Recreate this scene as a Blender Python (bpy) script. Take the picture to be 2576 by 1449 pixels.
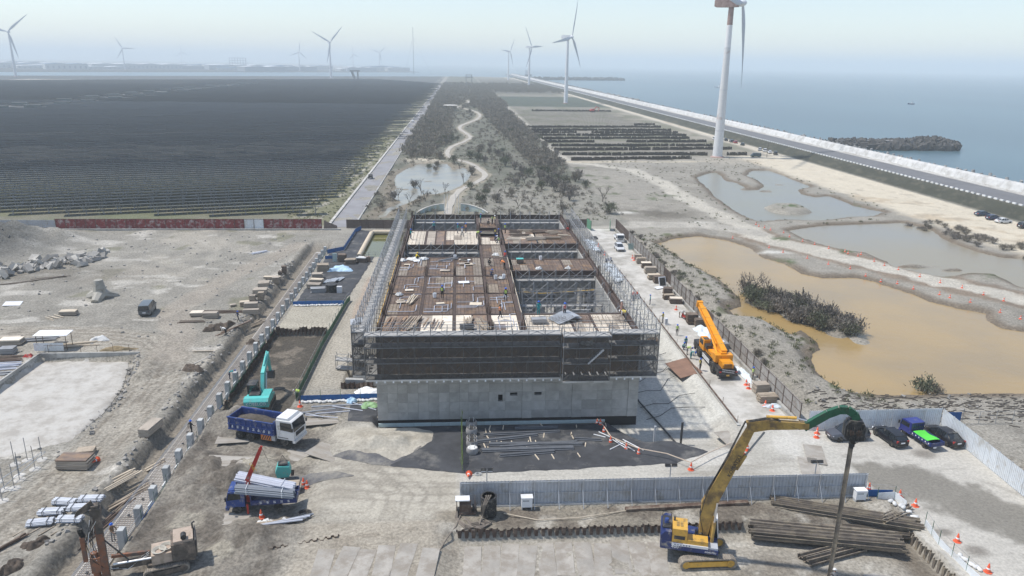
import bpy, bmesh, math, random
import numpy as np
from mathutils import Vector, Matrix

for o in list(bpy.data.objects): bpy.data.objects.remove(o)
scn = bpy.context.scene
COL = scn.collection
R = math.radians
PI = math.pi

# ---------------- camera (drone, 40 m up) ----------------
CAMH = 40.0
cam = bpy.data.cameras.new('camera')
cam.sensor_width = 36.0
cam.lens = 36.0 * 1859.4 / 2576.0
cam.clip_start = 1.0
cam.clip_end = 200000.0
camo = bpy.data.objects.new('camera', cam)
COL.objects.link(camo)
pit, yaw, rol = R(16.93), R(4.28), R(0.9)
fv = Vector((math.sin(yaw)*math.cos(pit), math.cos(yaw)*math.cos(pit), -math.sin(pit)))
rv = Vector((math.cos(yaw), -math.sin(yaw), 0))
uv = rv.cross(fv)
rr = rv*math.cos(rol) + uv*math.sin(rol)
uu = uv*math.cos(rol) - rv*math.sin(rol)
mw = Matrix.Identity(4)
for i in range(3):
    mw[i][0], mw[i][1], mw[i][2] = rr[i], uu[i], -fv[i]
mw[2][3] = CAMH
camo.matrix_world = mw
scn.camera = camo

# ---------------- world, sun, exposure ----------------
SUN = Vector((-0.53, 0.11, 1.0)).normalized()
elev = math.asin(SUN.z)
w = bpy.data.worlds.new('World'); scn.world = w
w.use_nodes = True
nt = w.node_tree
bg = nt.nodes['Background']
sky = nt.nodes.new('ShaderNodeTexSky')
sky.sky_type = 'NISHITA'
sky.sun_disc = False
sky.sun_elevation = elev
sky.sun_rotation = math.atan2(SUN.x, SUN.y)
sky.altitude = 0
sky.air_density = 1.15
sky.dust_density = 0.35
sky.ozone_density = 1.4
hsv = nt.nodes.new('ShaderNodeHueSaturation'); hsv.inputs['Saturation'].default_value = .72
smx = nt.nodes.new('ShaderNodeVectorMath'); smx.operation = 'MULTIPLY'; smx.inputs[1].default_value = (.93,.98,1.06)
nt.links.new(sky.outputs[0], hsv.inputs['Color']); nt.links.new(hsv.outputs[0], smx.inputs[0]); nt.links.new(smx.outputs[0], bg.inputs[0])
bg.inputs[1].default_value = 0.13
sl = bpy.data.lights.new('sun', 'SUN')
sl.energy = 3.5
sl.angle = R(2.0)
sl.color = (1.0, 0.95, 0.885)
so = bpy.data.objects.new('sun', sl)
so.rotation_euler = (-SUN).to_track_quat('-Z', 'Y').to_euler()
so.location = (0, 0, 300)
COL.objects.link(so)
scn.view_settings.view_transform = 'Standard'
scn.view_settings.look = 'None'
scn.view_settings.exposure = 0.3
scn.view_settings.gamma = 1.0

scn.cycles.max_bounces = 6
scn.cycles.transparent_max_bounces = 16
scn.cycles.volume_bounces = 1

# ---------------- helpers ----------------
rnd = random.Random(7)

class B:
    """collects shapes; build() links them as one mesh object"""
    def __init__(s): s.v = []; s.f = []
    def add(s, vs, fs):
        n = len(s.v); s.v.extend(vs); s.f.extend([tuple(i+n for i in f) for f in fs]); return s
    def hexa(s, p):   # 8 points bottom 4 ccw, top 4
        return s.add(p, [(3,2,1,0),(4,5,6,7),(0,1,5,4),(1,2,6,5),(2,3,7,6),(3,0,4,7)])
    def box(s, c, d, rz=0.0, rx=0.0, ry=0.0):
        x, y, z = d[0]/2, d[1]/2, d[2]/2
        p = [(-x,-y,-z),(x,-y,-z),(x,y,-z),(-x,y,-z),(-x,-y,z),(x,-y,z),(x,y,z),(-x,y,z)]
        if rz or rx or ry:
            m = Matrix.Rotation(rz,3,'Z') @ Matrix.Rotation(ry,3,'Y') @ Matrix.Rotation(rx,3,'X')
            p = [tuple(m @ Vector(q)) for q in p]
        return s.hexa([(a+c[0], b+c[1], e+c[2]) for a,b,e in p])
    def b2(s, x0,x1,y0,y1,z0,z1):
        return s.box(((x0+x1)/2,(y0+y1)/2,(z0+z1)/2),(x1-x0,y1-y0,z1-z0))
    def frame(s, p, q):
        p, q = Vector(p), Vector(q); d = (q-p).normalized()
        u = Vector((0,0,1)) if abs(d.z) < .95 else Vector((1,0,0))
        a = d.cross(u).normalized(); b = a.cross(d).normalized()
        return p, q, a, b
    def beam(s, p, q, w, h):
        p, q, a, b = s.frame(p, q); a *= w/2; b *= h/2
        return s.hexa([tuple(t) for t in (p-a-b, p+a-b, q+a-b, q-a-b, p-a+b, p+a+b, q+a+b, q-a+b)])
    def taper(s, p, q, w0, h0, w1, h1):
        p, q, a, b = s.frame(p, q)
        return s.hexa([tuple(t) for t in (p-a*w0/2-b*h0/2, p+a*w0/2-b*h0/2, q+a*w1/2-b*h1/2, q-a*w1/2-b*h1/2,
                                          p-a*w0/2+b*h0/2, p+a*w0/2+b*h0/2, q+a*w1/2+b*h1/2, q-a*w1/2+b*h1/2)])
    def tube(s, p, q, r, r2=None, n=8):
        r2 = r if r2 is None else r2
        p, q, a, b = s.frame(p, q)
        vs = []
        for c, k in ((p, r), (q, r2)):
            for i in range(n):
                t = 2*PI*i/n; vs.append(tuple(c + a*math.cos(t)*k + b*math.sin(t)*k))
        fs = [(i, (i+1)%n, n+(i+1)%n, n+i) for i in range(n)] + [tuple(range(n-1,-1,-1)), tuple(range(n,2*n))]
        return s.add(vs, fs)
    def path(s, pts, r, n=5):
        pts = [Vector(p) for p in pts]; vs = []; m = len(pts)
        for i, p in enumerate(pts):
            d = (pts[min(i+1,m-1)]-pts[max(i-1,0)]).normalized()
            u = Vector((0,0,1)) if abs(d.z) < .95 else Vector((1,0,0))
            a = d.cross(u).normalized(); b = a.cross(d)
            for k in range(n):
                t = 2*PI*k/n; vs.append(tuple(p + (a*math.cos(t)+b*math.sin(t))*r))
        fs = [(i*n+k, i*n+(k+1)%n, (i+1)*n+(k+1)%n, (i+1)*n+k) for i in range(m-1) for k in range(n)]
        fs += [tuple(range(n-1,-1,-1)), tuple(range((m-1)*n, m*n))]
        return s.add(vs, fs)
    def prism(s, poly, ax, d0, d1):
        # poly in the plane perpendicular to ax ('x': (y,z), 'y': (x,z), 'z': (x,y))
        def P(a, b, d): return {'x':(d,a,b), 'y':(a,d,b), 'z':(a,b,d)}[ax]
        n = len(poly)
        vs = [P(a,b,d0) for a,b in poly] + [P(a,b,d1) for a,b in poly]
        fs = [(i,(i+1)%n,n+(i+1)%n,n+i) for i in range(n)] + [tuple(range(n-1,-1,-1)), tuple(range(n,2*n))]
        return s.add(vs, fs)
    def lathe(s, prof, n=12, c=(0,0,0)):
        vs = [(c[0]+r*math.cos(2*PI*k/n), c[1]+r*math.sin(2*PI*k/n), c[2]+z) for r, z in prof for k in range(n)]
        m = len(prof)
        fs = [(i*n+k, i*n+(k+1)%n, (i+1)*n+(k+1)%n, (i+1)*n+k) for i in range(m-1) for k in range(n)]
        fs += [tuple(range(n-1,-1,-1)), tuple(range((m-1)*n, m*n))]
        return s.add(vs, fs)
    def loft(s, rings):
        n = len(rings[0]); m = len(rings)
        vs = [tuple(p) for r in rings for p in r]
        fs = [(i*n+k, i*n+(k+1)%n, (i+1)*n+(k+1)%n, (i+1)*n+k) for i in range(m-1) for k in range(n)]
        fs += [tuple(range(n-1,-1,-1)), tuple(range((m-1)*n, m*n))]
        return s.add(vs, fs)
    def quad(s, a, b, c, d): return s.add([a,b,c,d], [(0,1,2,3)])
    def wheel(s, c, r, w, ax='y', n=16):
        e = {'y':(0,w/2,0), 'x':(w/2,0,0)}[ax]
        return s.tube((c[0]-e[0],c[1]-e[1],c[2]), (c[0]+e[0],c[1]+e[1],c[2]), r, n=n)
    def rock(s, c, d, rg, k=.25, rz=0):
        # irregular chunk from a jittered box with cut corners
        x, y, z = d[0]/2, d[1]/2, d[2]/2
        p = []
        for q in ((-x,-y,-z),(x,-y,-z),(x,y,-z),(-x,y,-z),(-x,-y,z),(x,-y,z),(x,y,z),(-x,y,z)):
            p.append(tuple(t*(1+rg.uniform(-k,k)) for t in q))
        m = Matrix.Rotation(rz,3,'Z') @ Matrix.Rotation(rg.uniform(-.5,.5),3,'Y') @ Matrix.Rotation(rg.uniform(-.5,.5),3,'X')
        p = [m @ Vector(q) for q in p]
        return s.hexa([(a.x+c[0], a.y+c[1], a.z+c[2]) for a in p])
    def mesh(s, name, smooth=False):
        me = bpy.data.meshes.new(name)
        me.from_pydata(s.v, [], s.f); me.update()
        if smooth:
            bm = bmesh.new(); bm.from_mesh(me); bmesh.ops.recalc_face_normals(bm, faces=bm.faces); bm.to_mesh(me); bm.free()
            me.polygons.foreach_set('use_smooth', [True]*len(me.polygons))
            try: me.set_sharp_from_angle(angle=R(smooth if smooth is not True else 40))
            except Exception: pass
        return me
    def build(s, name, m, parent=None, smooth=False, loc=None):
        me = s.mesh(name, smooth); me.materials.append(m)
        return link(name, me, parent, loc)

def link(name, me, parent=None, loc=None, rz=None):
    o = bpy.data.objects.new(name, me); COL.objects.link(o)
    if parent: o.parent = parent
    if loc is not None: o.location = loc
    if rz is not None: o.rotation_euler = (0,0,rz)
    return o
def tag(o, label, cat, group=None, kind=None):
    o['label'] = label; o['category'] = cat
    if group: o['group'] = group
    if kind or 'kind' not in o: o['kind'] = kind or 'thing'
    return o
def thing(name, label, cat, loc=(0,0,0), rz=0.0, group=None):
    o = bpy.data.objects.new(name, None); COL.objects.link(o)
    o.empty_display_size = .3
    o.location = loc; o.rotation_euler = (0,0,rz)
    return tag(o, label, cat, group)
def struct(name, b, m, smooth=False):
    o = b.build(name, m, smooth=smooth); o['kind'] = 'structure'; return o
def stuff(o): o['kind'] = 'stuff'; return o
def copy_tree(o, parent=None, loc=None, rz=None, label=None, scale=None):
    kids = list(o.children)
    c = o.copy(); COL.objects.link(c); c.parent = parent
    if loc is not None: c.location = loc
    if rz is not None: c.rotation_euler = (0,0,rz)
    if label: c['label'] = label
    if scale: c.scale = scale
    for k in kids: copy_tree(k, c)
    return c
def kidmesh(name, me, parent, loc=(0,0,0), rz=0.0, rx=0.0, ry=0.0):
    o = bpy.data.objects.new(name, me); COL.objects.link(o); o.parent = parent
    o.location = loc; o.rotation_euler = (rx, ry, rz); return o

# ---------------- materials ----------------
MATS = {}
def srgb(h):
    h = h.lstrip('#'); c = [int(h[i:i+2],16)/255 for i in (0,2,4)]
    return tuple(x/12.92 if x <= .04045 else ((x+.055)/1.055)**2.4 for x in c)
def mat(name, col, rough=.7, metal=0.0, var=.16, scale=1.5, bump=0.0, bscale=20.0, dirt=None, dirt_amt=.0, dirt_scale=1.2, spec=.4, rand=.12):
    if name in MATS: return MATS[name]
    m = bpy.data.materials.new(name); m.use_nodes = True; MATS[name] = m
    t = m.node_tree; N = t.nodes; L = t.links
    bs = N['Principled BSDF']
    bs.inputs['Roughness'].default_value = rough; bs.inputs['Metallic'].default_value = metal
    bs.inputs['Specular IOR Level'].default_value = spec
    tc = N.new('ShaderNodeTexCoord'); oi = N.new('ShaderNodeObjectInfo')
    mp = N.new('ShaderNodeVectorMath'); mp.operation = 'ADD'
    sc = N.new('ShaderNodeVectorMath'); sc.operation = 'SCALE'; sc.inputs['Scale'].default_value = 1.0
    cx = N.new('ShaderNodeCombineXYZ')
    mu = N.new('ShaderNodeMath'); mu.operation = 'MULTIPLY'; mu.inputs[1].default_value = 37.0
    L.new(oi.outputs['Random'], mu.inputs[0])
    for i in range(3): L.new(mu.outputs[0], cx.inputs[i])
    L.new(tc.outputs['Object'], mp.inputs[0]); L.new(cx.outputs[0], mp.inputs[1])
    nz = N.new('ShaderNodeTexNoise'); nz.inputs['Scale'].default_value = scale; nz.inputs['Detail'].default_value = 6; nz.inputs['Roughness'].default_value = .65
    L.new(mp.outputs[0], nz.inputs['Vector'])
    mr = N.new('ShaderNodeMapRange'); mr.inputs[1].default_value = .3; mr.inputs[2].default_value = .7
    mr.inputs[3].default_value = 1-var; mr.inputs[4].default_value = 1+var
    L.new(nz.outputs['Fac'], mr.inputs[0])
    r2 = N.new('ShaderNodeMapRange'); r2.inputs[3].default_value = 1-rand; r2.inputs[4].default_value = 1+rand
    L.new(oi.outputs['Random'], r2.inputs[0])
    m2 = N.new('ShaderNodeMath'); m2.operation = 'MULTIPLY'
    L.new(mr.outputs[0], m2.inputs[0]); L.new(r2.outputs[0], m2.inputs[1])
    vm = N.new('ShaderNodeVectorMath'); vm.operation = 'SCALE'; vm.inputs[0].default_value = col[:3]
    L.new(m2.outputs[0], vm.inputs['Scale'])
    out = vm.outputs[0]
    if dirt_amt > 0:
        n2 = N.new('ShaderNodeTexNoise'); n2.inputs['Scale'].default_value = dirt_scale; n2.inputs['Detail'].default_value = 8; n2.inputs['Roughness'].default_value = .7
        L.new(mp.outputs[0], n2.inputs['Vector'])
        r3 = N.new('ShaderNodeMapRange'); r3.inputs[1].default_value = .62-dirt_amt*.35; r3.inputs[2].default_value = .72-dirt_amt*.2
        L.new(n2.outputs['Fac'], r3.inputs[0])
        mx = N.new('ShaderNodeMix'); mx.data_type = 'RGBA'
        L.new(r3.outputs[0], mx.inputs[0]); L.new(out, mx.inputs[6]); mx.inputs[7].default_value = (*(dirt or (.2,.17,.13)), 1)
        out = mx.outputs[2]
    L.new(out, bs.inputs['Base Color'])
    if bump:
        bn = N.new('ShaderNodeTexNoise'); bn.inputs['Scale'].default_value = bscale; bn.inputs['Detail'].default_value = 5
        L.new(mp.outputs[0], bn.inputs['Vector'])
        bp = N.new('ShaderNodeBump'); bp.inputs['Strength'].default_value = bump; bp.inputs['Distance'].default_value = .05
        L.new(bn.outputs['Fac'], bp.inputs['Height']); L.new(bp.outputs[0], bs.inputs['Normal'])
    return m
DUST = (.30,.275,.235)
RUST = (.13,.065,.04)
M = dict(
 conc=mat('concrete',(.40,.395,.37),.9,var=.14,scale=.6,dirt=(.26,.25,.23),dirt_amt=.45,dirt_scale=.35,bump=.2,bscale=6),
 concw=mat('concrete_wall',(.415,.41,.39),.85,var=.14,scale=.8,dirt=(.30,.297,.28),dirt_amt=.5,dirt_scale=.35,rand=.035),
 concp=mat('concrete_pale',(.52,.50,.46),.9,var=.12,scale=.8,dirt=(.36,.34,.30),dirt_amt=.4,dirt_scale=.4),
 steel=mat('scaffold_steel',(.31,.315,.32),.55,.1,var=.2,scale=1,dirt=(.2,.17,.14),dirt_amt=.25),
 galv=mat('galvanised',(.50,.52,.54),.45,.4,var=.12),
 rust=mat('rusty_steel',(.115,.075,.055),.85,var=.35,scale=1.2,dirt=(.22,.18,.14),dirt_amt=.4),
 pilew=mat('sheet_pile_rust',(.082,.056,.045),.85,var=.35,scale=1.2,dirt=(.17,.14,.11),dirt_amt=.3),
 pile=mat('pile_steel',(.16,.135,.11),.75,var=.35,scale=.7,dirt=(.30,.25,.18),dirt_amt=.45,dirt_scale=.8),
 ply=mat('plywood_new',(.74,.66,.54),.7,var=.1,scale=.8,dirt=(.52,.40,.28),dirt_amt=.22),
 plyb=mat('plywood_brown',(.19,.143,.116),.75,var=.3,scale=.7,dirt=(.34,.22,.13),dirt_amt=.4,dirt_scale=.5),
 plyp=mat('plywood_grey',(.38,.33,.27),.8,var=.25,scale=.8,dirt=(.22,.18,.14),dirt_amt=.3),
 formd=mat('formwork_dark',(.075,.052,.042),.8,var=.3),
 wood=mat('timber',(.36,.30,.23),.85,var=.3,scale=3,dirt=(.2,.16,.12),dirt_amt=.3),
 woodp=mat('timber_pale',(.56,.48,.37),.85,var=.2,scale=3),
 woodd=mat('timber_dark',(.15,.115,.09),.9,var=.35,scale=2),
 black=mat('black_rubber',(.022,.022,.022),.8,var=.3,dirt=(.16,.145,.12),dirt_amt=.35,dirt_scale=3),
 dark=mat('dark_metal',(.035,.035,.037),.6,var=.3,dirt=(.14,.125,.10),dirt_amt=.3),
 glass=mat('dark_glass',(.018,.022,.026),.08,var=.1,spec=.8,rand=0),
 chrome=mat('bright_metal',(.62,.62,.63),.3,.7,var=.05),
 white=mat('white_paint',(.72,.72,.71),.5,var=.05,dirt=DUST,dirt_amt=.15),
 whitep=mat('white_plastic',(.76,.77,.78),.6,var=.08),
 bluetarp=mat('blue_tarpaulin',(.42,.60,.76),.6,var=.2,scale=1.5,bump=.6,bscale=2),
 blue=mat('blue_paint',(.03,.065,.23),.42,var=.15,dirt=DUST,dirt_amt=.22,dirt_scale=1.5),
 navy=mat('navy_paint',(.02,.035,.13),.45,var=.15,dirt=DUST,dirt_amt=.22,dirt_scale=1.2),
 teal=mat('teal_paint',(.10,.50,.46),.45,var=.1,dirt=DUST,dirt_amt=.25),
 yellow=mat('yellow_paint',(.62,.36,.065),.5,var=.12,dirt=(.22,.15,.07),dirt_amt=.25),
 boom=mat('boom_yellow',(.42,.27,.075),.55,var=.25,dirt=(.15,.10,.05),dirt_amt=.45,dirt_scale=.9),
 orange=mat('orange_paint',(.82,.33,.012),.4,var=.06,dirt=(.45,.2,.03),dirt_amt=.12),
 green=mat('green_paint',(.02,.095,.05),.5,var=.2,dirt=(.05,.07,.04),dirt_amt=.3),
 lime=mat('lime_tarpaulin',(.10,.62,.06),.6,var=.08),
 red=mat('red_paint',(.42,.035,.025),.5,var=.2,dirt=DUST,dirt_amt=.2),
 cone=mat('cone_orange',(.72,.12,.05),.6,var=.1),
 redpan=mat('red_panel',(.22,.035,.035),.8,var=.3,dirt=(.42,.36,.34),dirt_amt=.35,dirt_scale=.9),
 bluenet=mat('blue_net',(.02,.11,.32),.7,var=.25),
 greennet=mat('green_net',(.05,.13,.08),.8,var=.3),
 bagw=mat('white_bag',(.62,.62,.60),.8,var=.12,bump=.5,bscale=6),
 fgrey=mat('fence_grey',(.44,.46,.49),.55,.1,var=.08,dirt=(.34,.33,.31),dirt_amt=.3,dirt_scale=.8,rand=.06),
 fwhite=mat('fence_white',(.68,.71,.73),.55,.05,var=.06,dirt=(.52,.51,.48),dirt_amt=.28,dirt_scale=.8,rand=.06),
 fbrown=mat('fence_brown',(.15,.115,.095),.7,var=.2),
 fpale=mat('fence_pale',(.40,.385,.36),.7,var=.15,dirt=(.25,.2,.16),dirt_amt=.3),
 pipe=mat('grey_pipe',(.26,.28,.31),.5,var=.12),
 pvc=mat('pale_pipe',(.52,.54,.60),.5,var=.1),
 skin=mat('skin',(.36,.21,.14),.6,var=.05),
)
# ---------------- ground: one height field to the horizon ----------------
def vnoise(x, y, seed=0):
    xi = np.floor(x).astype(np.int64); yi = np.floor(y).astype(np.int64)
    fx = x-xi; fy = y-yi; fx = fx*fx*(3-2*fx); fy = fy*fy*(3-2*fy)
    def h(a, b):
        n = (a*374761393 + b*668265263 + seed*144665) & 0xffffffff
        n = ((n ^ (n >> 13))*1274126177) & 0xffffffff
        n = ((n ^ (n >> 16))*2246822519) & 0xffffffff
        return ((n ^ (n >> 15)) & 0xffff)/65535.0
    return (h(xi,yi)*(1-fx)+h(xi+1,yi)*fx)*(1-fy)+(h(xi,yi+1)*(1-fx)+h(xi+1,yi+1)*fx)*fy
def fbm(x, y, sc, seed=0, octv=4):
    t = 0; a = .5; s = 0
    for i in range(octv):
        t = t + a*vnoise(x/sc*2**i+17.3*i, y/sc*2**i-9.1*i, seed+i); s += a; a *= .5
    return t/s - .5
def sstep(a, b, v):
    t = np.clip((v-a)/(b-a), 0, 1); return t*t*(3-2*t)
def sdist(x, y, poly):
    """signed distance, positive inside"""
    P = np.array(poly, float); d2 = np.full(x.shape, 1e18); ins = np.zeros(x.shape, bool)
    n = len(P)
    for i in range(n):
        ax, ay = P[i]; bx, by = P[(i+1)%n]
        ex, ey = bx-ax, by-ay; wx, wy = x-ax, y-ay
        t = np.clip((wx*ex+wy*ey)/(ex*ex+ey*ey+1e-12), 0, 1)
        d2 = np.minimum(d2, (wx-ex*t)**2+(wy-ey*t)**2)
        if ay != by:
            c = ((ay > y) != (by > y)) & (x < (bx-ax)*(y-ay)/(by-ay)+ax); ins ^= c
    return np.where(ins, 1, -1)*np.sqrt(d2)
def region(x, y, poly, pad=12):
    """index of points near the polygon and their signed distance"""
    P = np.array(poly)
    k = np.nonzero((x > P[:,0].min()-pad)&(x < P[:,0].max()+pad)&(y > P[:,1].min()-pad)&(y < P[:,1].max()+pad))[0]
    return k, sdist(x[k], y[k], poly)
WLEV = -0.5
PONDA = [(64.5,171.1),(67.4,164.0),(66.8,155.2),(69.4,149.3),(69.9,141.1),(72.7,137.9),(79.8,137.8),(81.7,135.3),(83.2,131.1),(84.6,126.7),(85.3,122.5),(87.3,118.0),(90.4,115.6),(88.8,112.4),(88.7,108.2),(95,104),(99,84),(73.9,83.9),(67.0,83.9),(62.5,84.3),(56.7,84.0),(53.0,84.4),(50.7,85.8),(49.9,88.1),(50.2,91.5),(50.9,94.6),(52.0,97.8),(54.4,99.8),(55.5,102.6),(55.5,104.8),(55.4,107.6),(56.1,110.4),(52.7,107.2),(51.8,110.5),(49.5,113.5),(46.7,114.0),(46.9,118.5),(49.7,120.4),(51.3,125.3),(51.7,132.9),(51.5,140.2),(49.5,144.1),(48.2,158.5),(47.4,167.6),(52.0,172.1),(59.6,175.8)]
PONDB = [(85.6,181.6),(93.1,185.8),(101.3,187.9),(114.5,190.1),(121.6,191.3),(123.8,181.5),(120.5,173.5),(119.4,167.1),(120.1,159.4),(122.3,153.7),(132,150),(134,129),(109.9,130.6),(110.6,135.3),(111.0,140.4),(105.5,141.2),(98.2,138.7),(95.8,142.0),(92.6,146.1),(94.0,150.4),(93.5,158.0),(89.9,161.3),(87.4,164.7),(85.2,172.8)]
PONDC = [(90.3,274.5),(101.8,288.7),(98.1,266.2),(100.6,262.2),(98.7,248.7),(102.8,245.2),(108.3,252.6),(111.5,268.7),(111.8,279.7),(120.3,294.3),(126.1,294.5),(126.1,277.9),(125.1,264.9),(124.1,253.0),(117.1,247.3),(113.7,238.4),(116.0,231.9),(121.5,233.6),(121.8,227.2),(120.8,216.8),(122.7,211.2),(125.3,207.2),(118.0,200.8),(111.0,200.0),(100.8,194.9),(90.4,195.8),(82.1,193.5),(81.0,197.0),(81.2,209.5),(81.5,219.2),(84.0,236.3)]
ISLE = [(91.0,213.7),(95.7,217.9),(103.1,218.6),(104.6,212.4),(104.0,205.8),(100.0,202.7),(93.3,202.4),(90.6,207.0)]
PONDD = [(-23.3,274.6),(-21.0,290.2),(-16.5,307.7),(-9.4,311.8),(-4.1,308.3),(-2.1,290.9),(2.6,297.9),(5.1,281.6),(3.9,264.0),(1.3,250.9),(-2.5,241.2),(-7.2,234.4),(-10.9,234.3),(-12.3,225.9),(-15.3,218.0),(-18.0,208.9),(-19.7,198.9),(-22.1,197.3),(-20.8,210.6),(-17.5,219.9),(-21.2,229.9),(-21.9,238.6),(-21.2,247.9),(-23.0,260.6)]
PATH = [(-2.9,190),(-2.9,207.3),(-2.0,222.0),(0.1,239.0),(3.3,248.5),(6.7,258.7),(9.8,272.7),(8.8,288.1),(5.5,305.1),(2.7,312.3),(-3.3,327.9),(-5.1,345.3),(-3.1,370.0),(3.5,398.7),(6.9,418.0),(5.2,438.8),(1.2,469.6),(2.1,496.1),(7.9,526.3),(14.4,560.4),(17.4,605.3),(14,650),(5,690),(-0.2,705.6),(7.9,756.8),(11.4,802.6),(7.6,852.2),(2.5,893.0)]
TANK = [(-58.4,100.6),(-45.5,100.4),(-42.6,92),(-41.5,84),(-42.5,75.5),(-47,72.5),(-58.4,69)]
PIT = [(16.2,80),(16.6,77.6),(17.6,75.8),(18.8,73.8),(20.5,72.0),(23.5,72.2),(26.5,70.4),(30,71.0),(32.4,74),(33.2,153),(19,153),(19,80)]
def pline(x, y, pts):
    d2 = np.full(x.shape, 1e18)
    for (ax,ay),(bx,by) in zip(pts, pts[1:]):
        ex, ey = bx-ax, by-ay
        t = np.clip(((x-ax)*ex+(y-ay)*ey)/(ex*ex+ey*ey), 0, 1)
        d2 = np.minimum(d2, (x-ax-ex*t)**2+(y-ay-ey*t)**2)
    return np.sqrt(d2)
def heights(x, y):
    x = np.asarray(x, float); y = np.asarray(y, float)
    z = np.zeros_like(x)
    n1 = fbm(x, y, 9, 3); n2 = fbm(x, y, 1.6, 11, 4)
    near = sstep(400, 200, y)
    site = near*sstep(-29, -33.5, x)*(y < 181)
    z += site*(n1*.5+n2*.22)                               # left plateau, churned
    wild = sstep(185, 200, y)+sstep(41, 43, x)*(y > 75)
    z += np.clip(wild, 0, 1)*np.where(x < 150, n1*.7+n2*.3, 0)*sstep(2500, 600, y)*(x > -34)
    # bank between the fence and the big pond
    z += .9*sstep(41, 45, x)*sstep(52, 47.5, x)*sstep(76, 80, y)*sstep(172, 160, y)*(1+n1)
    # footing trench with the columns, earth bank on its left
    w1 = x + n1*1.0 + n2*.9
    tr = sstep(-33.6, -33.0, w1)*sstep(-28.7, -29.0, x)*sstep(171, 163, y)
    z = np.where(tr > 0, z*(1-tr)-1.0*tr, z)
    z += .45*np.exp(-((w1+34.4)/.7)**2)*near*(y < 165)
    # deep sheet piled trench
    dt = sstep(-28.75, -28.5, x)*sstep(-20.2, -20.9, x)
    dp = sstep(110.2, 109.6, y)*sstep(80, 92, y)
    z += dt*(-4.6*dp + (n1*1.0+n2*.8)*sstep(111, 109, y)*sstep(76, 82, y))
    z += dt*1.8*sstep(103.5, 109, y)*sstep(110.2, 109.8, y)*dp   # soil slumped at the far end
    # churned working ground left of the fence
    ch = sstep(-28.6, -27.5, x)*sstep(-12.5, -16, x)*sstep(82, 78, y)
    z += ch*(n1*1.3+n2*.8-.15)
    for cx, cy, r, h in ((-24,66.5,3.2,1.3),(-25.5,79,2.6,1.5),(-20.5,69.2,2.2,.5),(-16.5,57.4,2.4,.7),(-19.5,57.0,2,.6),(-27,71,2.0,.8),(-108,160,11,4.2),(-100,166,8,3),(-118,158,12,4.5),(-92,172,5,1.6),(38.8,50.6,2.2,1.3),(40,57.8,1.6,.6),(36,49.3,2.6,.9),(-43.4,97,2.6,.9),(-41.2,92.5,2.2,.8)):
        z += h*np.exp(-((x-cx)**2+(y-cy)**2)/r**2)*(1+n2*1.4)
    # front working platform, one metre down, sheet piled
    fp = sstep(-2.6, .2, x)*sstep(41.0, 40.7, x)*sstep(56.75, 56.5, y)
    z = z*(1-fp)+fp*(-1.0+n2*.14)
    z += fp*-1.2*np.exp(-((x-31.5)/2.6)**2-((y-49.3)/1.3)**2)
    z += fp*-1.1*np.exp(-((x-39.6)/.9)**2)*sstep(55.5, 54, y)
    z += (sstep(-2.6,-1.2,x)*sstep(43,41,x)*sstep(56.6,57.4,y)*sstep(60,58.6,y))*(n1*.5+n2*.5)
    # shored pit to the right of the building, shotcrete slope
    k, sd_ = region(x, y, PIT, 4)
    z[k] -= 4.8*np.clip((31.6+n1[k]*.4-x[k])/9.6,0,1)**.85*sstep(0,1.9,sd_)
    z -= .85*sstep(-10.2,-9.4,x)*sstep(17,16,x)*sstep(76.4,78.2,y)*sstep(80,79.5,y)
    # small sheet piled pit left of the building
    z -= 3.0*sstep(-15.1,-14.8,x)*sstep(-11.0,-11.3,x)*sstep(87.6,87.9,y)*sstep(97,96.5,y)
    # mound under the dark sheet (crumpled)
    z += .7*np.exp(-((x+8.5)/4.5)**2-((y-73.2)/2.2)**2)*(1+2.2*fbm(x,y,1.3,41))
    # settling tank on the left
    k, s = region(x, y, TANK)
    z[k] = z[k]*(1-sstep(-.2,.3,s)) + sstep(-.2,.3,s)*(-1.3+.12*fbm(x[k],y[k],2.5,5))
    # green pool behind the building's left side
    gp = sstep(-21.2,-20.6,x)*sstep(-13.2,-13.8,x)*sstep(154.6,155.4,y)*sstep(178.4,177.6,y)
    z -= 1.6*gp
    # ponds
    wob = n1*3.0+n2*1.0
    for P in (PONDA, PONDB, PONDC):
        k, s = region(x, y, P); s = s+wob[k]*.55
        z[k] = np.where(s > -3, np.minimum(z[k]*(1-sstep(-3,-.3,s))-.25*sstep(-3,-.5,s), 1)*(1-sstep(-.8,.6,s))+(-1.3)*sstep(-.8,.6,s), z[k])
    k, s = region(x, y, ISLE); z[k] = np.maximum(z[k], -1.3+1.9*sstep(-1.2,2.5,s+wob[k]*.5))
    for cx, cy, a, b in ((99,247,3.6,2.2),(104,243,3.4,2),(115,258,3.6,1.6),(98,146.5,6,1.8),(104,143.5,4,1.2),(72,176,6,1.6),(96,189,8,1.2),(54,122,3.4,6),(57,114.5,3.2,6),(60,108,2.6,5),(62,103.8,1.8,3)):
        z = np.maximum(z, -1.2+1.15*np.exp(-(((x-cx)/a)**2+((y-cy)/b)**2))*(1+n2*.8))
    k, s = region(x, y, PONDD); z[k] -= .5*sstep(-2,2,s+wob[k]*.9)
    # dike, beach and sea bed
    dz = np.interp(x, [150,154,161.2,175,176,181,188,196,215,400], [0,.15,3,3,3.1,3.1,1.5,-1.5,-5,-7])
    z = np.where(x > 150, dz + np.where((x > 154.5)&(x < 160.5), n2*.35, 0), z)
    # channel and open sea at the back
    yn = np.interp(x, [-6000,-933,50,187], [-1700,1640,2290,2150]); yf = np.interp(x, [-6000,-1165,-150,210], [-500,2051,3093,3250])
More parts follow.
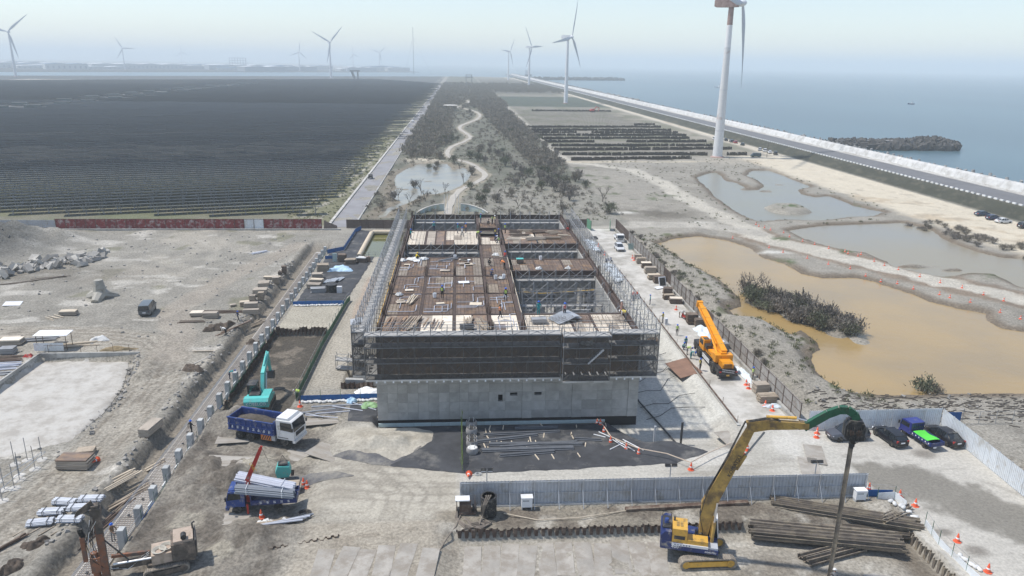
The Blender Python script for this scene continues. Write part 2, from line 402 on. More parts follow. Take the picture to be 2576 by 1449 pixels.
    wat = ((y > yn)&(y < yf))|((y > yf)&(x > -150-(y-3093)*.25))
    z = np.where((y > 900)&wat, -6.0, z)
    return z
def hz(x, y): return float(heights(np.array([x]), np.array([y]))[0])

def axis(lo, hi, a, b, step, grow):
    out = list(np.arange(a, b+1e-6, step)); s = step; v = b
    while v < hi: s *= grow; v += s; out.append(v)
    s = step; v = a
    while v > lo: s *= grow; v -= s; out.insert(0, v)
    return np.array(out)
gx = axis(-9000, 62, -62, 62, .33, 1.035); gx = gx[gx < 62.1]
gx = np.concatenate([gx, np.arange(63,192,.9), axis(191.5, 9000, 192, 193, 1, 1.06)])
gy = axis(34, 9000, 46, 122, .33, 1.0125)
GX, GY = np.meshgrid(gx, gy); X = GX.ravel(); Y = GY.ravel()
Z = heights(X, Y)
n1 = fbm(X, Y, 14, 21, 5); n2 = fbm(X, Y, 3, 31, 4); n3 = fbm(X, Y, .9, 51, 3)
C = np.empty((len(X), 3)); C[:] = (.305, .285, .248)
def paint(mask, col, noise=None):
    m = np.clip(mask, 0, 1)[:, None]; C[:] = C*(1-m)+np.array(col)*m
C *= (1+n1*.35+n2*.25)[:, None]
TINT = np.array((.93,.93,.91))
PALE = (.50,.465,.40); BROWN = (.165,.144,.12); DARK = (.115,.10,.085); TAN = (.50,.42,.31); GREEN = (.095,.115,.05); SCRUB = (.205,.185,.145); GREY = (.30,.28,.242)
def poly_mask(P, soft=.5, warp=.6, pad=12):
    m = np.zeros_like(X); k, s = region(X, Y, P, pad); m[k] = sstep(-soft, soft, s+(n2[k]*2+n3[k])*warp); return m
leftp = sstep(-32.5,-34,X)*(Y < 181)
paint(leftp*sstep(.02,.2,fbm(X,Y,20,71)+n2*.3)*.8, (.40,.365,.31))
paint(leftp*sstep(.12,.22,fbm(X+Y*.3,Y*2.2,7,73)+n3*.15)*.75, (.53,.50,.45))       # pale crust
paint(leftp*sstep(.17,.26,fbm(X,Y,6,75)+n2*.3)*.55*sstep(95,120,Y), (.16,.155,.09))    # weeds
# haul track over the plateau
trk = pline(X, Y, [(-100,104),(-70,110),(-55,108.5),(-46,106),(-40.5,99),(-38.6,88),(-38.5,74),(-40,60),(-44,44)])
paint(sstep(3.4,1.8,trk+n2*1.5), (.365,.333,.282))
paint(sstep(3.0,2.2,trk+n2)*sstep(.06,.16,fbm(trk*5,Y*.15+X*.1,1,77,3)), (.25,.22,.18))
trk2 = pline(X, Y, [(-40.5,99),(-42,108),(-47,118),(-44,140),(-36,165)])
paint(sstep(3.2,1.6,trk2+n2*1.5)*.8, (.355,.315,.265))
paint(sstep(.08,.18,fbm(X*.35+Y*.35,Y*1.6-X*1.6,1.2,79,3))*leftp*sstep(120,60,Y)*.5, (.23,.205,.168))
paint(sstep(.25,.8,np.sin(trk*5.2+n2*2.5+n1*3))*sstep(4.2,3.0,trk)*sstep(-.25,.1,n1+n2)*.5, (.255,.225,.185))
paint(sstep(.25,.8,np.sin(trk2*5.2+n2*3))*sstep(4,3,trk2)*sstep(-.1,.15,n1+n2)*.45, (.26,.225,.18))
# spoil heap and rubble, top left
paint(np.exp(-((X+107)/17)**2-((Y-162)/12)**2)*1.5, (.15,.148,.138))
paint(np.exp(-((X+78)/16)**2-((Y-141)/6)**2)*1.1*sstep(-.3,.1,n2), (.21,.19,.16))
# footing trench
foot = sstep(-33.8,-33.0,X+n2)*sstep(-28.6,-28.9,X)*sstep(172,163,Y)
paint(foot, (.25,.22,.18)); paint(np.exp(-((X+33.6+n2)/.55)**2)*(Y < 165)*.8, (.19,.17,.14))  # last band darkens the bank edge, its shading put into the soil colour
# trench and churned soil
churn = sstep(-28.8,-28.4,X)*sstep(-13,-17,X+n2*3)*sstep(84,80,Y)
paint(churn*.85, (.25,.225,.19)); paint(churn*sstep(-.05,.12,n2+n3*.4), BROWN)
paint(churn*sstep(.1,.2,fbm(X,Y,5,83))*.8, (.40,.365,.30))
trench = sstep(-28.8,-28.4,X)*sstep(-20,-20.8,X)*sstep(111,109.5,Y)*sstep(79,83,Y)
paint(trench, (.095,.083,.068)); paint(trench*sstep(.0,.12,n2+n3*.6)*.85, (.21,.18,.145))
# sandy pad beyond the trench, dark sheet yard, path left of the building
paint(sstep(-28.5,-28,X)*sstep(-19.6,-20.3,X)*sstep(109.8,110.6,Y)*sstep(122,121,Y), (.43,.395,.325))
paint(sstep(-20,-18.5,X)*sstep(-9,-10,X)*sstep(86,90,Y)*sstep(156,152,Y)*.9, (.43,.395,.335))
paint(sstep(-18.2,-17.2,X+n2)*sstep(-14.2,-14.6,X)*sstep(112,116,Y)*sstep(140,138,Y)*.6, (.44,.335,.26))
# shotcrete slope, road on the right
shot = sstep(19.5,20.5,X)*sstep(32.9,32.3,X)*sstep(70,71,Y+n2)*sstep(155,150,Y)
paint(shot, (.55,.54,.50)); paint(shot*sstep(.05,.25,n1+n2*.5)*.55, (.36,.35,.33)); paint(shot*sstep(.10,.2,fbm(X*3,Y*.6,2,87))*.35, (.30,.29,.27))
# yard in front: pale driven concrete, dark tyre dirt
yard = sstep(-14.5,-11,X+n2*3)*sstep(60.9,61.1,Y)*sstep(79,77,Y)*(X < 57)
paint(yard, (.49,.47,.425)); paint(yard*sstep(0,.25,n1+n2*.4)*.6, (.37,.35,.31)); paint(yard*sstep(.10,.2,fbm(X*.25+Y*.05,Y*1.5,1.1,89,4))*.4, (.30,.28,.25)); paint(yard*sstep(.14,.24,fbm(X,Y,4,90,5))*.6, (.60,.58,.54))
left2 = sstep(-15.5,-12,X+n2*3)*sstep(0,-.6,X)*sstep(57.5,60,Y)*sstep(78,76,Y)
paint(left2*.9, (.46,.425,.36)); paint(left2*sstep(.06,.16,fbm(X*.4+Y,Y*.5-X*.3,1.6,92,4))*.5, (.30,.27,.225)); paint(left2*sstep(.08,.2,n1+n2*.5)*.6, (.33,.30,.25))
arc = pline(X, Y, [(-30,58),(-20,63),(-12,66),(-4,64.6),(10,64.2),(30,63.6),(40,63)]); arc2 = pline(X, Y, [(-16,73),(-9,68.5),(-5,63),(-6,56),(-10,46)])
for q in (arc, arc2): paint((left2+yard+churn*.7)*sstep(.3,.85,np.sin(q*4.6+n2*2))*sstep(4.5,2.5,q)*sstep(-.2,.12,n1+n2*.6)*.4, (.29,.265,.225))
slabs = sstep(-15,-13,X+n2*2)*sstep(.3,-.4,X)*sstep(59,58.2,Y)
paint(slabs, (.385,.345,.285)); paint(slabs*sstep(.06,.14,fbm(X,Y*3,2,91))*.6, (.26,.225,.18))
front = sstep(-.5,.2,X)*sstep(41,40.6,X)*sstep(56.9,56.6,Y)
paint(front, (.375,.345,.295)); paint(front*sstep(.08,.2,n2+n1*.4)*.8, (.25,.22,.18)); paint(front*sstep(.12,.2,fbm(X,Y*2,2.2,93)), (.47,.44,.385))
paint(front*np.clip(np.exp(-((X-39.4)/1.6)**2)+np.exp(-((X-31.5)/3.2)**2-((Y-49.2)/1.8)**2)+np.exp(-((X-27)/2)**2-((Y-52.5)/1.2)**2)*.7,0,1), (.17,.145,.115))
strip = sstep(-3,-1.5,X)*sstep(42,41,X)*sstep(56.6,56.9,Y)*sstep(60.4,59.8,Y)
paint(strip*.9, (.26,.23,.185)); paint(strip*sstep(0,.1,n2+n1*.3)*.8, (.155,.13,.105)); paint(strip*sstep(.1,.2,fbm(X,Y,2.6,95)), (.40,.37,.32))
park = sstep(40.8,41.2,X)*sstep(56,55.4,X)*sstep(75,74,Y)
paint(park, (.50,.475,.43)); paint(park*sstep(.08,.2,fbm(X*.3,Y*1.6,1.3,94,4)+n1*.2)*.5, (.36,.34,.305))
lane = pline(X, Y, [(40.5,63.4),(46,62.2),(50,58.5),(55,52),(57,44)])
paint(park*sstep(4.2,2.6,lane+n2*3.5+n3*2)*.95, (.225,.21,.182))
paint(park*sstep(.5,.25,np.abs(lane-5+n3*.4))*sstep(-.1,.15,n2)*.5, (.30,.28,.25))
for cx, cy, r in ((43.6,54.6,.9),(44.8,51.9,1.1),(50.3,68.3,1.4),(30,71,1.2)): paint(np.exp(-(((X-cx)/r)**2+((Y-cy)/(r*.7))**2)**2)*.9, (.22,.20,.175))
rough = sstep(55.6,56.4,X)*sstep(80,60,Y)+sstep(41.5,43,X)*sstep(75,76,Y)*sstep(83,80,Y)
paint(np.clip(rough,0,1)*(X < 140), (.33,.308,.268)); paint(np.clip(rough,0,1)*sstep(.12,.2,fbm(X*1.5,Y*4,1.6,97))*.8*(X < 140), (.15,.13,.105))
# wild land right of the fence
wildR = sstep(41,43,X)*sstep(154,150,X)*sstep(78,82,Y)*sstep(420,330,Y)
paint(wildR*.8, (.33,.305,.262)); paint(wildR*sstep(.02,.2,n1+n2*.5)*.6, (.24,.22,.185))
bank = sstep(42,44,X)*sstep(60,52,X)*sstep(76,84,Y)
paint(bank*sstep(.12,.22,fbm(X,Y,5,101)+n3*.1)*.85, GREEN)
wob = fbm(X, Y, 9, 3)*3+fbm(X, Y, 1.6, 11, 4)
for P in (PONDA, PONDB, PONDC):
    k, s = region(X, Y, P); m = np.zeros_like(X); m[k] = sstep(-3.4,-1.0,s+wob[k]*.55)*sstep(6,0,s); paint(m*.85, (.16,.125,.09))
# causeway and tracks
cw = pline(X, Y, [(74,178),(75,170),(82,158),(88,146),(96,132),(104,120),(112,108),(122,96)])
paint(sstep(7.5,5.0,cw+n2*4), (.245,.195,.148)); paint(sstep(4.4,3.0,cw+n2*4.5+n1*4)*sstep(-.22,-.05,n1), (.52,.485,.42))
tr3 = pline(X, Y, [(82,158),(75,170),(74,191),(72,217),(72,258),(69,292),(58,304),(46,315),(43,368),(44,467),(48,685),(49,1102)])
paint(sstep(4.2,2.6,tr3+n2*3), (.50,.465,.40)); tr7 = pline(X, Y, [(33,186),(50,187.5),(64,187),(74,178)]); paint(sstep(4.4,3.0,tr7+n2*2.5), (.44,.41,.36))
tr4 = pline(X, Y, [(46,315),(77,316),(97,317),(125,324),(139,319),(141,286)]); paint(sstep(2.6,1.6,tr4+n2*2), (.52,.46,.36))
paint(np.exp(-((X-56)/11)**2-((Y-202)/7)**2)*1.3*sstep(.3,-.1,n2), (.175,.158,.13))
for cx, cy, a, b in ((66,190,3.5,1.0),(71,157.5,3.2,1.3),(47,203,3,1.2)): paint(np.exp(-((X-cx)/a)**2-((Y-cy)/b)**2)*1.3*sstep(-.3,.1,n2+n3*.6), (.62,.60,.55))
beach = sstep(125,131,X+n2*5)*sstep(154.2,153,X)*sstep(80,95,Y)
paint(beach, (.60,.535,.425)); paint(beach*sstep(.08,.25,n1+n2*.5)*.7, (.47,.375,.26)); paint(beach*sstep(.15,.24,n2+n1*.3)*.5, (.36,.32,.26))
paint(sstep(132,140,X)*sstep(154.2,153,X)*sstep(430,380,Y)*sstep(330,345,Y)*.7, (.52,.47,.39))
track6 = np.abs(X-148.5); paint(sstep(3.2,2.2,track6+n2*2)*sstep(380,420,Y)*sstep(2600,2200,Y), (.52,.47,.39))
dirtpad = np.exp(-((X-117)/10)**2-((Y-322)/14)**2); paint(dirtpad*1.2, (.38,.345,.29))
for cx, cy, r in ((64,226,5),(66,233,4),(119,214,5),(122,220,3.5),(98,212,5),(79,171,3.4),(88,158.5,3),(101,139,3),(109,137,4),(70,150,3),(113,182,3)): paint(np.exp(-(((X-cx)/r)**2+((Y-cy)/(r*.6))**2))*sstep(-.05,.1,n2+n3*.5)*1.1, (.085,.12,.045))
# grass slope of the dike
gs = sstep(153.6,154.4,X)*sstep(161.4,161.0,X); paint(gs, (.062,.064,.047)); paint(gs*sstep(.08,.24,n2+n3)*.6, (.125,.115,.085))
paint(sstep(174.6,175,X), (.60,.59,.56)); paint(sstep(175,175.5,X)*sstep(180,178,X)*sstep(.0,.12,n3+n2*.5)*.8, (.40,.37,.33))
paint(sstep(186,190,X), (.12,.12,.11))
# solar land and scrub belt
solar = sstep(-34,-38,X)*sstep(182.5,184,Y)
paint(solar, (.21,.20,.15)); paint(solar*sstep(-.05,.2,n1+n2*.4)*.7*sstep(260,205,Y), (.15,.165,.085)); paint(solar*sstep(2250,2350,Y), (.27,.25,.225)); paint(solar*sstep(203,215,Y)*.85, (.10,.108,.08)); paint(solar*sstep(230,300,Y)*.9, (.085,.088,.09))
verge = sstep(-46,-44,X)*sstep(-32.5,-33.5,X)*sstep(184,186,Y); paint(verge*sstep(1500,400,Y), (.205,.20,.125)); paint(verge*sstep(.05,.2,fbm(X*2,Y*.5,4,111))*.8, (.44,.41,.35))
belt = sstep(-27,-25,X)*sstep(46,42,X+n2*4)*sstep(184,188,Y)
paint(belt*.95, (.185,.178,.148)); paint(belt*sstep(-.25,.05,n1+n2*.5)*.8, (.13,.135,.10)); paint(belt*sstep(.16,.26,n2+n1*.3)*.5, (.30,.275,.235))
paint(belt*sstep(-8,14,X+n2*10)*sstep(275,225,Y+n1*40)*.75, (.33,.31,.27))
paint(belt*sstep(300,600,Y)*.6, (.15,.145,.11))
k, s = region(X, Y, PONDD); m = np.zeros_like(X); m[k] = sstep(-5,-1,s+wob[k]); paint(m*.8, (.26,.22,.17))
paint(np.exp(-((X+15)/8)**2-((Y-318)/7)**2)*1.4*sstep(-.3,.1,n2), (.58,.52,.42))
pd = pline(X, Y, PATH); paint(sstep(3.2,1.8,pd+n2*2.5)*.7, (.40,.35,.275))
plant = sstep(46,50,X)*sstep(150,145,X)*sstep(336,345,Y)*sstep(2400,1500,Y); paint(plant*.8, (.235,.215,.178)); paint(plant*sstep(-.02,.15,n1)*.7, (.17,.17,.115)); paint(plant*sstep(720,740,Y)*sstep(960,940,Y), (.085,.10,.075)); paint(plant*sstep(980,1100,Y), (.13,.122,.10))
paint(sstep(3000,3300,Y+.2*X), (.24,.235,.22))
DET = 1-.5*np.clip(yard+park+shot+left2*.8+beach*.8+front*.3+slabs*.3,0,1)
ng, mg = len(gx), len(gy)
idx = np.arange(ng*mg).reshape(mg, ng)
F = np.stack([idx[:-1,:-1], idx[:-1,1:], idx[1:,1:], idx[1:,:-1]], -1).reshape(-1,4)
gm = bpy.data.meshes.new('ground')
gm.vertices.add(len(X)); gm.vertices.foreach_set('co', np.stack([X,Y,Z],1).astype(np.float32).ravel())
gm.loops.add(F.size); gm.loops.foreach_set('vertex_index', F.ravel().astype(np.int32))
gm.polygons.add(len(F)); gm.polygons.foreach_set('loop_start', np.arange(0,F.size,4,dtype=np.int32))
gm.update(calc_edges=True)
gm.polygons.foreach_set('use_smooth', np.ones(len(F), bool))
at = gm.color_attributes.new('Col', 'FLOAT_COLOR', 'POINT')
at.data.foreach_set('color', np.concatenate([np.clip(C*TINT,.02,.8), DET[:,None]],1).astype(np.float32).ravel())
def attr_mat(name, rough=.95, bump=.5, fine=.55):
    m = bpy.data.materials.new(name); m.use_nodes = True; t = m.node_tree; N = t.nodes; L = t.links
    bs = N['Principled BSDF']; bs.inputs['Roughness'].default_value = rough; bs.inputs['Specular IOR Level'].default_value = .25
    a = N.new('ShaderNodeAttribute'); a.attribute_name = 'Col'
    tc = N.new('ShaderNodeTexCoord')
    n1 = N.new('ShaderNodeTexNoise'); n1.inputs['Scale'].default_value = 3.2; n1.inputs['Detail'].default_value = 9; n1.inputs['Roughness'].default_value = .72
    n2 = N.new('ShaderNodeTexNoise'); n2.inputs['Scale'].default_value = .16; n2.inputs['Detail'].default_value = 8; n2.inputs['Roughness'].default_value = .6; n2.inputs['Distortion'].default_value = 1.2
    v3 = N.new('ShaderNodeTexVoronoi'); v3.inputs['Scale'].default_value = 1.1; v3.feature = 'F1'
    for n in (n1, n2, v3): L.new(tc.outputs['Object'], n.inputs['Vector'])
    r1 = N.new('ShaderNodeMapRange'); r1.inputs[1].default_value = .32; r1.inputs[2].default_value = .68; r1.inputs[3].default_value = 1-fine; r1.inputs[4].default_value = 1+fine*.75
    r2 = N.new('ShaderNodeMapRange'); r2.inputs[1].default_value = .3; r2.inputs[2].default_value = .7; r2.inputs[3].default_value = .84; r2.inputs[4].default_value = 1.14
    r3 = N.new('ShaderNodeMapRange'); r3.inputs[1].default_value = .03; r3.inputs[2].default_value = .16; r3.inputs[3].default_value = .55; r3.inputs[4].default_value = 1.0   # scattered stones and clods
    L.new(n1.outputs['Fac'], r1.inputs[0]); L.new(n2.outputs['Fac'], r2.inputs[0]); L.new(v3.outputs['Distance'], r3.inputs[0])
    m1 = N.new('ShaderNodeMath'); m1.operation = 'MULTIPLY'; L.new(r1.outputs[0], m1.inputs[0]); L.new(r2.outputs[0], m1.inputs[1])
    m2 = N.new('ShaderNodeMath'); m2.operation = 'MULTIPLY'; L.new(m1.outputs[0], m2.inputs[0]); L.new(r3.outputs[0], m2.inputs[1])
    md = N.new('ShaderNodeMix'); md.inputs[2].default_value = 1.0; L.new(a.outputs['Alpha'], md.inputs[0]); L.new(m2.outputs[0], md.inputs[3])
    vm = N.new('ShaderNodeVectorMath'); vm.operation = 'SCALE'; L.new(a.outputs['Color'], vm.inputs[0]); L.new(md.outputs[0], vm.inputs['Scale'])
    L.new(vm.outputs[0], bs.inputs['Base Color'])
    bp = N.new('ShaderNodeBump'); bp.inputs['Strength'].default_value = bump; bp.inputs['Distance'].default_value = .22
    L.new(n1.outputs['Fac'], bp.inputs['Height']); sb = N.new('ShaderNodeMath'); sb.operation = 'MULTIPLY'; sb.inputs[1].default_value = bump; L.new(a.outputs['Alpha'], sb.inputs[0]); L.new(sb.outputs[0], bp.inputs['Strength']); L.new(bp.outputs[0], bs.inputs['Normal'])
    return m
gm.materials.append(attr_mat('ground_soil'))
Zg = Z.reshape(mg, ng)
def hz(x, y):   # bilinear lookup in the ground grid
    i = min(max(int(np.searchsorted(gx, x))-1, 0), ng-2); j = min(max(int(np.searchsorted(gy, y))-1, 0), mg-2)
    u = (x-gx[i])/(gx[i+1]-gx[i]); v = (y-gy[j])/(gy[j+1]-gy[j])
    return float((Zg[j,i]*(1-u)+Zg[j,i+1]*u)*(1-v)+(Zg[j+1,i]*(1-u)+Zg[j+1,i+1]*u)*v)
def path_d(x, y):
    return min(math.hypot(x-ax-(bx-ax)*t, y-ay-(by-ay)*t) for (ax,ay),(bx,by) in zip(PATH,PATH[1:]) for t in (min(1,max(0,((x-ax)*(bx-ax)+(y-ay)*(by-ay))/((bx-ax)**2+(by-ay)**2))),))
ground = bpy.data.objects.new('ground', gm); COL.objects.link(ground); ground['kind'] = 'structure'

# ---------------- water ----------------
def water_mat(name, col, rough=.12, wave=.6, wscale=1.2, spec=.5, stretch=1.0, col2=None, cscale=.03):
    m = bpy.data.materials.new(name); m.use_nodes = True; t = m.node_tree; N = t.nodes; L = t.links
    bs = N['Principled BSDF']; bs.inputs['Roughness'].default_value = rough; bs.inputs['Specular IOR Level'].default_value = spec
    bs.inputs['Base Color'].default_value = (*col, 1)
    tc = N.new('ShaderNodeTexCoord'); mp = N.new('ShaderNodeMapping'); mp.inputs['Scale'].default_value = (1, stretch, 1)
    L.new(tc.outputs['Object'], mp.inputs['Vector'])
    if col2:
        n0 = N.new('ShaderNodeTexNoise'); n0.inputs['Scale'].default_value = cscale; n0.inputs['Detail'].default_value = 4; L.new(mp.outputs[0], n0.inputs['Vector'])
        rp = N.new('ShaderNodeMapRange'); rp.inputs[1].default_value = .38; rp.inputs[2].default_value = .62; L.new(n0.outputs['Fac'], rp.inputs[0])
        mx = N.new('ShaderNodeMix'); mx.data_type = 'RGBA'; L.new(rp.outputs[0], mx.inputs[0]); mx.inputs[6].default_value = (*col,1); mx.inputs[7].default_value = (*col2,1)
        L.new(mx.outputs[2], bs.inputs['Base Color'])
    n = N.new('ShaderNodeTexNoise'); n.inputs['Scale'].default_value = wscale; n.inputs['Detail'].default_value = 5; n.inputs['Roughness'].default_value = .6
    L.new(mp.outputs[0], n.inputs['Vector'])
    bp = N.new('ShaderNodeBump'); bp.inputs['Strength'].default_value = wave; bp.inputs['Distance'].default_value = .15
    L.new(n.outputs['Fac'], bp.inputs['Height']); L.new(bp.outputs[0], bs.inputs['Normal'])
    return m
def sheet(name, x0, x1, y0, y1, z, m, kind='structure', nx=1, ny=1):
    b = B()
    b.v = [(x0+(x1-x0)*i/nx, y0+(y1-y0)*j/ny, z) for j in range(ny+1) for i in range(nx+1)]
    b.f = [(j*(nx+1)+i, j*(nx+1)+i+1, (j+1)*(nx+1)+i+1, (j+1)*(nx+1)+i) for j in range(ny) for i in range(nx)]
    o = b.build(name, m); o['kind'] = kind; return o
sea_m = water_mat('sea_water', (.055,.105,.13), .3, .9, .22, .4, .5, (.07,.13,.155), .004)
sheet('sea', 187, 39900, -800, 41900, -1.6, sea_m)
sheet('sea', -39900, 187, 900, 41900, -1.6, sea_m)
pm = water_mat('pond_water_brown', (.37,.255,.105), .14, .35, .9, .4, 1.0, (.31,.225,.11), .06)
po = B().prism([(44,80),(150,80),(150,104),(100,112),(92,128),(72,150),(66,180),(44,180)], 'z', WLEV-.02, WLEV); struct('pond_water', po, pm)
pm2 = water_mat('pond_water_grey', (.25,.235,.195), .25, .35, .7, .2, 1.0, (.27,.235,.165), .03)
po = B().prism([(78,150),(84,148),(92,128.2),(106,122),(150,124),(150,196),(78,191.5)], 'z', WLEV-.02, WLEV); struct('pond_water', po, pm2)
pm3 = water_mat('lagoon_water', (.225,.222,.20), .25, .4, .7, .2, 1.0, (.235,.225,.175), .025)
po = B().prism([(78,192),(128,196.5),(130,300),(78,300)], 'z', WLEV-.02, WLEV); struct('pond_water', po, pm3)
pm4 = water_mat('marsh_water', (.24,.235,.205), .2, .2, 1, .3, 1.0, (.30,.275,.21), .12)
po = B().prism([(-25,196),(8,196),(8,316),(-25,316)], 'z', -.34, -.32); struct('pond_water', po, pm4)
pm5 = water_mat('green_pool_water', (.13,.125,.035), .06, .06, 1, .5)
po = B().prism([(-21.6,154.2),(-12.8,154.2),(-12.8,178.8),(-21.6,178.8)], 'z', -.55, -.5); struct('pond_water', po, pm5)
# ---------------- roads and paved sheets ----------------
asph = mat('asphalt',(.255,.25,.255),.95,var=.16,scale=.25,rand=0)
asphd = mat('asphalt_dike',(.15,.15,.155),.95,var=.12,scale=.1,rand=0)
def paved(name, col, seed, amt=.5, stain=(.33,.31,.27)):
    return mat(name, col, .95, var=.14, scale=.35, dirt=stain, dirt_amt=amt, dirt_scale=.22, bump=.25, bscale=5, rand=0)
rc = paved('road_concrete',(.52,.50,.455),1)
struct('site_road', B().b2(32.7,39.0,75.4,182,-.3,.03), rc)
struct('yard_slab', B().b2(40.9,55.4,60.2,73.9,-.3,.012), paved('yard_concrete',(.53,.505,.45),2,.35)) if False else None
# kerb of the site road (pipe rail line) and the fence plinth
b = B()
for i in range(26): b.b2(32.15,32.55,75.5+i*3,78.45+i*3,-.4,.16)
struct('road_kerb', b, M['conc'])
# narrow concrete lane beside the solar field
struct('lane', B().b2(-32.2,-26.6,184,1395,-.3,.06), asph)
kb = thing('lane_kerb','long pale concrete kerb between the solar field and the narrow lane','kerb',(0,0,0))
km = B().b2(-.35,.35,-3.95,3.95,-.3,.38).mesh('kerb_stone'); km.materials.append(M['concp'])
for i in range(60): kidmesh('kerb_stone', km, kb, (-32.7,188+i*8,0))
B().b2(-33.05,-32.35,668,1395,-.3,.38).build('kerb_stretch', M['concp'], kb)
kb = thing('lane_wall','low concrete retaining wall along the scrub side of the lane','wall',(0,0,0))
km = B().b2(-.2,.2,-3.95,3.95,-1.2,.30).mesh('wall_panel'); km.materials.append(M['conc'])
for i in range(60): kidmesh('wall_panel', km, kb, (-26.2,188+i*8,0))
B().b2(-26.4,-26.0,668,1395,-1.2,.30).build('wall_stretch', M['conc'], kb)
# winding footpath
def ribbon(pts, w, z, thick=.12):
    b = B(); P = [Vector((p[0],p[1],0)) for p in pts]; vs = []
    # resample smooth
    Q = []
    for i in range(len(P)-1):
        p0 = P[max(i-1,0)]; p1 = P[i]; p2 = P[i+1]; p3 = P[min(i+2,len(P)-1)]
        for k in range(5):
            t = k/5; Q.append(.5*((2*p1)+(p2-p0)*t+(2*p0-5*p1+4*p2-p3)*t*t+(3*p1-p0-3*p2+p3)*t**3))
    Q.append(P[-1])
    n = len(Q)
    for i, p in enumerate(Q):
        d = (Q[min(i+1,n-1)]-Q[max(i-1,0)]).normalized(); nrm = Vector((-d.y,d.x,0))
        ww = w*(1+.12*math.sin(i*1.7))
        gz = hz(p.x, p.y)+z
        for s in (-1, 1): b.v.append((p.x+nrm.x*s*ww/2, p.y+nrm.y*s*ww/2, gz))
        for s in (-1, 1): b.v.append((p.x+nrm.x*s*ww/2, p.y+nrm.y*s*ww/2, gz-.6))
    for i in range(n-1):
        a = i*4; c = a+4
        b.f += [(a,a+1,c+1,c),(a+2,a,c,c+2),(a+1,a+3,c+3,c+1)]
    return b
struct('footpath', ribbon(PATH, 2.1, .12), mat('path_paving',(.41,.38,.33),.95,var=.15,scale=.3,rand=0))
# dike: asphalt road, sea wall in sections, white marker blocks, armour units
struct('dike_road', B().b2(161.8,174.6,60,2700,2.6,3.04), asphd)
struct('beach_track_edge', B().b2(174.6,175.0,60,2700,2.6,3.22), M['concp'])
sw = thing('sea_wall','long white concrete sea wall running beside the dike road','sea wall',(0,0,0))
sm = B().prism([(178.6,2.8),(179.9,2.8),(181.3,2.8),(181.3,5.5),(180.2,5.5),(179.6,4.9)], 'y', -5.96, 5.96).mesh('wall_section')
for v in sm.vertices: v.co.x -= 179.9
swm = mat('seawall_concrete',(.56,.555,.535),.9,var=.1,scale=.4,dirt=(.40,.39,.365),dirt_amt=.45,dirt_scale=.3,rand=.05)
sm.materials.append(swm)
for i in range(205): kidmesh('wall_section', sm, sw, (179.9,130+i*12,0))
bk = B().box((0,0,.22),(.4,1.4,.46)).mesh('marker_block'); bk.materials.append(mat('block_white',(.70,.70,.68),.8,var=.08))
mk = None
for i in range(300):
    o = link('marker_block', bk, None, (161.25,150+i*2.6,2.95)); tag(o,'small white concrete marker block along the inner edge of the dike road','block','marker blocks along the dike road')
fb = B()
for i in range(450): fb.box((161.25,931+i*3.2,3.25),(.45,1.7,.62))
o = fb.build('marker_block_line', bk.materials[0]); stuff(o); tag(o,'far line of white marker blocks dwindling along the dike road','block')
# tetrapod style armour unit: four tapered arms
def tetra_mesh(r, name='armour_unit'):
    b = B(); dirs = [Vector((0,0,1))]
    for k in range(3):
        t = 2*PI*k/3; dirs.append(Vector((math.cos(t)*.943, math.sin(t)*.943, -.333)))
    for d in dirs: b.tube((0,0,0), tuple(d*r), r*.42, r*.26, n=8)
    me = b.mesh(name, 35); return me
tm = tetra_mesh(1.9); tm.materials.append(mat('armour_concrete',(.33,.325,.31),.9,var=.15,scale=.5,dirt=(.2,.195,.185),dirt_amt=.4,dirt_scale=.6))
rg = random.Random(3)
for i in range(190):
    y = 196+i*3.1
    if y > 760: break
    o = link('armour_unit', tm, None, (184.6+rg.uniform(-.6,.6), y, 3.5+rg.uniform(-.7,.5)), rg.uniform(0,6.28)); o.rotation_euler[0] = rg.uniform(-.25,.25); o.rotation_euler[1] = rg.uniform(-.2,.2)
    tag(o,'grey four-legged concrete armour unit in the row behind the sea wall','armour unit','armour units behind the sea wall')
fb = B()
for i in range(420):
    y = 762+i*4.4; fb.rock((184.6+rg.uniform(-1,1),y,4.3+rg.uniform(-.6,.7)),(2.4,2.6,2.8),rg,.3,rg.uniform(0,3))
o = fb.build('armour_row', tm.materials[0]); stuff(o); tag(o,'far row of armour units dwindling behind the sea wall','armour unit')
# the near breakwater: dark blocks heaped on a core
jm = mat('breakwater_block',(.075,.071,.066),.9,var=.35,scale=.4,dirt=(.05,.05,.05),dirt_amt=.35,dirt_scale=.4)
core = B().prism([(204,386),(250,386),(262,381),(275,392),(272,409),(262,414),(250,407),(204,404)], 'z', -7, 1.2).build('breakwater_core', jm); core['kind'] = 'structure'; core.name = 'breakwater'
bm3 = []
for k in range(4):
    rg2 = random.Random(50+k); bb = B(); bb.rock((0,0,0),(3.9,3.1,2.6),rg2,.22); bb.rock((.9,.5,.9),(2.0,2.6,2.0),rg2,.25,.8); me = bb.mesh('block'); me.materials.append(jm); bm3.append(me)
cnt = 0
for j in range(290):
    if j < 150:
        x = 203+48*rg.random(); y = rg.uniform(383,407); zt = 1.2-abs(y-394)*.17
    else:
        a = rg.uniform(0,6.28); q = math.sqrt(rg.random())*14; x = 261+q*math.cos(a)*1.0; y = 397+q*math.sin(a); zt = 3.0-q*.26
    o = link('breakwater_block', bm3[j%4], None, (x,y,zt+rg.uniform(-.6,.7)), rg.uniform(0,6.28)); o.rotation_euler[0] = rg.uniform(-.5,.5)
    tag(o,'dark wave-worn concrete block heaped on the breakwater','block','blocks heaped on the breakwater')
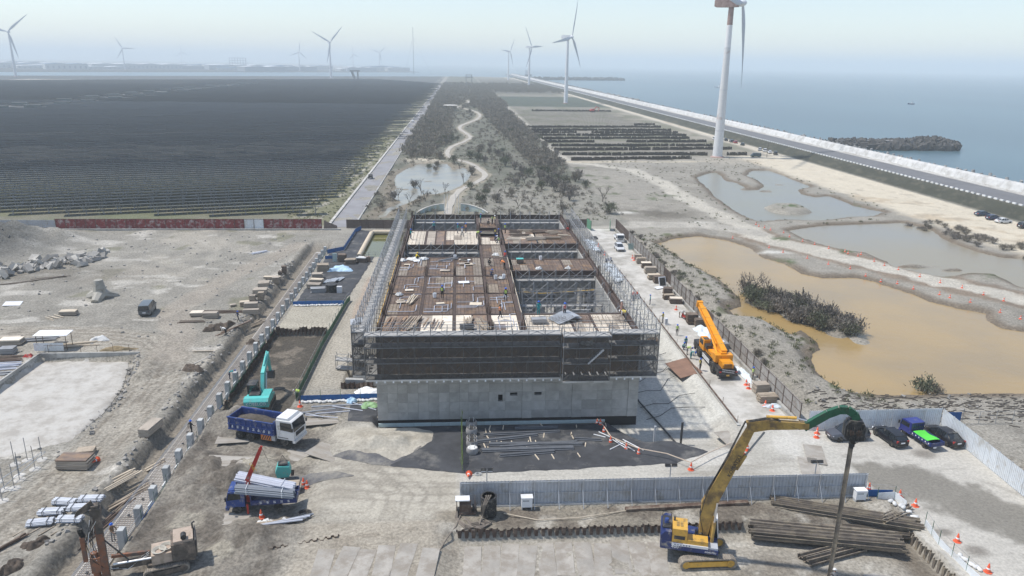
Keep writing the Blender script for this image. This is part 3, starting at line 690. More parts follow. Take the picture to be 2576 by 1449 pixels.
b = B().b2(204,248,392.6,396.4,1.2,2.7); o = b.build('breakwater_walkway', mat('walkway_concrete',(.27,.26,.245),.9)); tag(o,'straight grey concrete parapet along the top of the near breakwater','parapet')
# far breakwater: low rubble mole
b = B(); rgx = random.Random(8)
for i in range(240):
    t = rgx.random(); b.rock((200+250*t, 2020+60*t+rgx.uniform(-8,8), rgx.uniform(-1.5,2.2)),(9,8,6),rgx,.3,rgx.uniform(0,3))
o = b.build('rubble_mole', jm); stuff(o); tag(o,'far low dark rubble mole reaching out from the end of the sea wall','breakwater')
# ---------------- the building under construction ----------------
BX0, BX1, BY0, BY1, FZ, DZ = -9.5, 21.0, 78.6, 148.0, 5.2, 10.35
rg = random.Random(11)
bld = thing('building','unfinished two-storey concrete building with timber formwork deck in the middle of the site','building',(5.75,113,0))
def kid(b, name, m, smooth=False):
    o = b.build(name, m, bld, smooth); o.location = (-5.75,-113,0); return o
# front wall of the lower storey: cast panels, three openings
holes = [(4.46,5.0,2.15,3.05),(5.85,6.72,2.9,3.28),(8.7,9.56,2.9,3.28),(9.0,9.4,4.85,5.2)]
xs = [-9.5,-8.3,-7.15,-6.0,-4.8,-3.6,-2.4,-1.2,0,1.0,2.2,3.4,5.3,7.27,8.4,10.0,11.6,13.15,14.3,16.1,17.9,19.8,21.0]
zs = [0.0,1.0,2.2,3.4,4.5,5.4]
pil = [(7.27,8.4),(13.15,14.3),(19.8,21.0)]
for a, c in zip(xs, xs[1:]):
    isp = any(abs(a-p) < .01 for p,_ in pil)
    for z0, z1 in zip(zs, zs[1:]):
        y = BY0 - (.10 if isp else rg.uniform(0,.035)); g = .006
        b = B(); rects = [(a+g, c-g, z0+g, z1-g)]
        for h in holes:
            out = []
            for r in rects:
                if h[1] <= r[0] or h[0] >= r[1] or h[3] <= r[2] or h[2] >= r[3]: out.append(r); continue
                if r[0] < h[0]: out.append((r[0],h[0],r[2],r[3]))
                if r[1] > h[1]: out.append((h[1],r[1],r[2],r[3]))
                m0, m1 = max(r[0],h[0]), min(r[1],h[1])
                if r[2] < h[2]: out.append((m0,m1,r[2],h[2]))
                if r[3] > h[3]: out.append((m0,m1,h[3],r[3]))
            rects = out
        for r in rects: b.b2(r[0],r[1],y,79.0,r[2],r[3])
        if rects: kid(b, 'wall_panel', M['concw'])
kid(B().b2(-9.45,20.95,79.6,79.9,-.4,5.2), 'dark_backing', mat('painted_room_dark',(.02,.02,.02),.9))  # black backing: the dimness behind the openings is painted into its colour
blk = mat('black_waterproofing',(.012,.012,.014),.6,var=.2,rand=0)
mint = mat('foam_board',(.56,.68,.67),.7,var=.06,rand=.06)
kid(B().b2(BX0,BX1,78.62,79.2,-5.4,-.02), 'waterproof_skirt', blk)
for i in range(13): kid(B().b2(-9.45+i*2.05,-7.42+i*2.05,78.45,78.6,-.78,-.38), 'foam_board', mint)
for x, z0, z1 in ((17.3,-2.9,-1.4),(19.0,-4.6,-1.5)): kid(B().b2(x,x+.75,78.45,78.6,z0,z1), 'foam_board', mint)
# side and back walls of the lower storey
for i in range(23):
    y0 = 79.2+i*3.0; y1 = min(y0+2.97, 148)
    if y1-y0 < .3: continue
    kid(B().b2(BX0-.01,BX0+.35,y0,y1,-.6,5.3), 'wall_panel', M['concw'])
    kid(B().b2(BX1-.35,BX1+.01,y0,y1,-5.4,5.3), 'wall_panel', M['concw'])
for i in range(10): kid(B().b2(BX0+i*3.05,BX0+i*3.05+3.0,147.7,148.1,-.4,5.3), 'wall_panel', M['concw'])
# upper storey walls in formwork
def formrun(p0, p1, z0=5.45, z1=10.5, m='plyb', n=None, t=.16):
    L = math.hypot(p1[0]-p0[0], p1[1]-p0[1]); n = n or max(1, round(L/1.8))
    for i in range(n):
        a = [p0[k]+(p1[k]-p0[k])*i/n for k in (0,1)]; c = [p0[k]+(p1[k]-p0[k])*(i+.985)/n for k in (0,1)]
        z = z1+rg.uniform(-.08,.08)
        kid(B().beam((a[0],a[1],(z0+z)/2),(c[0],c[1],(z0+z)/2),t,z-z0), 'form_panel', M[m])
formrun((BX0+.3,79.0),(BX1-.3,79.0))
formrun((BX0+.15,79.2),(BX0+.15,147.8), z1=10.55, m='formd', n=30); formrun((BX1-.15,79.2),(BX1-.15,147.8), z1=10.55, m='formd', n=30)
formrun((BX0+.3,147.6),(BX1-.3,147.6), m='formd', n=14)
# lower slab where the deck is closed; in the shafts it stays open below
kid(B().b2(BX0+.4,7.6,79.2,113.6,4.9,FZ), 'slab', M['conc']); kid(B().b2(BX0+.4,7.6,122.4,133,4.9,FZ), 'slab', M['conc'])
kid(B().b2(BX0+.4,BX1-.4,79.2,147.5,-.3,.1), 'slab', M['conc'])
# deck bays: (x0,x1,y0,y1,kind)
bays = []
for x0, x1 in ((-8.9,-4.9),(-4.5,-.8),(-.4,3.4)):
    for y0, y1 in ((86.3,94.5),(95.0,102.9),(103.5,113.4)): bays.append((x0,x1,y0,y1,'b'))
bays += [(-8.9,-4.8,79.3,85.9,'p'),(-4.5,-.8,79.3,85.9,'w'),(-.4,1.5,79.3,85.9,'w'),(1.7,3.4,79.3,85.9,'w')]
bays += [(3.9,7.0,79.3,85.8,'w'),(3.9,7.0,86.3,94.5,'b'),(3.9,7.0,95,103,'b'),(3.9,7.0,103.6,113.4,'t'),(3.9,7.0,113.9,122,'t'),(3.9,7.0,122.4,128,'w'),(3.9,7.0,136,145,'t')]
bays += [(7.9,13.3,79.3,85.7,'w'),(13.6,15.9,79.3,85.7,'w'),(16.2,20.2,79.3,85.7,'w')]
bays += [(8.2,11.5,106,112.4,'t'),(11.8,15.8,106,112.4,'b'),(16.1,20.3,106,112.4,'b')]
bays += [(-8.7,-5.9,122.5,133,'w'),(-5.5,-4.1,122.5,133,'m'),(-3.9,-2.5,122.5,133,'m'),(-2.2,3.4,122.5,133,'w')]
bays += [(8.0,13.5,123.2,134,'m'),(13.8,20.4,123.2,134,'b')]
for x0, x1, y0, y1, kd in bays:
    n = max(1, round((x1-x0)/1.25)); my = max(1, round((y1-y0)/ (3.4 if kd == 'w' else 4.2)))
    for i in range(n):
        for j in range(my):
            a = x0+(x1-x0)*i/n; c = x0+(x1-x0)*(i+1)/n-.03; d = y0+(y1-y0)*j/my; e = y0+(y1-y0)*(j+1)/my-.03
            p = rg.random()
            m = {'w':'ply' if p < .82 else ('plyp' if p < .9 else 'plyb'), 'b':'plyb' if p < .86 else ('plyp' if p < .96 else 'wood'), 'p':'plyb' if p < .7 else 'wood', 't':'plyp' if p < .45 else 'plyb', 'm':('ply','plyb','plyp')[int(p*3)]}[kd]
            kid(B().b2(a,c,d,e,DZ-.10,DZ+rg.uniform(-.01,.012)), 'plywood_board', M[m])
# beam troughs with reinforcement between the bays
bms = [(-9.2,-8.95,79.2,147),(3.45,3.85,79.2,147),(7.05,7.75,79.2,147),(20.4,20.75,79.2,147),(-4.88,-4.53,86,113.5),(-.78,-.42,79.3,113.5),(-4.8,-4.5,79.3,86),(13.32,13.58,79.3,85.8),(15.92,16.18,79.3,85.8),(15.82,16.08,106,112.4),(11.52,11.78,106,112.4),(-5.88,-5.52,122.4,133),(-4.08,-3.92,122.4,133),(-2.48,-2.22,122.4,133),(1.52,1.68,79.3,85.9)]
for x0, x1, y0, y1 in bms: kid(B().b2(x0,x1,y0,y1,DZ-.75,DZ+.05), 'beam_trough', M['formd'])
bmy = [(85.85,86.25,-9,7),(94.55,94.95,-9,7),(102.95,103.45,-9,7),(113.45,113.85,-9,7),(122.05,122.45,-9,7),(133.0,133.4,-9,7),(85.75,86.1,7.8,20.4),(105.6,105.95,7.8,20.4),(112.45,112.8,7.8,20.4),(122.8,123.15,7.8,20.4),(134.05,134.4,7.8,20.4),(145.1,145.5,3.4,7.7),(128.05,128.5,3.9,7),(135.5,135.95,3.9,7)]
for y0, y1, x0, x1 in bmy: kid(B().b2(x0,x1,y0,y1,DZ-.85,DZ+.065), 'beam_trough', M['formd'])
# faces of the shafts: grey walls with dark door openings
def shaftwall(y, x0, x1, z0=.1, z1=9.6, doors=()):
    x = x0
    while x < x1-.2:
        c = min(x+rg.uniform(1.3,2.1), x1)
        if any(abs((x+c)/2-d) < .9 for d in doors):
            kid(B().b2(x,c-.02,y,y+.3,7.6,z1), 'wall_panel', M['concw'])
        else:
            kid(B().b2(x,c-.02,y,y+.3,z0,z1), 'wall_panel', M['conc' if rg.random() < .5 else 'concw'])
        x = c
shaftwall(106.0,8,20.4,doors=(10.3,14.2,18.2)); shaftwall(123.3,8,20.4,doors=(9.5,12.5,17)); shaftwall(122.6,-9,3.4,doors=(-6,-3,1)); shaftwall(134.6,8,20.4,z1=4); shaftwall(95.6,8.2,20.2,z0=.1,z1=6.6,doors=(10,17)); shaftwall(147.2,8,20.4,doors=(10,13,16)); shaftwall(147.2,-9,3.4,doors=(-7,-4,0))
for y0, y1 in ((86.2,105.5),(112.9,122.7),(134.5,147)):
    for x in (7.6, 20.3): 
        for k in range(int((y1-y0)/2.4)): kid(B().b2(x-.12,x+.12,y0+k*2.4,y0+k*2.4+2.36,.1,9.6), 'wall_panel', M['conc'])
# reinforcement mats
def rebar(name, x0, x1, y0, y1, z, s=.45, t=.028):
    b = B(); x = x0+.1
    while x < x1: b.b2(x,x+t,y0,y1,z,z+t); x += s
    y = y0+.1
    while y < y1: b.b2(x0,x1,y,y+t,z+t,z+2*t); y += s
    o = kid(b, name, M['rust']); stuff(o)
for x0, x1, y0, y1, kd in bays:
    if kd in 'bt' : rebar('reinforcement_mat', x0, x1, y0, y1, DZ+.06)
    elif kd == 'w' and y0 > 100 or (kd == 'w' and x0 > 7): rebar('reinforcement_mat', x0, x1, y0, y1, DZ+.06, .6, .022)
for x in (-9.1,3.65,7.4,20.55,-.6,-4.7):
    for y in (79.6,86,94.7,103.2,113.6,122.2,133.2,145):
        if x in (-.6,-4.7) and y != 113.6 and y != 103.2: continue
        if rg.random() < .2: continue
        b = B()
        for k in range(9): 
            px_, py_ = x+rg.uniform(-.28,.28), y+rg.uniform(-.28,.28); b.beam((px_,py_,DZ),(px_+rg.uniform(-.05,.05),py_,DZ+rg.uniform(.9,1.7)),.05,.05)
        kid(b, 'starter_bars', M['rust'])
for k in range(24):
    b = B(); x = 8+k*.52
    for q in range(3): b.beam((x+q*.17,83.0+rg.uniform(-.1,.1),DZ),(x+q*.17,83.0,DZ+rg.uniform(.5,.9)),.035,.035)
    kid(b, 'starter_bars', M['rust'])
# conduits laid on the reinforcement
for k in range(46):
    x0, x1, y0, y1, kd = bays[k%9] if k < 34 else bays[14 if k < 40 else 13]
    b = B(); x = rg.uniform(x0+.3,x1-.8); y = rg.uniform(y0+.4,y1-2); L = rg.uniform(1.5,3.4)
    if rg.random() < .5: pts = [(x,y),(x,min(y+L,y1-.2)),(min(x+.3,x1),min(y+L+.3,y1)),(min(x+1.6,x1-.1),min(y+L+.3,y1))]
    else: pts = [(x0+.1,y),(min(x+.6,x1-.1),y),(min(x+.8,x1),min(y+.4,y1)),(min(x+.8,x1),min(y+L,y1-.2))]
    b.path([(p[0],p[1],DZ+.14) for p in pts], .045, 5)
    kid(b, 'conduit', M['pvc'])
# corbels under the hanging scaffold
for k in range(33):
    x = -9.2+k*.93; kid(B().beam((x,78.6,5.75),(x,76.3,5.92),.10,.14).beam((x,78.6,5.0),(x,77.2,5.75),.07,.07).box((x,76.28,5.86),(.17,.1,.22)), 'bracket', M['whitep'])

# ---------------- scaffolds ----------------
net = bpy.data.materials.new('debris_net'); net.use_nodes = True
t_ = net.node_tree; bs_ = t_.nodes['Principled BSDF']; bs_.inputs['Base Color'].default_value = (.075,.068,.06,1); bs_.inputs['Roughness'].default_value = .9; bs_.inputs['Specular IOR Level'].default_value = .1
tr_ = t_.nodes.new('ShaderNodeBsdfTransparent'); mx_ = t_.nodes.new('ShaderNodeMixShader')
tc_ = t_.nodes.new('ShaderNodeTexCoord'); nz_ = t_.nodes.new('ShaderNodeTexNoise'); nz_.inputs['Scale'].default_value = 1.6; nz_.inputs['Detail'].default_value = 4
mr_ = t_.nodes.new('ShaderNodeMapRange'); mr_.inputs[1].default_value = .3; mr_.inputs[2].default_value = .7; mr_.inputs[3].default_value = .52; mr_.inputs[4].default_value = .78
t_.links.new(tc_.outputs['Object'], nz_.inputs['Vector']); t_.links.new(nz_.outputs['Fac'], mr_.inputs[0]); t_.links.new(mr_.outputs[0], mx_.inputs[0])
t_.links.new(tr_.outputs[0], mx_.inputs[1]); t_.links.new(bs_.outputs[0], mx_.inputs[2]); t_.links.new(mx_.outputs[0], t_.nodes['Material Output'].inputs[0])
plank_m = mat('scaffold_plank',(.36,.355,.34),.7,.1,var=.15,scale=1.2,dirt=(.3,.28,.25),dirt_amt=.3)
def scaffold(label, p0, p1, side, zl, ztop, bay=1.83, netted=False, planks=True, diag=True, r=.042, plankz=None, jitter=0, group=None):
    """two rows of uprights from p0 to p1; side = offset vector of the inner row; zl = lift heights"""
    t = thing('scaffold', label, 'scaffold', (p0[0],p0[1],zl[0]), 0, group)
    d = Vector((p1[0]-p0[0], p1[1]-p0[1], 0)); L = d.length; d.normalize(); n = max(1, round(L/bay)); bay = L/n
    s = Vector((side[0],side[1],0)); zb = zl[0]; H_ = ztop-zb
    um = B().tube((0,0,0),(0,0,H_),r,n=5).mesh('upright'); um.materials.append(M['steel'])
    lm = B().tube((0,0,0),tuple(d*bay),r*.85,n=5).mesh('ledger'); lm.materials.append(M['steel'])
    cm = B().tube((0,0,0),tuple(s),r*.85,n=5).mesh('transom'); cm.materials.append(M['steel'])
    nrm = s.normalized()
    pm_ = B().beam(tuple(s*.5),tuple(s*.5+d*(bay-.04)),s.length*.92,.06).mesh('plank'); pm_.materials.append(plank_m)
    lv = list(zl)
    for i in range(n+1):
        a = d*(bay*i)
        for k in (0,1): kidmesh('upright', um, t, tuple(a+s*k+Vector((0,0,rg.uniform(-jitter,0)))))
        for z in lv[1:]: kidmesh('transom', cm, t, (a.x,a.y,z-zb))
        if i == n: break
        for q, z in enumerate(lv):
            for k in (0,1): 
                kidmesh('ledger', lm, t, tuple(a+s*k+Vector((0,0,z-zb))))
                if q == len(lv)-1: kidmesh('ledger', lm, t, tuple(a+s*k+Vector((0,0,z-zb+.5))))
            if planks and (plankz is None or q in plankz): kidmesh('plank', pm_, t, (a.x,a.y,z-zb+.06))
        hs = lv+[ztop]
        for q in range(len(lv)-(0 if netted else 0)):
            z0, z1 = hs[q]-zb, hs[q+1]-zb
            if z1-z0 < .7: continue
            if diag:
                b = B().tube((a.x,a.y,z0+.05),(a.x+d.x*bay,a.y+d.y*bay,z1-.05),r*.75,n=4)
                if (i+q)%2: b.tube((a.x+d.x*bay,a.y+d.y*bay,z0+.05),(a.x,a.y,z1-.05),r*.75,n=4)
                b.build('brace', M['steel'], t)
            if netted and q == 0: B().beam((a.x-nrm.x*.12,a.y-nrm.y*.12,-.02),(a.x+d.x*bay-nrm.x*.12,a.y+d.y*bay-nrm.y*.12,-.02),.06,.2).build('toe_board', M['concp'], t)
            if netted and q < len(lv)-1:
                o = -nrm*.07; nn = B(); w = 5
                for u in range(w+1):
                    for vv in range(w+1):
                        f = u/w; g2 = vv/w; bul = .10*math.sin(PI*f)*math.sin(PI*g2)+.03*math.sin(7*f+i)*math.sin(PI*g2)
                        p = a+d*(bay*f)+o-nrm*bul; nn.v.append((p.x,p.y,z0+.06+(z1-z0-.06)*g2))
                for u in range(w):
                    for vv in range(w): k0 = u*(w+1)+vv; nn.f.append((k0,k0+w+1,k0+w+2,k0+1))
                nn.build('net_panel', net, t)
    return t
LV = [6.05,8.0,9.85,11.2]
scaffold('long scaffold hung with dark netting across the front of the building',(-10.4,76.4),(11.3,76.4),(0,1.5),LV,12.0,netted=True)
scaffold('netted scaffold section standing proud with a stair at the front of the building',(11.5,75.6),(16.8,75.6),(0,1.6),[5.9,8.0,9.85,11.2],12.0,netted=True)
scaffold('netted scaffold at the front corner of the building beside the shotcrete slope',(17.0,76.4),(22.4,76.4),(0,1.5),LV,12.0,netted=True)
st = thing('scaffold_stair','steep metal stair inside the projecting front scaffold','stair',(15,76.2,8))
for k in range(8): B().box((-.6+k*.2,-.5,.2+k*.2),(.3,.6,.05)).build('tread', M['whitep'], st)
B().beam((-.75,-.85,.1),(.95,-.85,1.8),.06,.16).beam((-.75,-.2,.1),(.95,-.2,1.8),.06,.16).build('stringer', M['galv'], st)
scaffold('open tube scaffold along the side of the building facing the trench',(-11.9,77.9),(-11.9,147.5),(1.5,0),[5.8,7.7,9.5,11.1],12.0,plankz=(2,))
scaffold('netted end of the scaffold at the building corner facing the sheet piled pit',(-11.95,77.8),(-10.5,77.8),(0,1.2),[6.0,8.0,9.85,11.2],12.0,netted=True)
scaffold('open tube scaffold along the side of the building facing the crane',(22.9,78.0),(22.9,147.5),(-1.5,0),[5.8,7.7,9.5,11.1],12.0,planks=False)
# scaffolds standing in the open shafts
def shaft(lbl, x0, x1, y, z0=.1, ztop=11.0, pz=(1,2), levels=None):
    scaffold('interior scaffold with pale planks '+lbl,(x0,y),(x1,y),(0,1.1),levels or [3.8,5.6,7.4,9.2],ztop,plankz=pz,bay=2.0)
shaft('in the deep shaft just behind the pale front deck',8.4,20.2,87.2,pz=(1,3)); shaft('in front of the low wall inside the deep shaft',8.4,20.2,93.2,pz=(2,)); shaft('behind the low wall inside the deep shaft',8.4,20.2,97.6,pz=(2,)); shaft('against the grey wall under the middle deck',8.4,20.2,104.2,pz=(2,3))
shaft('at the near side of the shaft behind the middle deck',8.4,20.2,114.2,pz=(2,)); shaft('against the grey wall below the cluttered deck',8.4,20.2,121.3,pz=(2,3))
shaft('in the narrow shaft before the white plywood deck',-8.6,3.2,120.6,pz=(2,3)); shaft('across the narrow shaft from the white plywood deck',-8.6,3.2,114.6,pz=(2,))
shaft('behind the white plywood deck at the rear of the building',-8.6,3.2,136,pz=(2,3)); shaft('by the rear wall next to the curved murals',-8.6,3.2,145.2,pz=(2,3),ztop=11.6)
shaft('behind the cluttered deck at the rear of the building',8.4,20.2,136.4,pz=(2,3)); shaft('by the rear wall next to the green gate',8.4,20.2,145.2,pz=(2,3),ztop=11.6)
# guard rails on the front edge of the deck
def railing(label, p0, p1, z, n, h=1.1):
    t = thing('guard_rail', label, 'guard rail', (p0[0],p0[1],z))
    d = Vector((p1[0]-p0[0],p1[1]-p0[1],0))
    for i in range(n+1): p = d*(i/n); B().tube((p.x,p.y,0),(p.x,p.y,h),.03,n=5).build('post', M['steel'], t)
    for q in (.45,.8,1.08): B().tube((0,0,h*q),(d.x,d.y,h*q),.028,n=5).build('rail', M['steel'], t)
for i, (a, c, w_) in enumerate(((-8.8,-5,'brown planks'),(-4.6,3.2,'white boards with loose planks'),(4,7,'white boards of the central strip'),(8,13.4,'corrugated sheets'),(13.7,20.3,'starter bars'))):
    railing('tubular guard rail on the front deck edge before the '+w_, (a,79.5),(c,79.5),DZ,max(2,int((c-a)/1.2)),1.3)
# ---------------- fences, sheet piles, columns, ground sheets ----------------
def corr(w, h, n, dep=.05, th=.012):
    """corrugated panel mesh, w wide along x, h tall, n ribs"""
    pts = []; p = w/n
    for i in range(n):
        x = -w/2+i*p
        pts += [(x,0),(x+p*.55,0),(x+p*.65,dep),(x+p*.9,dep)]
    pts.append((w/2,0))
    return B().prism(pts+[(x,y+th) for x,y in reversed(pts)], 'z', 0, h)
def fence(label, p0, p1, n, h, m, ribs=7, z=0, post=None, rails=(.5,.97), braces=False, side=-1, mats=None, mod=None, pw=.07):
    t = thing('fence', label, 'fence', (p0[0],p0[1],z))
    d = Vector((p1[0]-p0[0],p1[1]-p0[1],0)); L = d.length; a = math.atan2(d.y,d.x); d.normalize(); w = L/n
    nr = Vector((-d.y,d.x,0))*side
    me = corr(w-.03,h,ribs).mesh('panel'); me.materials.append(m)
    mes = [me]
    for q in (mats or []): c = me.copy(); c.materials.clear(); c.materials.append(q); mes.append(c)
    pm = post or M['galv']
    for i in range(n):
        k = mod(i) if mod else 0
        if k is None: continue
        c = d*(w*(i+.5)); kidmesh('panel', mes[k], t, (c.x,c.y,.05), a)
    for i in range(n+1):
        c = d*(w*i)+nr*.1
        b = B().box((c.x,c.y,h/2+.03),(pw,pw,h+.12),a)
        if braces: b.beam((c.x,c.y,h*.62),(c.x+nr.x*.9,c.y+nr.y*.9,.03),.05,.05)
        b.build('post', pm, t)
    for q in rails: B().beam((nr.x*.06,nr.y*.06,h*q),(d.x*L+nr.x*.06,d.y*L+nr.y*.06,h*q),.04,.06).build('rail', pm, t)
    return t
fence('grey corrugated steel fence between the paved yard and the sheet piled platform',(0,60.8),(39.3,60.6),17,2.5,M['fgrey'],7,0,braces=True,mats=[M['fgrey']])
b = B()
for i in range(13): b.b2(i*3.03-.2,i*3.03+2.8,60.45,60.95,-.2,.10)
struct('fence_footing', b, M['concp'])
fence('white corrugated hoarding behind the parked cars',(40.0,74.1),(55.9,74.2),8,2.4,M['fwhite'],8,0,side=1)
fence('white corrugated hoarding running from the parked sedan towards the wet lane',(55.9,74.1),(54.4,46.2),14,2.4,M['fwhite'],8,0,side=1)
fence('long weathered panel fence between the site road and the ponds',(39.7,75.6),(39.7,181.0),44,2.35,M['fpale'],8,.35,post=M['fbrown'],side=1,rails=(.08,.5,.97),mats=[M['fbrown']],mod=lambda i: 1 if i in (13,14,23,24,38,39,40,41,42,43) else 0,pw=.10)
b = B()
for i in range(35): b.b2(39.3,40.0,75.5+i*3.02,78.45+i*3.02,-.3,.42)
struct('fence_plinth', b, M['conc'])
fence('low red peeling panel fence with two white panels before the solar field',(-96.5,181.4),(-33.6,181.4),27,2.5,M['redpan'],5,.1,post=M['rust'],mats=[M['fwhite']],mod=lambda i: 1 if i in (19,20) else 0,side=-1,rails=(.98,),pw=.08)
fence('grey stretch of boundary fence behind the spoil heap',(-134,181.6),(-96.6,181.4),12,2.2,M['fgrey'],6,.1,side=-1)
t = thing('leaning_hoarding','fallen brown panel leaning at the end of the red fence','hoarding',(-33.2,181.3,.1)); o = B().prism([(0,0),(3.4,0),(3.3,.9),(.2,2.2)],'y',-.04,.04).build('panel', M['fbrown'], t); B().beam((.2,.06,1.2),(3.3,.06,.5),.05,.08).build('rail', M['rust'], t)
struct('boundary_kerb', B().b2(-134,-29,180.6,181.15,-.3,.32), M['conc'])
fence('brown steel fence behind the green pool',(-27.8,182.8),(-9.5,181.9),10,2.2,M['fbrown'],6,0,post=M['rust'],side=-1)
fence('short brown fence between the building and the open green gate',(24.0,182.6),(32.4,182.8),4,2.3,M['fbrown'],6,0,post=M['rust'],side=-1)
gate_m = mat('gate_green',(.16,.36,.23),.6,var=.1,dirt=(.3,.3,.26),dirt_amt=.2)
for x, y, rz, w_ in ((38.3,182.2,R(-100),'beside the long panel fence'),(32.5,182.8,R(-80),'beside the short brown fence')):
    t = thing('gate','open green steel gate leaf '+w_,'gate',(x,y,.1),rz)
    me = corr(1.5,2.3,6).mesh('panel'); me.materials.append(gate_m)
    for k in range(2): kidmesh('panel', me, t, (.8+k*1.52,0,.1))
    B().box((.02,.06,1.2),(.1,.1,2.5)).box((3.1,.06,1.2),(.08,.08,2.4)).build('post', M['green'], t)
    B().beam((0,.07,.3),(3.1,.07,.3),.05,.07).beam((0,.07,2.2),(3.1,.07,2.2),.05,.07).build('rail', M['green'], t)
# wire mesh fence outside the hoarding
t = thing('wire_fence','low wire fence on the rough ground behind the white hoarding','fence',(59,74.8,0))
for i in range(16): B().tube((i*2.1,0,0),(i*2.1,0,1.7),.03,n=5).build('post', M['steel'], t)
for q in (.1,.6,1.1,1.65): B().beam((0,0,q),(31.5,-.3,q),.02,.02).build('wire', M['steel'], t)
B().box((-1.3,.02,1.0),(2.2,.04,1.2)).build('banner', M['bluenet'], t)

# sheet piles
def pile_mesh(w, d, h, m, name='sheet_pile'):
    k = .02; P = [(-w/2,d/2),(-w*.33,d/2),(-w*.22,-d/2),(w*.22,-d/2),(w*.33,d/2),(w/2,d/2)]
    me = B().prism(P+[(x,y+k) for x,y in reversed(P)],'z',-h,0).mesh(name); me.materials.append(m); return me
rg = random.Random(5)
def pilewall(label, p0, p1, pitch, h, ztop, m, jit=.12, dep=.26, slope=0):
    t = thing('sheet_pile_wall', label, 'sheet pile wall', (p0[0],p0[1],ztop-h))
    d = Vector((p1[0]-p0[0],p1[1]-p0[1],0)); L = d.length; n = round(L/pitch); a = math.atan2(d.y,d.x); d.normalize()
    me = pile_mesh(L/n, dep, h, m)
    for i in range(n):
        c = d*(L/n*(i+.5)); kidmesh('sheet_pile', me, t, (c.x,c.y,h+rg.uniform(-jit,jit)+slope*i/n), a+(PI if i%2 and False else 0))
    return t
pilewall('rusty sheet pile wall in front of the grey corrugated fence',(-.4,56.75),(25.8,56.75),.62,2.4,.16,M['pilew'],.1,.2)
pilewall('muddy sheet pile wall beside the wet lane, next to the long stacked piles',(40.75,55.4),(40.75,47.2),.62,2.8,-.05,M['pile'],.2)
pilewall('deep dark sheet pile wall below the row of concrete columns',(-28.55,57.0),(-28.55,110.2),.66,6.0,-.35,M['pilew'],.25)
pilewall('sheet pile wall across the far end of the deep trench',(-28.4,110.0),(-20.6,110.0),.62,5.5,.1,M['rust'],.35)
pilewall('short sheet pile wall around the small pit left of the building',(-15.1,87.6),(-11.0,87.6),.55,3.6,.75,M['rust'],.2)
pilewall('short sheet pile wall on the far side of the small pit',(-15.2,97.0),(-11.0,97.0),.55,3.4,.95,M['rust'],.2)
pilewall('short sheet pile stub beside the buried pallets by the blue truck',(-17.0,54.9),(-10.6,56.6),.6,1.3,.1,M['rust'],.1)
# concrete columns and the footing with its reinforcement mat
cm = B().box((0,0,.95),(.55,.72,1.9)).box((0,0,1.86),(.50,.66,.12)).mesh('column'); cm.materials.append(mat('column_concrete',(.42,.43,.42),.85,var=.12,scale=.7,dirt=(.3,.3,.29),dirt_amt=.3))
b = B().box((0,0,.2),(.8,.95,.06)).mesh('x')
for i in range(31):
    o = link('concrete_column', cm, None, (-29.3, 57.3+3.43*i, -1.02), rg.uniform(-.03,.03)); o.scale = (1,1,rg.uniform(.94,1.04))
    tag(o,'square grey concrete column standing in the row along the footing','column','columns along the footing')
wm = B().box((0,0,.55),(.10,.9,1.1)).mesh('board'); wm.materials.append(mat('pale_board',(.55,.57,.56),.8,var=.12))
for i in range(30):
    if rg.random() < .15: continue
    o = link('upright_board', wm, None, (-28.95, 59.0+3.43*i, -1.0), rg.uniform(-.08,.08)); tag(o,'thin pale board standing upright between two columns of the row','board','boards between the columns')
ft = thing('footing','long concrete footing strip covered by a reinforcement mat beside the columns','footing',(-30.7,105,-1.05))
for i in range(19): B().b2(-.95,1.15,-55+i*5.9,-55+i*5.9+5.86,-.1,.2).build('slab_section', M['concp'], ft)
b = B()
for k in range(7): b.b2(-.7+k*.28,-.66+k*.28,-55,56,.30,.335)
for k in range(370): b.b2(-.78,1.02,-55+k*.3,-55+k*.3+.035,.335,.37)
stuff(b.build('reinforcement_mat', mat('dusty_bar',(.27,.225,.19),.85,var=.2), ft))
b = B()
for k in range(330):
    y = -55+k*.165
    b.path([(-.78,y,.33),(-.95,y+.03,.52),(-.86,y+.05,.68),(-.70,y+.02,.60)],.02,4)
stuff(b.build('bar_hooks', M['galv'], ft))
for k in range(40):
    b = B().box((.05+rg.uniform(-.3,.5),-54+k*2.7,.36),(.22,.22,.08)); b.build('spacer_block', M['dark'], ft)
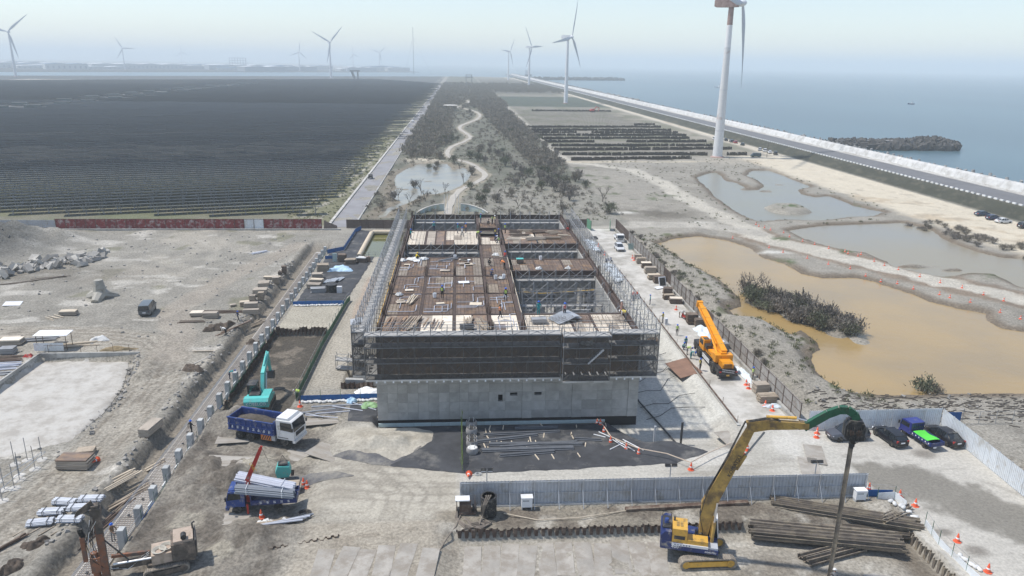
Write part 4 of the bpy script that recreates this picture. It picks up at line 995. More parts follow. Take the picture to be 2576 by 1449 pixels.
# light net fence beside the trench
t = thing('safety_fence','thin wire safety fence with green and blue netting along the column row','fence',(-28.75,57,-.9))
for i in range(36): B().tube((0,i*3,0),(0,i*3,1.9),.025,n=5).build('post', M['greennet'], t)
for q in (1.0,1.6): B().beam((0,0,q),(0,105,q),.02,.02).build('wire', M['steel'], t)
for i in range(35):
    if rg.random() < .75: B().b2(-.015,.015,i*3,i*3+2.9,.15,rg.uniform(.65,.95)).build('net', M['greennet' if 8 < i < 18 else ('bluenet' if rg.random() < .6 else 'greennet')], t)
def netfence(label, pts, h=1.5, neth=.7, m='bluenet', step=2.4, z=0):
    t = thing('safety_fence', label, 'fence', (pts[0][0],pts[0][1],z))
    for (ax,ay),(bx,by) in zip(pts, pts[1:]):
        L = math.hypot(bx-ax,by-ay); n = max(1,round(L/step))
        for i in range(n):
            p = (ax+(bx-ax)*i/n-pts[0][0], ay+(by-ay)*i/n-pts[0][1]); q = (ax+(bx-ax)*(i+1)/n-pts[0][0], ay+(by-ay)*(i+1)/n-pts[0][1])
            B().tube((p[0],p[1],-.1),(p[0],p[1],h),.03,n=5).build('post', M['greennet'], t)
            B().beam((p[0],p[1],neth/2+.05),(q[0],q[1],neth/2+.05),.03,neth).build('net', M[m], t)
        B().beam((ax-pts[0][0],ay-pts[0][1],h-.05),(bx-pts[0][0],by-pts[0][1],h-.05),.02,.02).build('wire', M['steel'], t)
    return t
netfence('blue banner fence above the white sandbags left of the building',[(-19.4,84.0),(-9.8,84.3)],1.5,.75)
netfence('blue banner fence at the edge of the sandy pad',[(-28.2,121.6),(-19.6,121.9)],1.3,.7)
netfence('green net fence following the trench edge up to the dark sheet yard',[(-20.0,84.2),(-19.9,103),(-19.2,122),(-18.9,124)],1.7,.9,'greennet')
netfence('blue net fence curving around the dark sheet behind the columns',[(-28.3,157),(-25.2,160),(-25.0,178),(-24,181)],1.2,.9)
netfence('blue and white net barrier at the end of the grey corrugated fence',[(39.6,60.5),(42.0,60.3)],1.4,.75)
netfence('grey net barrier leading from the soil heap',[(40.2,59.8),(42.0,59.9),(42.2,58.3)],1.5,.8,'fwhite')
netfence('pale net barrier between the sheet piled pit and the wet lane',[(42.4,55.6),(41.9,52.8),(41.9,51.0),(42.1,47.5)],1.5,.65,'fwhite',1.7)
netfence('low blue net by the stored pallets behind the columns',[(-28.0,152.5),(-25.2,152.7)],1.0,.7)

# dark ground sheets
def ground_sheet(name, label, poly, m, lift=.06, step=.4, wr=.12, seed=1, sc=1.2, cat='ground sheet'):
    P = np.array(poly); x0, y0 = P.min(0)-.5; x1, y1 = P.max(0)+.5
    nx, ny = int((x1-x0)/step)+2, int((y1-y0)/step)+2
    gx_, gy_ = np.meshgrid(x0+np.arange(nx)*step, y0+np.arange(ny)*step)
    xf, yf = gx_.ravel(), gy_.ravel()
    s = sdist(xf, yf, poly)+fbm(xf,yf,1.5,seed)*.5
    rid = np.abs(fbm(xf*.5,yf*1.4,sc,seed+3,3)); z = heights(xf,yf)+lift+wr*(.5-rid)*1.2*np.clip(s,0,1)
    S2 = s.reshape(ny,nx); gyv, gxv = np.gradient(S2, step); g2 = np.maximum(gxv**2+gyv**2, .3)
    out = (S2 < 0)&(S2 > -step*1.5)   # pull the rim points back onto the outline
    px_ = np.where(out, gx_-gxv*S2/g2, gx_).ravel(); py_ = np.where(out, gy_-gyv*S2/g2, gy_).ravel()
    z = np.where(out.ravel(), heights(px_,py_)+lift*.4, z)
    ok = (S2 > 0)|out; idx = np.arange(nx*ny).reshape(ny,nx)
    b = B(); b.v = [tuple(v) for v in np.stack([px_,py_,z],1)]
    i4 = [S2[:-1,:-1] > 0,S2[1:,:-1] > 0,S2[:-1,1:] > 0,S2[1:,1:] > 0]
    keep = (i4[0]|i4[1]|i4[2]|i4[3])&ok[:-1,:-1]&ok[1:,:-1]&ok[:-1,1:]&ok[1:,1:]
    J, I = np.nonzero(keep)
    b.f = [(int(idx[j,i]),int(idx[j,i+1]),int(idx[j+1,i+1]),int(idx[j+1,i])) for j,i in zip(J,I)]
    o = b.build(name, m, None, 60)
    # drop unused points
    bm = bmesh.new(); bm.from_mesh(o.data); bmesh.ops.delete(bm, geom=[v for v in bm.verts if not v.link_faces], context='VERTS'); bm.to_mesh(o.data); bm.free()
    return tag(o, label, cat)
geo = mat('black_geotextile',(.05,.052,.057),.85,var=.35,scale=.5,dirt=(.15,.145,.135),dirt_amt=.25,dirt_scale=.28,bump=.5,bscale=3,rand=0)
geog = mat('grey_geotextile',(.10,.10,.105),.85,var=.3,scale=.6,dirt=(.28,.26,.22),dirt_amt=.55,dirt_scale=.35,bump=.5,bscale=3,rand=0)
ground_sheet('ground_sheet','large black ground sheet spread before the front wall under the pipes',[(-9.4,78.3),(16.6,78.3),(17.4,76.3),(18.6,74.2),(20.5,72.2),(23.2,72.6),(27.0,69.7),(22.5,67.5),(18,67.2),(9.9,66.8),(.6,66.4),(-2.7,67.3),(-7.3,68.4),(-5.0,70.8),(-3.0,73.3),(-3.2,75.6),(-6,77)],geo,.06,.33,.18,2)
ground_sheet('ground_sheet','grey muddy sheet folded at the edge of the crumpled sand mound',[(-13.6,70.6),(-11.7,71.4),(-8.9,70.6),(-7.0,69.2),(-4.6,71.0),(-4.2,72),(-7.2,68.2),(-10.5,69.2)],geog,.07,.3,.25,4,.8)
ground_sheet('ground_sheet','dark sheet laid left of the front wall under loose pipes',[(-13.4,83.2),(-9.7,83.2),(-9.6,78.2),(-13.0,78.6)],geo,.05,.33,.1,6)
ground_sheet('ground_sheet','small dark sheet with an orange mark beside the steel plates',[(-17.6,83),(-13.8,83.1),(-14,80.3),(-17.8,80.6)],geog,.05,.33,.12,7)
ground_sheet('ground_sheet','torn grey sheet on the dirt beside the steel plate stack',[(-17.6,67.6),(-12.8,67.7),(-10.8,66.6),(-17.2,65.0)],geog,.06,.33,.2,8)
ground_sheet('ground_sheet','long dark sheet under the stored formwork behind the columns',[(-28,122.4),(-19.9,122.4),(-18.8,137),(-18.0,156),(-21.5,156.5),(-21.6,180),(-25,180.6),(-25,160),(-28,156.5)],geo,.05,.5,.12,9,2)
# ---------------- vehicles and machines (local +x is forward) ----------------
def text_part(s, size, m, parent, loc, rot, name='lettering', depth=.01):
    cu = bpy.data.curves.new(name,'FONT'); cu.body = s; cu.size = size; cu.extrude = depth; cu.align_x = 'CENTER'; cu.align_y = 'CENTER'; cu.resolution_u = 2
    to = bpy.data.objects.new(name, cu); COL.objects.link(to)
    me = bpy.data.meshes.new_from_object(to.evaluated_get(bpy.context.evaluated_depsgraph_get()))
    bpy.data.objects.remove(to); me.materials.clear(); me.materials.append(m)
    o = bpy.data.objects.new(name, me); COL.objects.link(o); o.parent = parent; o.location = loc; o.rotation_euler = rot; return o
def wheel_part(parent, c, r, w, rim, side):
    t = B().lathe([(r*.62,-w/2),(r*.93,-w/2),(r,-w*.3),(r,w*.3),(r*.93,w/2),(r*.62,w/2)],18).mesh('tyre',35)
    t.materials.append(M['black'])
    o = kidmesh('wheel', t, parent, c, 0, R(90))
    rb = B().lathe([(r*.2,-w*.38),(r*.64,-w*.36),(r*.64,w*.36),(r*.2,w*.40)],14)
    for k in range(5): a = 2*PI*k/5; rb.beam((0,0,-side*w*.42),(r*.55*math.cos(a),r*.55*math.sin(a),-side*w*.40),r*.16,.03)
    rm = rb.mesh('rim',30); rm.materials.append(rim); kidmesh('rim', rm, o)
    return o
def ring(x, w, z0, z1, k=.18):
    return [(x,-w*.9,z0),(x,-w,z0+k*.6),(x,-w,z1-k),(x,-w*.86,z1),(x,w*.86,z1),(x,w,z1-k),(x,w,z0+k*.6),(x,w*.9,z0)]
CARS = {  # body stations (x, halfw, z0, ztop), cabin stations (x, w_bottom, w_top, ztop)
 'suv': dict(L=4.6,W=.92,wb=2.7,r=.36,belt=1.02,body=[(-2.28,.80,.45,.95),(-2.15,.89,.32,1.02),(-1.2,.92,.28,1.04),(.6,.92,.28,1.02),(1.2,.91,.28,1.0),(1.9,.86,.30,.93),(2.25,.74,.38,.78)],cab=[(-2.18,.84,.70,1.05),(-1.85,.85,.68,1.58),(-.6,.86,.70,1.68),(.25,.86,.68,1.62),(1.15,.84,.66,1.02)]),
 'hatch': dict(L=4.3,W=.88,wb=2.6,r=.32,belt=.92,body=[(-2.12,.76,.42,.9),(-2.0,.85,.28,.95),(-1.0,.88,.24,.95),(.6,.88,.24,.94),(1.2,.87,.24,.92),(1.8,.82,.27,.82),(2.12,.66,.34,.66)],cab=[(-2.05,.80,.64,.96),(-1.6,.81,.64,1.36),(-.5,.82,.66,1.47),(.2,.82,.64,1.43),(1.2,.80,.62,.93)]),
 'sedan': dict(L=4.6,W=.89,wb=2.65,r=.32,belt=.94,body=[(-2.28,.74,.45,.95),(-2.1,.85,.3,1.0),(-1.4,.88,.26,1.0),(.6,.89,.25,.96),(1.3,.88,.25,.94),(2.0,.82,.28,.82),(2.28,.66,.36,.68)],cab=[(-1.75,.80,.62,1.0),(-1.1,.82,.62,1.38),(-.3,.83,.64,1.46),(.35,.83,.62,1.42),(1.3,.81,.62,.96)]),
 'van': dict(L=4.7,W=.9,wb=2.7,r=.33,belt=1.1,body=[(-2.3,.84,.42,1.1),(-2.2,.88,.3,1.15),(0,.9,.28,1.15),(1.5,.9,.28,1.12),(2.1,.85,.32,1.0),(2.3,.74,.4,.85)],cab=[(-2.28,.86,.74,1.12),(-2.15,.87,.76,1.85),(0,.87,.78,1.92),(1.0,.87,.74,1.86),(1.9,.84,.72,1.12)]),
}
def car(kind, label, loc, rz, paint, group=None, detail=True, cat='car', rim='chrome', name='parked_car'):
    s = CARS[kind]; t = thing(name, label, cat, loc, rz, group)
    B().loft([ring(*q) for q in s['body']]).build('body', paint, t, 38)
    cb = [[(x,-wb_,s['belt']-.06),(x,-wt,zt),(x,wt,zt),(x,wb_,s['belt']-.06)] for x, wb_, wt, zt in s['cab']]
    gl = B().loft(cb).build('windows', M['glass'], t, 25)
    c = s['cab']; rf = B()
    rf.loft([[(x+dx,-wt*.99,zt-.05),(x+dx,-wt*.93,zt+.025),(x+dx,wt*.93,zt+.025),(x+dx,wt*.99,zt-.05)] for (x,_,wt,zt),dx in zip(c[1:4],(-.05,0,.06))]).build('roof', paint, t, 45)
    if detail:
        pb = B()
        for i in range(5):
            x, wb_, wt, zt = c[i]
            for sg in (-1,1):
                if i in (0,4):
                    q = c[1] if i == 0 else c[3]
                    pb.beam((x,sg*wb_,s['belt']-.03),(q[0],sg*q[2],q[3]),.07,.07)
                elif i == 2 or i == 3: pb.beam((x-.2,sg*(wb_+.005),s['belt']-.03),(x-.15,sg*(wt+.005),zt),.07,.05)
        pb.build('pillars', paint, t)
        x0, x1 = s['body'][0][0], s['body'][-1][0]; w = s['W']
        for sg in (-1,1):
            B().box((x1-.22,sg*w*.66,.66),(.22,.36,.14),sg*-.25).build('headlight', M['whitep'], t)
            B().box((x0+.08,sg*w*.74,.86),(.16,.26,.22)).build('tail_light', M['red'], t)
            B().box((c[4][0]-.25,sg*(w+.08),s['belt']+.02),(.14,.18,.12)).build('wing_mirror', paint, t)
        B().box((x0-.01,0,.72),(.03,.5,.16)).build('number_plate', M['whitep'], t); B().box((x1+.0,0,.5),(.03,.5,.13)).build('number_plate', M['whitep'], t)
        B().box((x1-.02,0,.4),(.14,1.2,.16)).box((x0+.02,0,.38),(.12,1.3,.16)).build('bumper_trim', M['dark'], t)
    for x in (-s['wb']/2, s['wb']/2):
        for sg in (-1,1):
            if detail: wheel_part(t, (x,sg*(s['W']-.11),s['r']), s['r'], .22, M[rim], sg)
            else: B().wheel((x,sg*(s['W']-.11),s['r']),s['r'],.22,n=10).build('wheel', M['black'], t)
    return t
def paintm(n, c, rough=.3): return mat('paint_'+n, c, rough, 0, var=.04, spec=.6, dirt=DUST, dirt_amt=.08, rand=0)
car('suv','dark grey sport utility car parked behind the hanging pile driver',(43.6,72.1,0),R(183),paintm('grey',(.075,.08,.095)))
car('hatch','black hatchback parked beside the white hoarding',(48.2,71.5,0),R(98),paintm('black',(.010,.010,.014)))
car('sedan','black sedan parked beside the truck with the lime green tarpaulin',(54.4,71.3,0),R(99),paintm('black2',(.014,.013,.015)))
car('van','dark green estate car standing alone on the dirt of the plateau',(-50.7,118.2,hz(-50.7,118.2)),R(98),paintm('slate',(.10,.115,.125)),rim='dark')
car('hatch','silver white hatchback on the site road behind the white pickup',(36.1,160.0,.03),R(-91),paintm('silver',(.60,.61,.62)))
for i,(x,y,n,c,k,rz) in enumerate(((149.9,199,'dark blue sedan parked at the end of the beach car line',(.03,.05,.085),'sedan',8),(149.2,193.4,'deep blue hatchback parked between two sedans on the sand',(.02,.03,.075),'hatch',5),(149.2,189.5,'white sedan parked on the sand below the dike',(.72,.72,.70),'sedan',7),(150.5,182.6,'black pickup style car parked on the sand beside the white sedan',(.015,.015,.017),'suv',5),
    (149.6,411,'black car parked highest up the beach track below the dike',(.02,.02,.022),'sedan',80),(150.3,404,'dark grey car parked on the track behind the red car',(.07,.075,.08),'suv',82),(150.6,399,'red car parked on the track below the dike',(.36,.03,.035),'hatch',84),(150.6,388,'dark green car parked apart on the track below the dike',(.03,.05,.05),'sedan',60),(150.4,364,'silver car parked first of the pale cars on the track',(.5,.51,.52),'hatch',70),(150.5,358,'white car parked second of the pale cars on the track',(.7,.7,.69),'suv',70),(150.5,352,'bright white car parked beside the pole on the track',(.75,.75,.75),'sedan',75),(151.2,347,'black car parked last by the rubble on the track',(.02,.018,.018),'suv',70),(144.5,415,'white van standing behind the big turbine tower',(.7,.7,.7),'van',80))):
    car(k,n,(x,y,hz(x,y)+.02),R(rz),paintm('b%d'%i,c),detail=i<4 )
car('van','dark green delivery van beside the wooden pole near the big turbine',(137,335.6,hz(137,335.6)),R(178),paintm('vangreen',(.03,.07,.065)),cat='van',name='parked_van')

def cab_over(t, x0, x1, w, z0, z1, pm, glass=True):
    """flat-nosed truck cab, front at x1"""
    h = z1-z0
    B().prism([(x0,z0),(x1-.02,z0),(x1,z0+h*.42),(x1-.22,z1-.08),(x1-.4,z1),(x0,z1)],'y',-w,w).build('cab', pm, t)
    B().add([(x1+.012,-w*.93,z0+h*.46),(x1+.012,w*.93,z0+h*.46),(x1-.2,w*.88,z1-.1),(x1-.2,-w*.88,z1-.1)],[(0,1,2,3)]).build('windscreen', M['glass'], t)
    for sg in (-1,1):
        y = sg*(w+.012); B().add([(x0+h*.22,y,z0+h*.5),(x1-.12,y,z0+h*.46),(x1-.26,y,z1-.18),(x0+h*.22,y,z1-.18)],[(0,1,2,3)]).build('side_window', M['glass'], t)
        B().box((x1-.02,sg*(w+.18),z0+h*.62),(.1,.2,.36)).build('wing_mirror', M['dark'], t)
        B().box((x1+.0,sg*w*.72,z0+h*.14),(.05,.3,.16)).build('headlight', M['whitep'], t)
    B().box((x1+.02,0,z0+h*.30),(.05,w*1.3,h*.2)).build('grille', M['dark'], t)
    B().box((x1-.05,0,z0-.14),(.3,w*2,.3)).build('bumper', pm, t)
def glyphs(t, n, x0, dx, y, z, s, rgx, m, sg=-1):
    """row of brush-stroke characters on a side panel"""
    for k in range(n):
        b = B(); cx = x0+k*dx
        for q in range(3): b.box((cx,y,z+(q-1)*s*.33),(s*rgx.uniform(.5,.95),.012,s*.11))
        b.box((cx+rgx.uniform(-.2,.2)*s,y,z),(s*.12,.014,s*.95)); b.beam((cx-s*.1,y,z),(cx-s*.45,y,z-s*.45),.012,s*.1)
        b.build('lettering', m, t)
rgv = random.Random(21)
# dump truck with soil in its tipper
t = thing('dump_truck','white cabbed dump truck with a blue tipper full of dark soil','truck',(-21.0,75.2,hz(-21,75.2)*.3),R(-20))
cab_over(t, 1.75, 3.85, 1.22, .85, 3.05, M['white'])
B().prism([(1.7,3.05),(3.3,3.05),(3.1,3.32),(1.8,3.32)],'y',-1.1,1.1).build('roof_fairing', M['white'], t)
B().beam((-4.1,-.45,.85),(3.4,-.45,.85),.16,.3).beam((-4.1,.45,.85),(3.4,.45,.85),.16,.3).build('chassis', M['dark'], t)
tp = B(); 
tp.b2(-4.3,1.45,-1.25,-1.17,1.15,2.55).b2(-4.3,1.45,1.17,1.25,1.15,2.55).b2(1.37,1.45,-1.25,1.25,1.15,2.75).b2(-4.3,-4.22,-1.25,1.25,1.15,2.55).b2(-4.3,1.45,-1.2,1.2,1.08,1.18)
tp.build('tipper', M['blue'], t)
for k in range(9):
    for sg in (-1,1): B().box((-4.05+k*.66,sg*1.29,1.85),(.09,.10,1.36)).build('tipper_rib', M['blue'], t)
for sg in (-1,1): B().box((-1.42,sg*1.30,2.56),(5.8,.14,.12)).box((-1.42,sg*1.30,1.78),(5.8,.11,.08)).box((-1.42,sg*1.28,1.16),(5.8,.13,.12)).build('tipper_rail', M['blue'], t)
sb = B(); nx, ny = 16, 9
for i in range(nx):
    for j in range(ny):
        u, v = i/(nx-1), j/(ny-1); sb.v.append((-4.2+5.55*u,-1.15+2.3*v,1.75+.85*math.sin(PI*v)*math.sin(PI*min(1,u*1.05))**.7+rgv.uniform(-.07,.07)))
sb.f = [(i*ny+j,(i+1)*ny+j,(i+1)*ny+j+1,i*ny+j+1) for i in range(nx-1) for j in range(ny-1)]
sb.build('soil_load', mat('dark_soil',(.10,.085,.068),.95,var=.35,scale=3,bump=.8,bscale=8), t, 70)
for x in (-3.0,-1.65):
    for sg in (-1,1): wheel_part(t,(x,sg*.98,.52),.52,.5,M['dark'],sg)
for sg in (-1,1): wheel_part(t,(2.55,sg*1.04,.52),.52,.34,M['steel'],sg)
for sg in (-1,1):
    B().box((.35,sg*1.1,.75),(1.3,.16,.7)).build('side_guard', mat('hazard_orange',(.62,.2,.05),.6,var=.2,dirt=DUST,dirt_amt=.3), t); B().box((1.25,sg*1.05,.75),(.45,.3,.6)).build('fuel_tank', M['galv'], t)
    B().box((-2.32,sg*.98,1.05),(2.4,.5,.05)).box((2.5,sg*1.06,1.06),(1.25,.36,.07)).build('mudguard', M['dark'], t)
    for k in range(5): B().box((.0+k*.28,sg*1.19,.75),(.1,.012,.62),0,0,.5).build('hazard_stripe', M['dark'], t)
glyphs(t,8,-3.72,.66,-1.305,1.5,.34,rgv,M['whitep'])
B().box((3.86,0,1.25),(.04,.5,.2)).build('number_plate', M['whitep'], t)
# blue flatbed with loader crane and pipes
t = thing('crane_truck','blue flatbed truck with a red loader crane carrying long grey pipes','truck',(-18.5,61.7,hz(-18.5,61.7)*.4),R(184))
cab_over(t, 1.3, 2.95, .95, .7, 2.3, M['blue'])
B().box((2.45,0,2.33),(.5,1.6,.12)).build('roof_visor', M['blue'], t)
B().beam((-3.2,-.4,.72),(2.7,-.4,.72),.12,.22).beam((-3.2,.4,.72),(2.7,.4,.72),.12,.22).build('chassis', M['dark'], t)
B().b2(-3.3,.75,-1.05,1.05,.85,1.0).build('bed_floor', M['navy'], t)
for sg in (-1,1): B().b2(-3.3,.75,sg*1.05-.04,sg*1.05+.04,.86,1.35).build('side_board', M['navy'], t)
B().b2(-3.36,-3.28,-1.05,1.05,.86,1.35).build('tail_board', M['navy'], t); B().b2(.72,.82,-1.0,1.0,.9,2.1).build('head_board', M['navy'], t)
glyphs(t,5,-2.6,.62,1.10,1.1,.26,rgv,M['whitep'])
cr = B().box((1.05,0,1.2),(.4,.9,.9)).tube((1.05,0,1.5),(1.05,0,3.0),.17,n=10).build('crane_post', M['red'], t)
B().taper((1.1,0,2.9),(-.35,.1,6.1),.34,.42,.26,.30).taper((-.1,.08,5.5),(-.45,.1,6.35),.2,.24,.16,.2).build('crane_boom', M['red'], t)
B().tube((1.15,0,2.2),(.55,.03,4.0),.07,n=8).build('hydraulic_cylinder', M['chrome'], t)
B().tube((-.42,.1,6.3),(-1.0,.15,4.6),.018,n=4).build('cable', M['dark'], t)
text_part('UNIC',.42,M['yellow'],t,(.45,.30,4.35),(R(90),R(66),R(180)))
for x, r_ in ((2.0,.4),(-1.6,.4)):
    for sg in (-1,1): wheel_part(t,(x,sg*.82,r_),r_,.26,M['steel'],sg)
for k in range(2): B().box((1.05,(k*2-1)*1.1,.55),(.16,.12,1.0)).build('outrigger', M['red'], t)
# pipe bundles on the truck
def pipe_bundle(name, label, loc, rz, L, r, rows, m, tilt=0, straps=True, cat='pipe bundle', group=None, capm=None):
    t = thing(name, label, cat, loc, rz, group); me = B().tube((-L/2,0,0),(L/2,0,0),r,n=8).mesh('pipe',50); me.materials.append(m)
    z = r
    for q, n in enumerate(rows):
        for k in range(n): kidmesh('pipe', me, t, (rgv.uniform(-.1,.1),(k-(n-1)/2)*r*2.06,z), 0, 0, tilt)
        z += r*1.75
    w = max(rows)*r*2.06; h = z
    if straps:
        for x in (-L*.3,L*.3): B().path([(x,-w/2-.01,.02-tilt*x),(x,-w/2-.01,h-tilt*x),(x,w/2+.01,h-tilt*x),(x,w/2+.01,.02-tilt*x)],.03,4).build('strap', capm or M['whitep'], t)
    return t
o = pipe_bundle('pipe_bundle','bundle of dark grey plastic pipes strapped above the truck cab',(-17.9,60.95,1.75),R(2.5),5.2,.085,[6,6,5,4],M['pipe'],.16); 
o = pipe_bundle('pipe_bundle','bundle of pale lavender pipes lying on the far side of the truck',(-18.2,62.3,1.95),R(-6),5.4,.085,[8,8,7],M['pvc'],.19)
# clamshell bucket hanging beside the truck
t = thing('digger_bucket','teal digging bucket lying on the dirt behind the crane truck','bucket',(-17.6,66.7,.25),R(10))
B().prism([(-.6,0),(.5,0),(.75,.5),(.6,1.1),(-.5,1.25),(-.75,.6)],'y',-.55,.55).build('shell', M['teal'], t); B().box((0,0,1.32),(.9,.8,.12)).tube((-.4,-.3,1.3),(0,0,2.2),.025,n=4).tube((.4,.3,1.3),(0,0,2.2),.025,n=4).build('lifting_eye', M['dark'], t)
for k in range(4): B().box((.85,-.42+k*.28,.12),(.3,.1,.12)).build('tooth', M['rust'], t)
# pickup truck with lime tarpaulin
t = thing('pickup_truck','dark blue small truck with a lime green tarpaulin over its bed','truck',(51.6,71.2,0),R(99))
cab_over(t, .55, 2.25, .86, .55, 1.95, paintm('bluecab',(.025,.035,.20)))
B().b2(-2.5,.45,-.86,.86,.62,.74).build('bed_floor', M['navy'], t)
for sg in (-1,1):
    B().b2(-2.5,.45,sg*.86-.03,sg*.86+.03,.66,1.08).build('side_board', M['navy'], t)
    for k in range(6): B().box((-2.2+k*.48,sg*.90,.9),(.12,.02,.14)).build('reflector', M['whitep'], t)
B().b2(-2.56,-2.5,-.86,.86,.66,1.08).build('tail_board', M['navy'], t)
b = B()
for k in range(7): b.tube((.5,-.75+k*.25,1.0),(.5,-.75+k*.25,1.9),.025,n=5)
b.beam((.5,-.8,1.9),(.5,.8,1.9),.05,.06).beam((.5,-.8,1.45),(.5,.8,1.45),.04,.05).build('head_rack', M['dark'], t)
lt = B(); n_ = 10
for i in range(n_):
    for j in range(n_): u, v = i/(n_-1), j/(n_-1); lt.v.append((-1.9+2.2*u,-.80+1.6*v,1.08+.06*math.sin(6*u+3*v)-.10*math.sin(PI*u)))
lt.f = [(i*n_+j,(i+1)*n_+j,(i+1)*n_+j+1,i*n_+j+1) for i in range(n_-1) for j in range(n_-1)]
lt.build('tarpaulin', M['lime'], t, 60)
for x in (1.55,-1.5):
    for sg in (-1,1): wheel_part(t,(x,sg*.74,.32),.32,.22,M['steel'],sg)
B().box((-2.58,.35,.55),(.03,.4,.18)).build('number_plate', M['whitep'], t)
# white pickup
t = thing('pickup_truck','white small pickup truck with an empty bed beside the gate','truck',(37.9,168.9,.03),R(-92))
cab_over(t, .55, 2.2, .84, .5, 1.85, M['white'])
B().b2(-2.4,.45,-.84,.84,.55,.66).build('bed_floor', M['white'], t)
for sg in (-1,1): B().b2(-2.4,.45,sg*.84-.03,sg*.84+.03,.6,1.0).build('side_board', M['white'], t)
B().b2(-2.46,-2.4,-.84,.84,.6,1.0).build('tail_board', M['white'], t)
for x in (1.5,-1.5):
    for sg in (-1,1): wheel_part(t,(x,sg*.72,.31),.31,.2,M['steel'],sg)
# small vehicles on the lane
for y, lb, m in ((264.5,'small dark three-wheeled cart on the narrow lane','dark'),(521,'small white vehicle far along the narrow lane','white')):
    t = thing('farm_cart', lb, 'cart', (-31.0,y,.07), R(90))
    B().prism([(-1.3,.5),(1.2,.5),(1.3,.9),(.7,1.6),(-.4,1.6),(-1.3,1.3)],'y',-.65,.65).build('body', M[m], t); B().box((.3,0,1.4),(.8,1.34,.3)).build('windows', M['glass'], t)
    for x in (-.9,.9):
        for sg in (-1,1): B().wheel((x,sg*.6,.3),.3,.18,n=10).build('wheel', M['black'], t)

# crawler track assembly shared by the machines
def crawler(t, L, w, h, y, fm, shoes=True):
    r = h/2; P = []
    for k in range(9): a = PI/2+PI*k/8; P.append((-L/2+r+r*math.cos(a), r+r*math.sin(a)))
    for k in range(9): a = -PI/2+PI*k/8; P.append((L/2-r+r*math.cos(a), r+r*math.sin(a)))
    ins = [( (x)*.93+0, (z-r)*.76+r) for x, z in P]
    b = B(); n = len(P)
    for d in (-w/2, w/2): b.v += [(x,y+d,z) for x,z in P]+[(x,y+d,z) for x,z in ins]
    for i in range(n):
        j = (i+1)%n; b.f += [(i,j,2*n+j,2*n+i),(n+i,n+j,3*n+j,3*n+i),(i,j,n+j,n+i),(2*n+i,2*n+j,3*n+j,3*n+i)]
    o = b.build('track', mat('track_steel',(.20,.175,.145),.8,var=.3,scale=4,dirt=(.33,.29,.235),dirt_amt=.5,dirt_scale=2), t)
    per = [(P[i],P[(i+1)%n]) for i in range(n)]
    sb_ = B()
    for (x0,z0),(x1,z1) in per:
        L2 = math.hypot(x1-x0,z1-z0); m_ = max(1,round(L2/.2))
        for k in range(m_): f = (k+.5)/m_; ang = math.atan2(z1-z0,x1-x0); sb_.box((x0+(x1-x0)*f,y,z0+(z1-z0)*f),(.06,w*1.02,.07),0,0,-ang)
    sb_.build('track_shoe', o.data.materials[0], o)
    B().b2(-L/2+r*1.25,L/2-r*1.25,y-w*.36,y+w*.36,h*.22,h*.70).build('track_frame', fm, t)
    for x in (-L/2+r, L/2-r): B().wheel((x,y,r),r*.70,w*.86,n=16).build('sprocket', fm, t)
    return o
# yellow excavator driving piles
ex = thing('excavator','large yellow excavator with navy skirts holding a pile driver on its green arm','excavator',(20.3,53.8,-1.0),R(-15.8))
car_ = B().box((.75,0,.75),(2.4,1.9,.5)).tube((.2,0,.9),(.2,0,1.35),.85,n=16).build('undercarriage', M['dark'], ex); car_.rotation_euler[2] = R(15.8)
for sg in (-1,1):
    o = crawler(ex, 4.9, .72, 1.02, sg*1.45, M['yellow'])
for c in list(ex.children):
    if c.name.startswith(('track','sprocket')): c.rotation_euler[2] = R(15.8); c.location = (.72*math.cos(R(0)),0,0)
B().prism([(-2.9,1.35),(1.9,1.35),(1.9,1.75),(-.6,2.0),(-2.9,2.1)],'y',-1.45,1.45).build('skirt', M['navy'], ex)
B().prism([(-2.95,1.4),(-2.05,1.4),(-2.05,3.0),(-2.6,3.0),(-2.95,2.6)],'y',-1.42,1.42).build('counterweight', M['navy'], ex)
B().b2(-2.0,-.75,-1.38,.35,2.0,3.35).build('engine_hood', M['yellow'], ex)
b = B()
for i in range(2):
    for j in range(2): b.box((-1.55+i*.32,-.75+j*.42,3.36),(.24,.34,.03))
b.build('hood_grille', M['boom'], ex)
B().box((-1.38,-1.39,2.55),(.9,.04,.34)).build('hood_vent', M['dark'], ex)
B().tube((-1.85,-.1,3.3),(-1.85,-.1,3.75),.09,n=8).build('exhaust', M['dark'], ex)
B().b2(-.72,1.0,-1.40,-.45,1.8,2.42).build('side_box', M['yellow'], ex); B().b2(-2.0,1.05,-1.47,-1.40,1.78,2.02).build('stripe', M['whitep'], ex)
B().b2(1.0,1.85,-1.4,-.5,1.7,1.95).build('step_box', M['fgrey'], ex)
B().b2(-2.85,-2.05,-.9,.9,3.0,3.08).build('railing_deck', M['dark'], ex)
for sg in (-1,1): B().path([(-2.85,sg*.9,3.05),(-2.85,sg*.9,3.45),(-2.1,sg*.9,3.45),(-2.1,sg*.9,3.05)],.035,5).build('handrail', M['dark'], ex)
B().lathe([(.18,0),(.2,.1),(.2,.4),(.16,.5)],10,(-2.5,-.3,3.08)).build('drum', M['blue'], ex)
B().prism([(.75,1.75),(1.95,1.75),(2.0,2.4),(1.75,3.5),(.75,3.5)],'y',.45,1.42).build('cab', M['glass'], ex)
b = B().b2(.7,1.8,.4,1.46,3.46,3.58)
for x, x2 in ((.75,.75),(1.97,1.76)):
    for y in (.46,1.41): b.beam((x,y,1.75),(x2,y,3.5),.09,.09)
b.build('cab_frame', M['white'], ex)
B().box((1.2,.95,3.6),(.5,.5,.05)).build('roof_hatch', M['dark'], ex)
